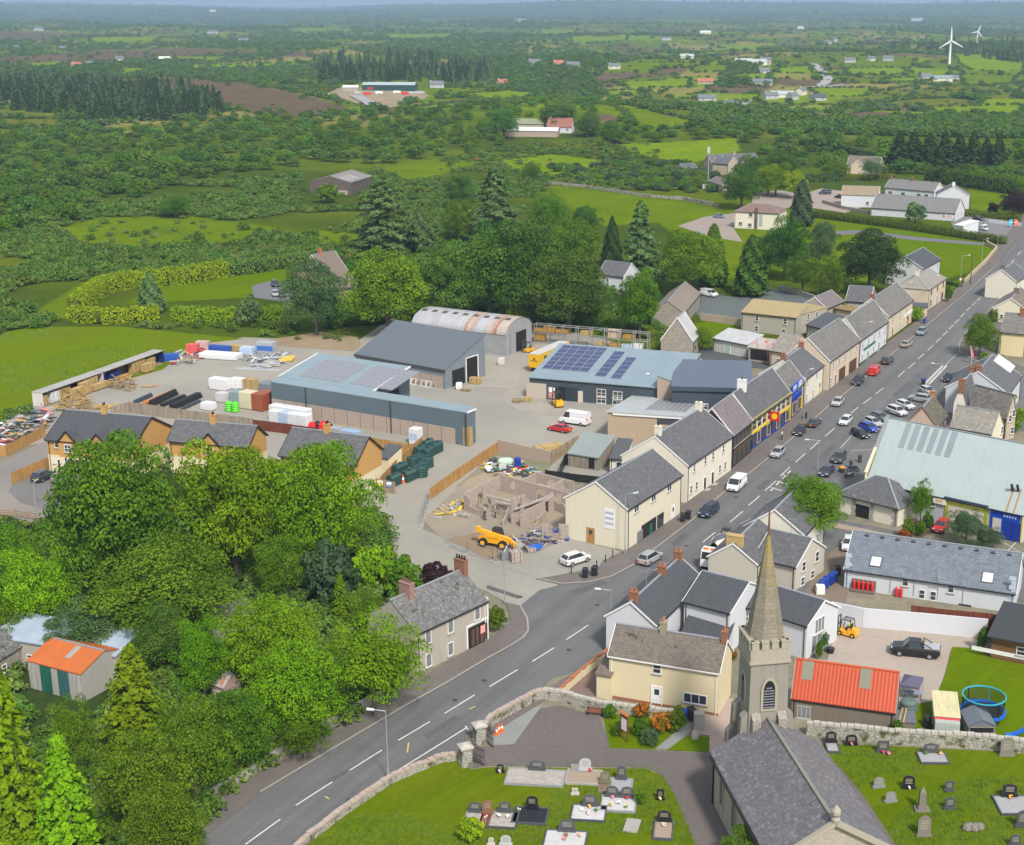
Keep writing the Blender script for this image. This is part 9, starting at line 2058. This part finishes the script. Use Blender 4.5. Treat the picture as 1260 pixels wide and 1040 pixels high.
for bx,m,l in(((741,866,760,884),LM,'green shrub beside the bench'),((778,862,800,884),L_ORAN,'shrub with orange tips against the garden wall'),((800,875,830,900),L_ORAN,'bright orange flowering clump in the garden'),((822,868,846,902),LM,'tall green shrub by the garden steps'),((752,888,768,906),LD,'small dark round bush by the noticeboard'),((776,882,798,906),LO,'olive heather bush in the garden'),((788,896,812,918),L_GREY,'grey leaved low shrub in the garden'),((1002,786,1012,812),LM,'small conical bush in a pot by the white gable'),((1008,776,1020,800),LU,'blue green bush by the white gable window'),((1200,770,1214,802),LM,'climbing plant at the corner of the timber cabin'),((898,800,908,812),L_ORAN,'orange shrub beside the church tower'),((1096,885,1112,906),LM,'green weeds in front of the bunker')):
 tr_('shrub_%d'%(len(l)%4),*bx,m,l,'shrub','shrub')
for k in rg(7):
 tr_('shrub_%d'%(k%4),*[(1228,480,1250,505),(1240,500,1262,525),(1222,500,1240,520),(1228,404,1236,418),(1236,516,1256,532),(1205,432,1216,444),(1216,436,1224,446)][k],[LM,LY,L_PURP,LM,LM,LB,L_ORAN][k],['green garden shrub behind the mossy houses','yellow garden shrub at the right edge','purple garden shrub behind the mossy houses','ivy bush at the yellow corner house','green shrub beside the store roof edge','bright tub of leaves on the paved corner','tub of red flowers on the paved corner'][k],'shrub','shrub')
CORE=mP((.055,.08,.004),.95,0,.3)
def hg_(name,label,pts,w,h,mat,leaf=.2,dens=14,z=0.,wob=.25,group=None):
 q=[V_((*p,))for p in[G(x,y)for x,y in pts]];rng=np.random.default_rng(len(label));P_,N_=[],[];core=MB()
 for a,b in subdiv(q,2.):
  d=b-a;L=d.length;u=d.normalized();n=V_((-u.y,u.x,0));core.bar(a+V_((0,0,h*.42)),b+V_((0,0,h*.42)),w*.62,h*.8)
  k=int(L*(w+2*h)*dens);s=rng.uniform(0,1,k);t=rng.uniform(0,w+2*h,k);wl=1+wob*np.sin((a.x+a.y)*.9+s*2)
  side=np.where(t<h,-1,np.where(t>h+w,1,0));off=np.where(side==0,t-h-w/2,side*w/2*(1+rng.normal(scale=.1,size=k)));zz=np.where(side==0,h*(1+rng.normal(scale=.06,size=k))*(1+.08*np.sin(a.x*1.3+s*5)),np.where(side<0,t,2*h+w-t));zz=np.clip(zz,0,None);off=off*(1-.18*(zz/h)**3)
  P_.append(np.stack([a.x+d.x*s+n.x*off,a.y+d.y*s+n.y*off,a.z+d.z*s+zz],1));N_.append(np.stack([n.x*side+rng.normal(scale=.5,size=k),n.y*side+rng.normal(scale=.5,size=k),(side==0)*1.+.35+rng.normal(scale=.4,size=k)],1))
 P_=np.concatenate(P_);N_=np.concatenate(N_);k=len(P_);T_=np.clip(.5+.28*np.sin(P_[:,0]*1.1)*np.sin(P_[:,1]*.9+P_[:,2]*2)+rng.normal(scale=.22,size=k),0,1)
 c=q[0];P_=P_-np.array([c.x,c.y,0]);core.v=[(x-c.x,y-c.y,zz)for x,y,zz in core.v]
 me=leaf_mesh(name,P_,N_,leaf*rng.uniform(.6,1.2,k),T_,(mat,CORE if mat in(L_GOLD,L_HEDGE)else TWIG),extra=core,rng=rng);o=link(name,me,TR(c.x,c.y));return tag(o,label,'hedge',group)
L_HEDGE=mL((.0869,.1356,.0032),(.181,.2237,.0065))
hg_('hedge','long clipped yellow green hedge between the lawn and the white shop',[(998,267),(1050,274),(1110,282),(1170,291),(1236,301)],2.8,2.6,L_HEDGE,.22,12);hg_('hedge','short bright hedge behind the pink drive',[(1033,222),(1066,222),(1100,219)],2.,2.2,L_HEDGE,.25,8);hg_('hedge','low green hedge before the long white bungalow',[(1088,240),(1120,242),(1150,245)],1.5,1.4,L_HEDGE,.25,8);hg_('hedge','dark green hedge left of the pink drive',[(992,224),(1012,224),(1033,223)],2.5,4.,LD,.3,7)
hg_('hedge','low hedge at the back of the shop forecourt',[(1186,266),(1210,268),(1240,271),(1255,273)],1.5,1.8,L_HEDGE,.25,8);hg_('hedge','tall golden conifer hedge curving round the house lawn',[(92,390),(108,374),(128,361),(160,354),(205,351),(245,346),(277,340)],4.,4.4,L_GOLD,.26,15);hg_('hedge','lower golden conifer hedge along the near side of the house lawn',[(88,394),(125,398),(166,396),(196,394)],3.6,3.4,L_GOLD,.26,15);hg_('hedge','middle stretch of golden hedge below the house lawn',[(213,394),(250,395),(292,396)],3.,3.2,L_GOLD,.26,15);hg_('hedge','short stretch of golden hedge by the dark blue green tree',[(322,393),(340,393),(360,393)],3.,3.2,L_GOLD,.26,15)
hg_('hedge','tall dark conifer hedge behind the white gable ended house',[(1140,224),(1180,229),(1225,236),(1262,241)],5.,6.5,LM,.36,5);hg_('hedge','long rough hedge below the tall dark spruces',[(985,178),(1040,188),(1100,201),(1180,211),(1262,221)],4.,3.5,LS,.4,5)
hg_('hedge','dark hedge behind the tall golden one',[(277,340),(310,336),(350,330),(372,327)],4.,3.6,LS,.32,7);hg_('hedge','low hedge beside the hip roofed house turning',[(1158,348),(1172,352),(1183,354)],1.,1.2,LM,.2,12)
hg_('ivy','ivy covering the gable of the brown roofed house',[(1218,398),(1226,396),(1232,394)],1.2,3.2,LM,.2,16);hg_('ivy','ivy over the wall corner beside the stone cottage',[(862,415),(852,420),(846,424)],1.,1.6,LM,.2,14)
tall=[(1092,205,1118,152),(1110,204,1136,150),(1130,205,1154,153),(1150,206,1172,150),(1168,206,1190,154),(1186,207,1206,149),(1202,207,1222,160),(1218,209,1236,152),(1078,204,1098,160)]
for i,(x0,yb_,x1,yt)in en(tall):
 tr_('spruce_%d'%(i%3),x0-3,yt,x1+3,yb_+4,L_CON if i!=8 else LB,'dark spruce of the tall row, %s'%('third from its left','fourth from its left','in its middle','fifth from its right','fourth from its right','third from its right','second from its right','last at its right end','bright green one at its left end')[i],group='row of tall dark spruces',cat='tree')
def gn_scatter(name,pts,scl,rot,mesh,kind='stuff'):
 me=bpy.data.meshes.new(name);me.from_pydata([tuple(p)for p in pts],[],[]);a=me.attributes.new('scl','FLOAT_VECTOR','POINT');a.data.foreach_set('vector',np.asarray(scl,np.float32).ravel());b=me.attributes.new('rot','FLOAT_VECTOR','POINT');b.data.foreach_set('vector',np.stack([np.zeros(len(rot)),np.zeros(len(rot)),rot],1).astype(np.float32).ravel())
 proto=bpy.data.objects.new(name+'_plant',mesh)
 ng=bpy.data.node_groups.new(name,'GeometryNodeTree');ng.interface.new_socket('Geometry',in_out='INPUT',socket_type='NodeSocketGeometry');ng.interface.new_socket('Geometry',in_out='OUTPUT',socket_type='NodeSocketGeometry')
 gi,go=ng.nodes.new('NodeGroupInput'),ng.nodes.new('NodeGroupOutput');ip=ng.nodes.new('GeometryNodeInstanceOnPoints');oi=ng.nodes.new('GeometryNodeObjectInfo');oi.inputs[0].default_value=proto;oi.inputs['As Instance'].default_value=True
 n1,n2=ng.nodes.new('GeometryNodeInputNamedAttribute'),ng.nodes.new('GeometryNodeInputNamedAttribute');n1.data_type=n2.data_type='FLOAT_VECTOR';n1.inputs[0].default_value='scl';n2.inputs[0].default_value='rot'
 l=ng.links.new;mp=ng.nodes.new('GeometryNodeMeshToPoints');l(gi.outputs[0],mp.inputs[0]);l(mp.outputs[0],ip.inputs['Points']);l(oi.outputs['Geometry'],ip.inputs['Instance']);l(n1.outputs[0],ip.inputs['Scale']);l(n2.outputs[0],ip.inputs['Rotation']);l(ip.outputs[0],go.inputs[0])
 o=link(name,me);md=o.modifiers.new('scatter','NODES');md.node_group=ng;return stg(o,kind)
RNG=np.random.default_rng(4)
def sample(n,y0,y1,x0=-80,x1=1340):
 py=RNG.uniform(y0,y1,n);px=RNG.uniform(x0,x1,n);dz=-_st-(py-CAM_CY)/CAM_F*_ct;dy=_ct-(py-CAM_CY)/CAM_F*_st;t=CAM_H/np.maximum(-dz,6e-4);Y=dy*t;X=(px-CAM_CX)/CAM_F*t;Z=height(X,Y)
 zc=Y*_ct+(CAM_H-Z)*_st;PX=CAM_CX+CAM_F*X/zc;PY=CAM_CY+CAM_F*((CAM_H-Z)*_ct-Y*_st)/zc
 return X,Y,Z,PX,PY
def anyin(px,py,polys):
 k=np.zeros(px.shape,bool)
 for p in polys:k|=inside(px,py,p)
 return k
SCRUBLAND=[(-80,300),(0,280),(120,255),(230,225),(370,215),(440,215),(520,205),(620,176),(800,176),(850,200),(830,236),(760,234),(680,226),(640,262),(560,300),(440,320),(360,330),(330,335),(280,335),(150,345),(90,385),(60,402),(-80,425)]
NOSCRUB=[[(358,228),(446,228),(446,256),(358,256)]]+[p for c,p in PATCHES if c in(GRASS,BRT)]+[[(152,374),(205,347),(280,340),(352,330),(432,345),(430,362),(308,400),(200,400),(90,396)],[(372,205),(432,205),(434,250),(372,248)]]
X,Y,Z,PX,PY=sample(30000,165,430,-80,900);wv=wav(X,Y,16,.5)+.5*wav(X,Y,7,1.)
k=inside(PX,PY,SCRUBLAND)&~(anyin(PX,PY,NOSCRUB)&(RNG.uniform(size=len(X))>.06))&(wv>-.36)
kk=np.nonzero(k)[0]
SCM={n_:leaf_mesh('scrub',*crown_data('scrub_%d'%i)[0][:4],m,rng=np.random.default_rng(8))for i,(n_,m)in en((('scrub leaf',LS),('bracken',L_BRACK),('gorse',L_GORSE)))}
sel=RNG.uniform(size=len(kk));far_=wav(X[kk],Y[kk],40,.2)
for nm,mname,cond in(('gorse_scrub','scrub leaf',(sel<.42)),('bracken','bracken',(sel>=.42)&(sel<.955)),('flowering_gorse','gorse',(sel>=.955)&(PX[kk]>380))):
 i=kk[cond];s=RNG.uniform(.55,1.3,len(i))*(1.25 if nm=='gorse_scrub' else .9);gn_scatter(nm,np.stack([X[i],Y[i],Z[i]],1),np.stack([s,s,s*RNG.uniform(.6,1.1,len(i))],1),RNG.uniform(0,6.28,len(i)),SCM[mname])
UNDER=[[(-60,640),(60,650),(380,560),(470,640),(520,760),(500,830),(420,895),(300,960),(200,1075),(-60,1100)],[(0,515),(42,500),(48,507),(0,530),(-60,545),(-60,520)],[(90,398),(360,402),(445,415),(440,425),(300,415),(150,403)],[(560,395),(640,385),(660,405),(800,420),(810,440),(850,415),(840,395),(740,400),(640,385)],[(800,330),(850,345),(835,395),(810,415),(740,400)]]
NOUND=[[(25,780),(150,780),(140,870),(100,900),(50,900),(20,850)],[(240,745),(285,745),(285,790),(240,790)],[(400,690),(445,690),(440,730),(400,730)],[(250,815),(300,815),(300,865),(250,865)],[(500,690),(650,690),(650,850),(515,835)]]
X,Y,Z,PX,PY=sample(9000,380,1100,-80,870);k=anyin(PX,PY,UNDER)&~anyin(PX,PY,NOUND);i=np.nonzero(k)[0];c=RNG.uniform(size=len(i))<.6
for nm,ii,mname,lo,hi in(('undergrowth',i[c],'scrub leaf',.4,1.1),('brambles',i[~c],'bracken',.4,1.)):
 s=RNG.uniform(lo,hi,len(ii));gn_scatter(nm,np.stack([X[ii],Y[ii],Z[ii]],1),np.stack([s,s,s],1),RNG.uniform(0,6.28,len(ii)),SCM[mname])
tuft=MB();rt_=random.Random(3)
for _ in rg(14):a=rt_.uniform(0,6.28);x,y=rt_.uniform(-.3,.3),rt_.uniform(-.3,.3);tuft.poly([(x-.03,y,0),(x+.03,y,0),(x+.1*cos(a),y+.1*sin(a),rt_.uniform(.1,.22))])
TUFT=tuft.mesh('tuft',[mP((.13,.22,.015),.8,0,.35)])
X,Y,Z,PX,PY=sample(16000,900,1060,360,1300);k=anyin(PX,PY,[GY1,[(1005,915),(1090,918),(1300,928),(1300,1130),(1150,1130),(1110,1050),(1060,975),(1035,945)]])&(wav(X,Y,3.1,.3)>-.1);i=np.nonzero(k)[0];s=RNG.uniform(.5,1.1,len(i));gn_scatter('grass_tufts',np.stack([X[i],Y[i],Z[i]+.055],1),np.stack([s,s,s],1),RNG.uniform(0,6.28,len(i)),TUFT)
X,Y,Z,PX,PY=sample(7000,400,530,-60,310);k=inside(PX,PY,[(-60,420),(0,408),(150,403),(300,417),(235,424),(200,453),(42,497),(0,517),(-60,530)])&(wav(X,Y,9,.3)>.05);i=np.nonzero(k)[0];s=RNG.uniform(.8,2.,len(i));gn_scatter('grass_tussocks',np.stack([X[i],Y[i],Z[i]+.02],1),np.stack([s,s,s],1),RNG.uniform(0,6.28,len(i)),TUFT)
WOOD=[(-60,160),(60,170),(300,152),(420,142),(560,132),(640,128),(720,122),(810,140),(840,160),(830,180),(790,178),(700,172),(640,178),(560,190),(500,200),(440,205),(380,212),(360,205),(230,222),(150,250),(60,280),(-60,300)]
WOODR=[(820,150),(900,158),(960,165),(1060,175),(1260,185),(1300,190),(1300,235),(1180,232),(1090,220),(1030,215),(985,225),(985,195),(940,190),(900,178),(830,170)]
NOTREE=[p for c,p in PATCHES if c in(GRASS,BRT,OLIVE,MOOR,DIRT)]+[[(612,145),(720,145),(722,178),(612,178)],[(366,200),(440,200),(440,250),(366,250)],[(832,178),(938,178),(938,250),(832,250)],[(1036,184),(1086,184),(1086,222),(1036,222)],[(985,215),(1200,215),(1200,262),(985,262)],[(1070,200),(1240,200),(1240,212),(1070,212)]]
X,Y,Z,PX,PY=sample(7000,120,330,-60,1320);k=(inside(PX,PY,WOOD)|inside(PX,PY,WOODR))&~anyin(PX,PY,NOTREE);ii=np.nonzero(k)[0];chosen=[];grid={}
order=ii[np.argsort(-PY[ii]+RNG.normal(scale=12,size=len(ii)))]
for i in order:
 md=7.5 if PY[i]>200 else 9.5
 c=(int(X[i]//10),int(Y[i]//10));ok=True
 for a in(-1,0,1):
  for b in(-1,0,1):
   for j in grid.get((c[0]+a,c[1]+b),()):
    if(X[i]-X[j])**2+(Y[i]-Y[j])**2<md*md:ok=False
 if ok:chosen.append(i);grid.setdefault(c,[]).append(i)
one_by_one=chosen[:255];mass=chosen[255:]
WK=[('mid_0',LS,'bushy grey green tree in the broad wood beyond the bracken'),('mid_1',LM,'mid green tree in the broad wood beyond the bracken'),('mid_2',LD,'dark green tree in the broad wood beyond the bracken'),('mid_3',LO,'olive tinted tree in the broad wood beyond the bracken')]
for i in one_by_one:
 k_,m_,l_=WK[int(RNG.choice(4,p=(.42,.28,.2,.1)))];r_=RNG.uniform(3.2,5.4);plant_at(k_,V_((X[i],Y[i],Z[i]-.3)),r_,r_*RNG.uniform(1.05,1.6),m_,l_ if PX[i]<820 else l_.replace('broad wood beyond the bracken','tree belt above the white houses'),group='trees of the broad wood' if PX[i]<820 else 'trees of the upper belt',parts=False)
def mtrees(name,idx,X,Y,Z,kinds,lo,hi,hr=(.9,1.5),grow=None):
 if len(idx)==0:return
 idx=np.asarray(idx);c=RNG.integers(0,len(kinds),len(idx))
 for q,(kd,m)in en(kinds):
  i=idx[c==q]
  if len(i)==0:continue
  me,_,(R0,H0)=tree_meshes(kd,m);r=RNG.uniform(lo,hi,len(i))*(1 if grow is None else grow[i]);s=r/R0;gn_scatter(name,np.stack([X[i],Y[i],Z[i]-.3],1),np.stack([s,s,r*RNG.uniform(*hr,len(i))/H0],1),RNG.uniform(0,6.28,len(i)),me)
X0=(X,Y,Z)
mtrees('broad_wood',mass,X,Y,Z,[('mid_0',LS),('mid_1',LM),('mid_2',LD),('mid_3',LO)],3.2,5.2,(1.05,1.6))
X,Y,Z,PX,PY=sample(900,196,240,670,900);k=inside(PX,PY,[(676,206),(760,200),(850,204),(892,222),(884,238),(800,236),(700,224)]);mtrees('willow_scrub',np.nonzero(k)[0][:150],X,Y,Z,[('mid_0',LS),('mid_1',L_GREY),('mid_3',LO)],2.2,3.6,(.9,1.3))
X,Y,Z,PX,PY=sample(2500,255,425,400,860);k=anyin(PX,PY,[[(400,330),(560,300),(760,300),(850,340),(830,400),(790,425),(650,392),(500,398),(400,410)]])&~anyin(PX,PY,[[(725,300),(775,300),(775,350),(725,350)],[(800,345),(870,345),(870,440),(800,440)]]);mtrees('thicket',np.nonzero(k)[0][:420],X,Y,Z,[('mid_0',LS),('mid_1',LM),('mid_2',LD)],1.2,2.6,(.8,1.3))
# ================================================================ THE FAR COUNTRY
FORESTS=[[(0,98),(75,100),(110,104),(140,112),(220,112),(272,125),(272,140),(222,148),(112,153),(100,143),(-60,130),(-60,100)],[(385,78),(450,68),(515,70),(600,82),(600,103),(560,106),(520,103),(455,102),(395,102)],[(1090,62),(1180,68),(1260,80),(1320,84),(1320,66),(1230,52),(1120,52)],[(745,20),(800,18),(870,23),(960,26),(950,31),(840,30)],[(640,60),(760,72),(850,70),(900,80),(800,84),(680,80)]]
MIXED=[[(420,60),(520,50),(620,52),(720,62),(760,72),(740,92),(700,108),(620,112),(600,100),(470,70)],[(640,90),(730,88),(740,118),(690,126),(630,118)],[(885,78),(930,78),(935,108),(885,108)],[(100,62),(240,68),(260,80),(160,90),(40,92),(60,84)],[(980,142),(1100,150),(1250,146),(1320,150),(1320,172),(1100,168),(960,165),(860,156),(850,140),(900,136)],[(0,52),(100,54),(300,52),(420,56),(400,62),(200,60),(0,64)]]
MOORS=[p for c,p in PATCHES if c==MOOR]
NOFAR=[p for c,p in PATCHES if c in(BRT,DIRT,GRASS)]+[[(440,100),(530,100),(530,125),(440,125)]]
X,Y,Z,PX,PY=sample(9000,60,156,-80,1340);k=anyin(PX,PY,FORESTS[:2]+FORESTS[2:3]);idx=np.nonzero(k)[0]
mtrees('conifer_plantation',idx,X,Y,Z,[('farspruce_0',L_CON),('farspruce_1',L_CON),('farspruce_2',LU)],3.,4.2,(3.,4.2))
X,Y,Z,PX,PY=sample(210000,14,172,-80,1340);fid,ed=fields(X,Y);rr=np.hypot(X,Y);wd=wav(X,Y,210,2.1)+.5*wav(X,Y,83,.3)
hedge_w=1.7+rr/800;left=sstep(900,300,PX)
keep=(rr>640)&~anyin(PX,PY,NOFAR)&((ed<hedge_w)&(RNG.uniform(size=len(X))<.25+.6*(wav(X,Y,60,.8)>-.1))|(wd>.42-.24*left-.34*sstep(1800,4200,rr))&(RNG.uniform(size=len(X))<.21)|(anyin(PX,PY,MIXED)&(RNG.uniform(size=len(X))<.4))|(RNG.uniform(size=len(X))<.004+.012*left))
keep&=~(anyin(PX,PY,MOORS)&(RNG.uniform(size=len(X))>.07))
keep&=~(inside(PX,PY,WOOD)|inside(PX,PY,WOODR)|anyin(PX,PY,FORESTS[:2]))
X,Y,Z,PX,PY,rr=X[keep],Y[keep],Z[keep],PX[keep],PY[keep],rr[keep]
grow=1+np.clip((rr-1500)/4200,0,2.6);nearr=rr<1500;n_=len(X);print('far trees',n_)
big=RNG.uniform(size=n_)<.34
for nm,msk,kinds,lo,hi,hr in(('hedgerow_trees',big,[('far_0',LS),('far_1',LM),('far_2',LD),('far_3',LU)],2.4,4.4,(1.,1.5)),('hedgerows',~big,[('far_0',LS),('far_1',LD),('far_2',LM)],1.4,2.5,(.8,1.2))):
 mtrees(nm,np.nonzero(msk)[0],X,Y,Z,kinds,lo,hi,hr,grow)
hx,hy=[],[]
for c,poly in PATCHES:
 if c in(BRT,GRASS,OLIVE)and max(q[1]for q in poly)<165:
  for(a,b)in zip(poly,poly[1:]+poly[:1]):
   p,q=G(*a),G(*b);n=int((q-p).length/(3.2 if p.y<1600 else 6))
   for i in rg(min(n,160)):
    if RNG.uniform()<.72:t=(i+RNG.uniform(0,1))/max(n,1);hx.append(p.x+(q.x-p.x)*t+RNG.normal()*1.5);hy.append(p.y+(q.y-p.y)*t+RNG.normal()*1.5)
hx,hy=np.array(hx),np.array(hy);hz=height(hx,hy);g2=1+np.clip((np.hypot(hx,hy)-1500)/4200,0,2.6)
mtrees('field_hedges',np.arange(len(hx)),hx,hy,hz,[('far_0',LS),('far_1',LD),('far_2',LM)],1.3,2.6,(.8,1.3),g2)
WF,RF_=mR((.44,.45,.46),.1),mF((.12,.13,.145),(.17,.18,.195),.6,.8)
CF=W_CR
far=[(870,124,20,3.5,5,WF,RF_,'white bungalow on the road below the far green field'),(900,133,14,4.5,-30,WF,RF_,'white gabled house beside the country road bend'),(948,122,16,4.5,20,WF,RF_,'white house in the far hamlet, left of the cluster'),(962,120,26,4.,0,CF,S_GREEN,'pale green roofed shed in the far hamlet'),(975,123,12,5.,40,WF,RF_,'white steep gabled house in the far hamlet'),(986,117,12,5.5,60,CF,RF_,'tall pale house at the back of the far hamlet'),(1006,124,18,4.,5,WF,mF((.06,.065,.075),(.09,.095,.105),.6,.8),'dark roofed white house at the right of the far hamlet'),(930,80,30,5.,3,CF,mS((.42,.43,.43),.5),'long pale farm shed beside the stone house'),(942,80,16,8.,-5,W_FARM,RF_,'tall buff stone house in the far fields'),(915,78,26,4,0,S_DARK,mS((.42,.43,.43),.5),'long white roofed shed in the far fields'),(940,90,14,3.8,10,WF,RF_,'small white house below the buff stone house'),(938,105,24,4.5,-3,W_G,RF_,'grey roofed farmhouse beside the big dark trees'),(868,103,20,3.2,0,W_FARM,mP((.4,.13,.09)),'low red roofed farm building beside the dark trees'),(1045,77,18,4.5,10,WF,RF_,'white farmhouse with two gables right of the road'),(1093,75,16,5.,-15,WF,RF_,'white house below the wind turbines'),(1072,75,12,4.,30,CF,RF_,'pale house left of the white one below the turbines'),(1139,98,16,5.,20,WF,RF_,'white gabled farmhouse before the turbine field'),(1158,100,28,4.5,-5,CF,S_BLUE,'long blue grey farm shed before the turbine field'),(1170,99,20,4.,5,CF,RF_,'grey roofed shed at the right of the turbine farm'),(1018,54,20,5,8,WF,RF_,'white house on the far hillside'),(1027,52,10,7,30,WF,RF_,'tall white gable on the far hillside'),(985,36,16,4,0,CF,mS((.42,.43,.43),.5),'long white shed on the far hillside'),(868,42,26,4.5,2,CF,S_WHITE,'very long white shed on the far slope'),(845,72,22,4,0,CF,mS((.42,.43,.43),.5),'long white shed by the conifers'),(820,50,22,5,5,WF,RF_,'white house among far trees above the sheds'),(756,85,16,4.5,-10,CF,RF_,'pale house half hidden in the middle woods'),(687,81,14,4.5,10,mR((.55,.4,.33)),mP((.4,.13,.09)),'red roofed house in the middle woods'),(658,79,18,4.,0,WF,RF_,'white house left in the middle woods'),(705,82,18,4,5,W_G,RF_,'grey roofed farm in the middle woods'),(537,108,16,4.5,15,WF,RF_,'white house beside the dark green factory'),(542,91,34,3.6,-4,WF,RF_,'long white low building above the factory'),(618,105,12,4,30,CF,mP((.4,.13,.09)),'small red roofed house right of the factory'),(110,81,14,4,0,WF,RF_,'white house on the left moor edge'),(95,82,16,4,0,mR((.55,.4,.33)),mP((.4,.13,.09)),'red roofed house on the left moor edge'),(203,75,20,4.5,-5,CF,S_WHITE,'pale farm shed on the left moor'),(148,75,14,4.5,0,WF,RF_,'small white house on the left moor'),(262,42,24,5,5,WF,RF_,'white house on the distant left farmland'),(300,51,24,5,0,WF,RF_,'white farm on the distant farmland'),(48,38,20,5,0,WF,RF_,'white house at the far left'),(78,61,16,5,0,WF,RF_,'white house by the far left brown moor'),(20,60,14,5,0,WF,RF_,'white house at the left edge of the brown moor'),(640,27,40,8,0,WF,RF_,'white house in the blue distance'),(262,15,30,7,0,WF,S_WHITE,'pale distant works in the blue plain'),(1128,26,40,9,0,WF,RF_,'white house on the far right hill'),(1045,150+40,0,0,0,None,None,'')]
for px,py,L_,he_,yaw_,wl,rf_,words in far:
 if not words:continue
 g_=G(px,py);s_=.8 if g_.y<2500 else .7*min(g_.y/2500,1.8)
 fhouse('far_house',words,px,py,L_*s_,(9 if L_<24 else 12)*s_,he_*s_,(he_+3.4)*s_,R(yaw_),wl,rf_,'house' if 'shed' not in words and 'works' not in words and 'building' not in words else 'farm building',None,2 if g_.y<2500 else 1,1 if 'house' in words and g_.y<3000 else 0)
rt=fhouse('factory','long dark green factory with pale roof in the moor yard',480,111,46,16,5,7,R(-3),mS((.015,.06,.055),.5),S_GREEN,'factory',None,0,0)
f_=G(455,113);pt('factory_sign',MB().box(-2.5,-.3,2.5,2.5,0.,3.8),RED,rt,TR(G(457,113).x,G(457,113).y-6,G(457,113).z))
fhouse('factory','smaller grey shed at the left of the moor yard',432,112,13,8,3.4,5,R(0),W_G,S_WHITE,'farm building',None,0,0)
for i,(px,py,c)in en(((402,112,RED),(452,117,RED),(466,116,WHT_),(498,117,RED),(507,116,LGREY),(516,116,LGREY),(488,115,WHT_),(440,116,LGREY))):
 p=G(px,py);b=MB();b.box(-4,-1.2,.8,3.,1.2,3.2);b.box(3.05,-1.15,.7,4.8,1.15,2.9);[b.cyl((x,-1.1,.5),(x,1.1,.5),.5,n=6)for x in(-3,-1.5,3.8)]
 sgl('parked_lorry',b,[c],('red','second red','white','third red','grey','second grey','second white','third grey')[i]+' lorry standing in the yard of the dark green factory','lorry',TR(p.x,p.y,p.z,R(10),.7))
def turbine(px,py,hub_y,rot,label):
 p=G(px,py);H_=zt(p,hub_y)-p.z;M=TR(p.x,p.y,p.z);rt=root('wind_turbine',label,'wind turbine',M,'wind turbines');WT_=mP((.78,.79,.8),.4,0,.04)
 pt('tower',MB().cyl((0,0,-1),(0,0,H_),1.7,1.,12),WT_,rt);pt('nacelle',MB().box(-1.2,-2.2,H_-1.,1.2,3.2,H_+1.2),WT_,rt);hb=pt('hub',MB().cyl((0,-3.2,H_),(0,-2.1,H_),.5,.9,8),WT_,rt);Lb=H_*.62
 for k in rg(3):
  a=R(rot+120*k);d=V_((sin(a),0,cos(a)));n=V_((cos(a),0,-sin(a)));b=MB();c=V_((0,-2.8,H_))
  b.loft([[c+d*t*Lb+n*w*.5+V_((0,-.2,0)),c+d*t*Lb+n*w*.5+V_((0,.2,0)),c+d*t*Lb-n*w*.5+V_((0,.2,0)),c+d*t*Lb-n*w*.5+V_((0,-.2,0))]for t,w in((.03,1.2),(.2,2.),(.6,1.3),(1,.5))]);pt('blade',b,WT_,rt)
turbine(1168,79,50,-2,'nearer white wind turbine standing in the bright field');turbine(1202,54,39,20,'farther white wind turbine behind the dark wood')
def lane(pts,w,m):
 q=[G(x,y)for x,y in pts];mb=MB();prev=None
 for a,b_ in zip(q,q[1:]):
  n=max(2,int((b_-a).length/25))
  for i in rg(n+1):
   p=a+(b_-a)*(i/n);d=(b_-a).normalized();s=V_((-d.y,d.x,0))*w/2;l,r_=p-s,p+s;l.z=float(height(l.x,l.y))+.6;r_.z=float(height(r_.x,r_.y))+.6
   if prev:mb.poly([prev[0],prev[1],r_,l])
   prev=(l,r_)
 stg(link('country_road',mb.mesh('country_road',[m])))
M_LANE=mG((.34,.34,.34),(.28,.28,.28),.05,.5)
lane([(905,137),(912,130),(920,124)],9,M_LANE);lane([(1005,108),(1015,103),(1019,97),(1013,90),(1006,83),(1001,79)],10,M_LANE);lane([(1000,108),(1020,107),(1040,105)],8,M_LANE);lane([(470,134),(448,124),(437,118)],10,M_LANE)
# ================================================================ THE AIR
hz=MB();hz.box(-15000,-400,-6,15000,20500,240)
t=bpy.data.materials.new('haze');t.use_nodes=True;nt=t.node_tree;nt.nodes.clear();ou=nt.nodes.new('ShaderNodeOutputMaterial');pv_=nt.nodes.new('ShaderNodeVolumePrincipled')
pv_.inputs['Color'].default_value=(.52,.75,1.,1);pv_.inputs['Density'].default_value=HAZE;pv_.inputs['Anisotropy'].default_value=.1
nt.links.new(pv_.outputs[0],ou.inputs['Volume'])
ho=stg(link('haze',hz.mesh('haze',[t])),'stuff')
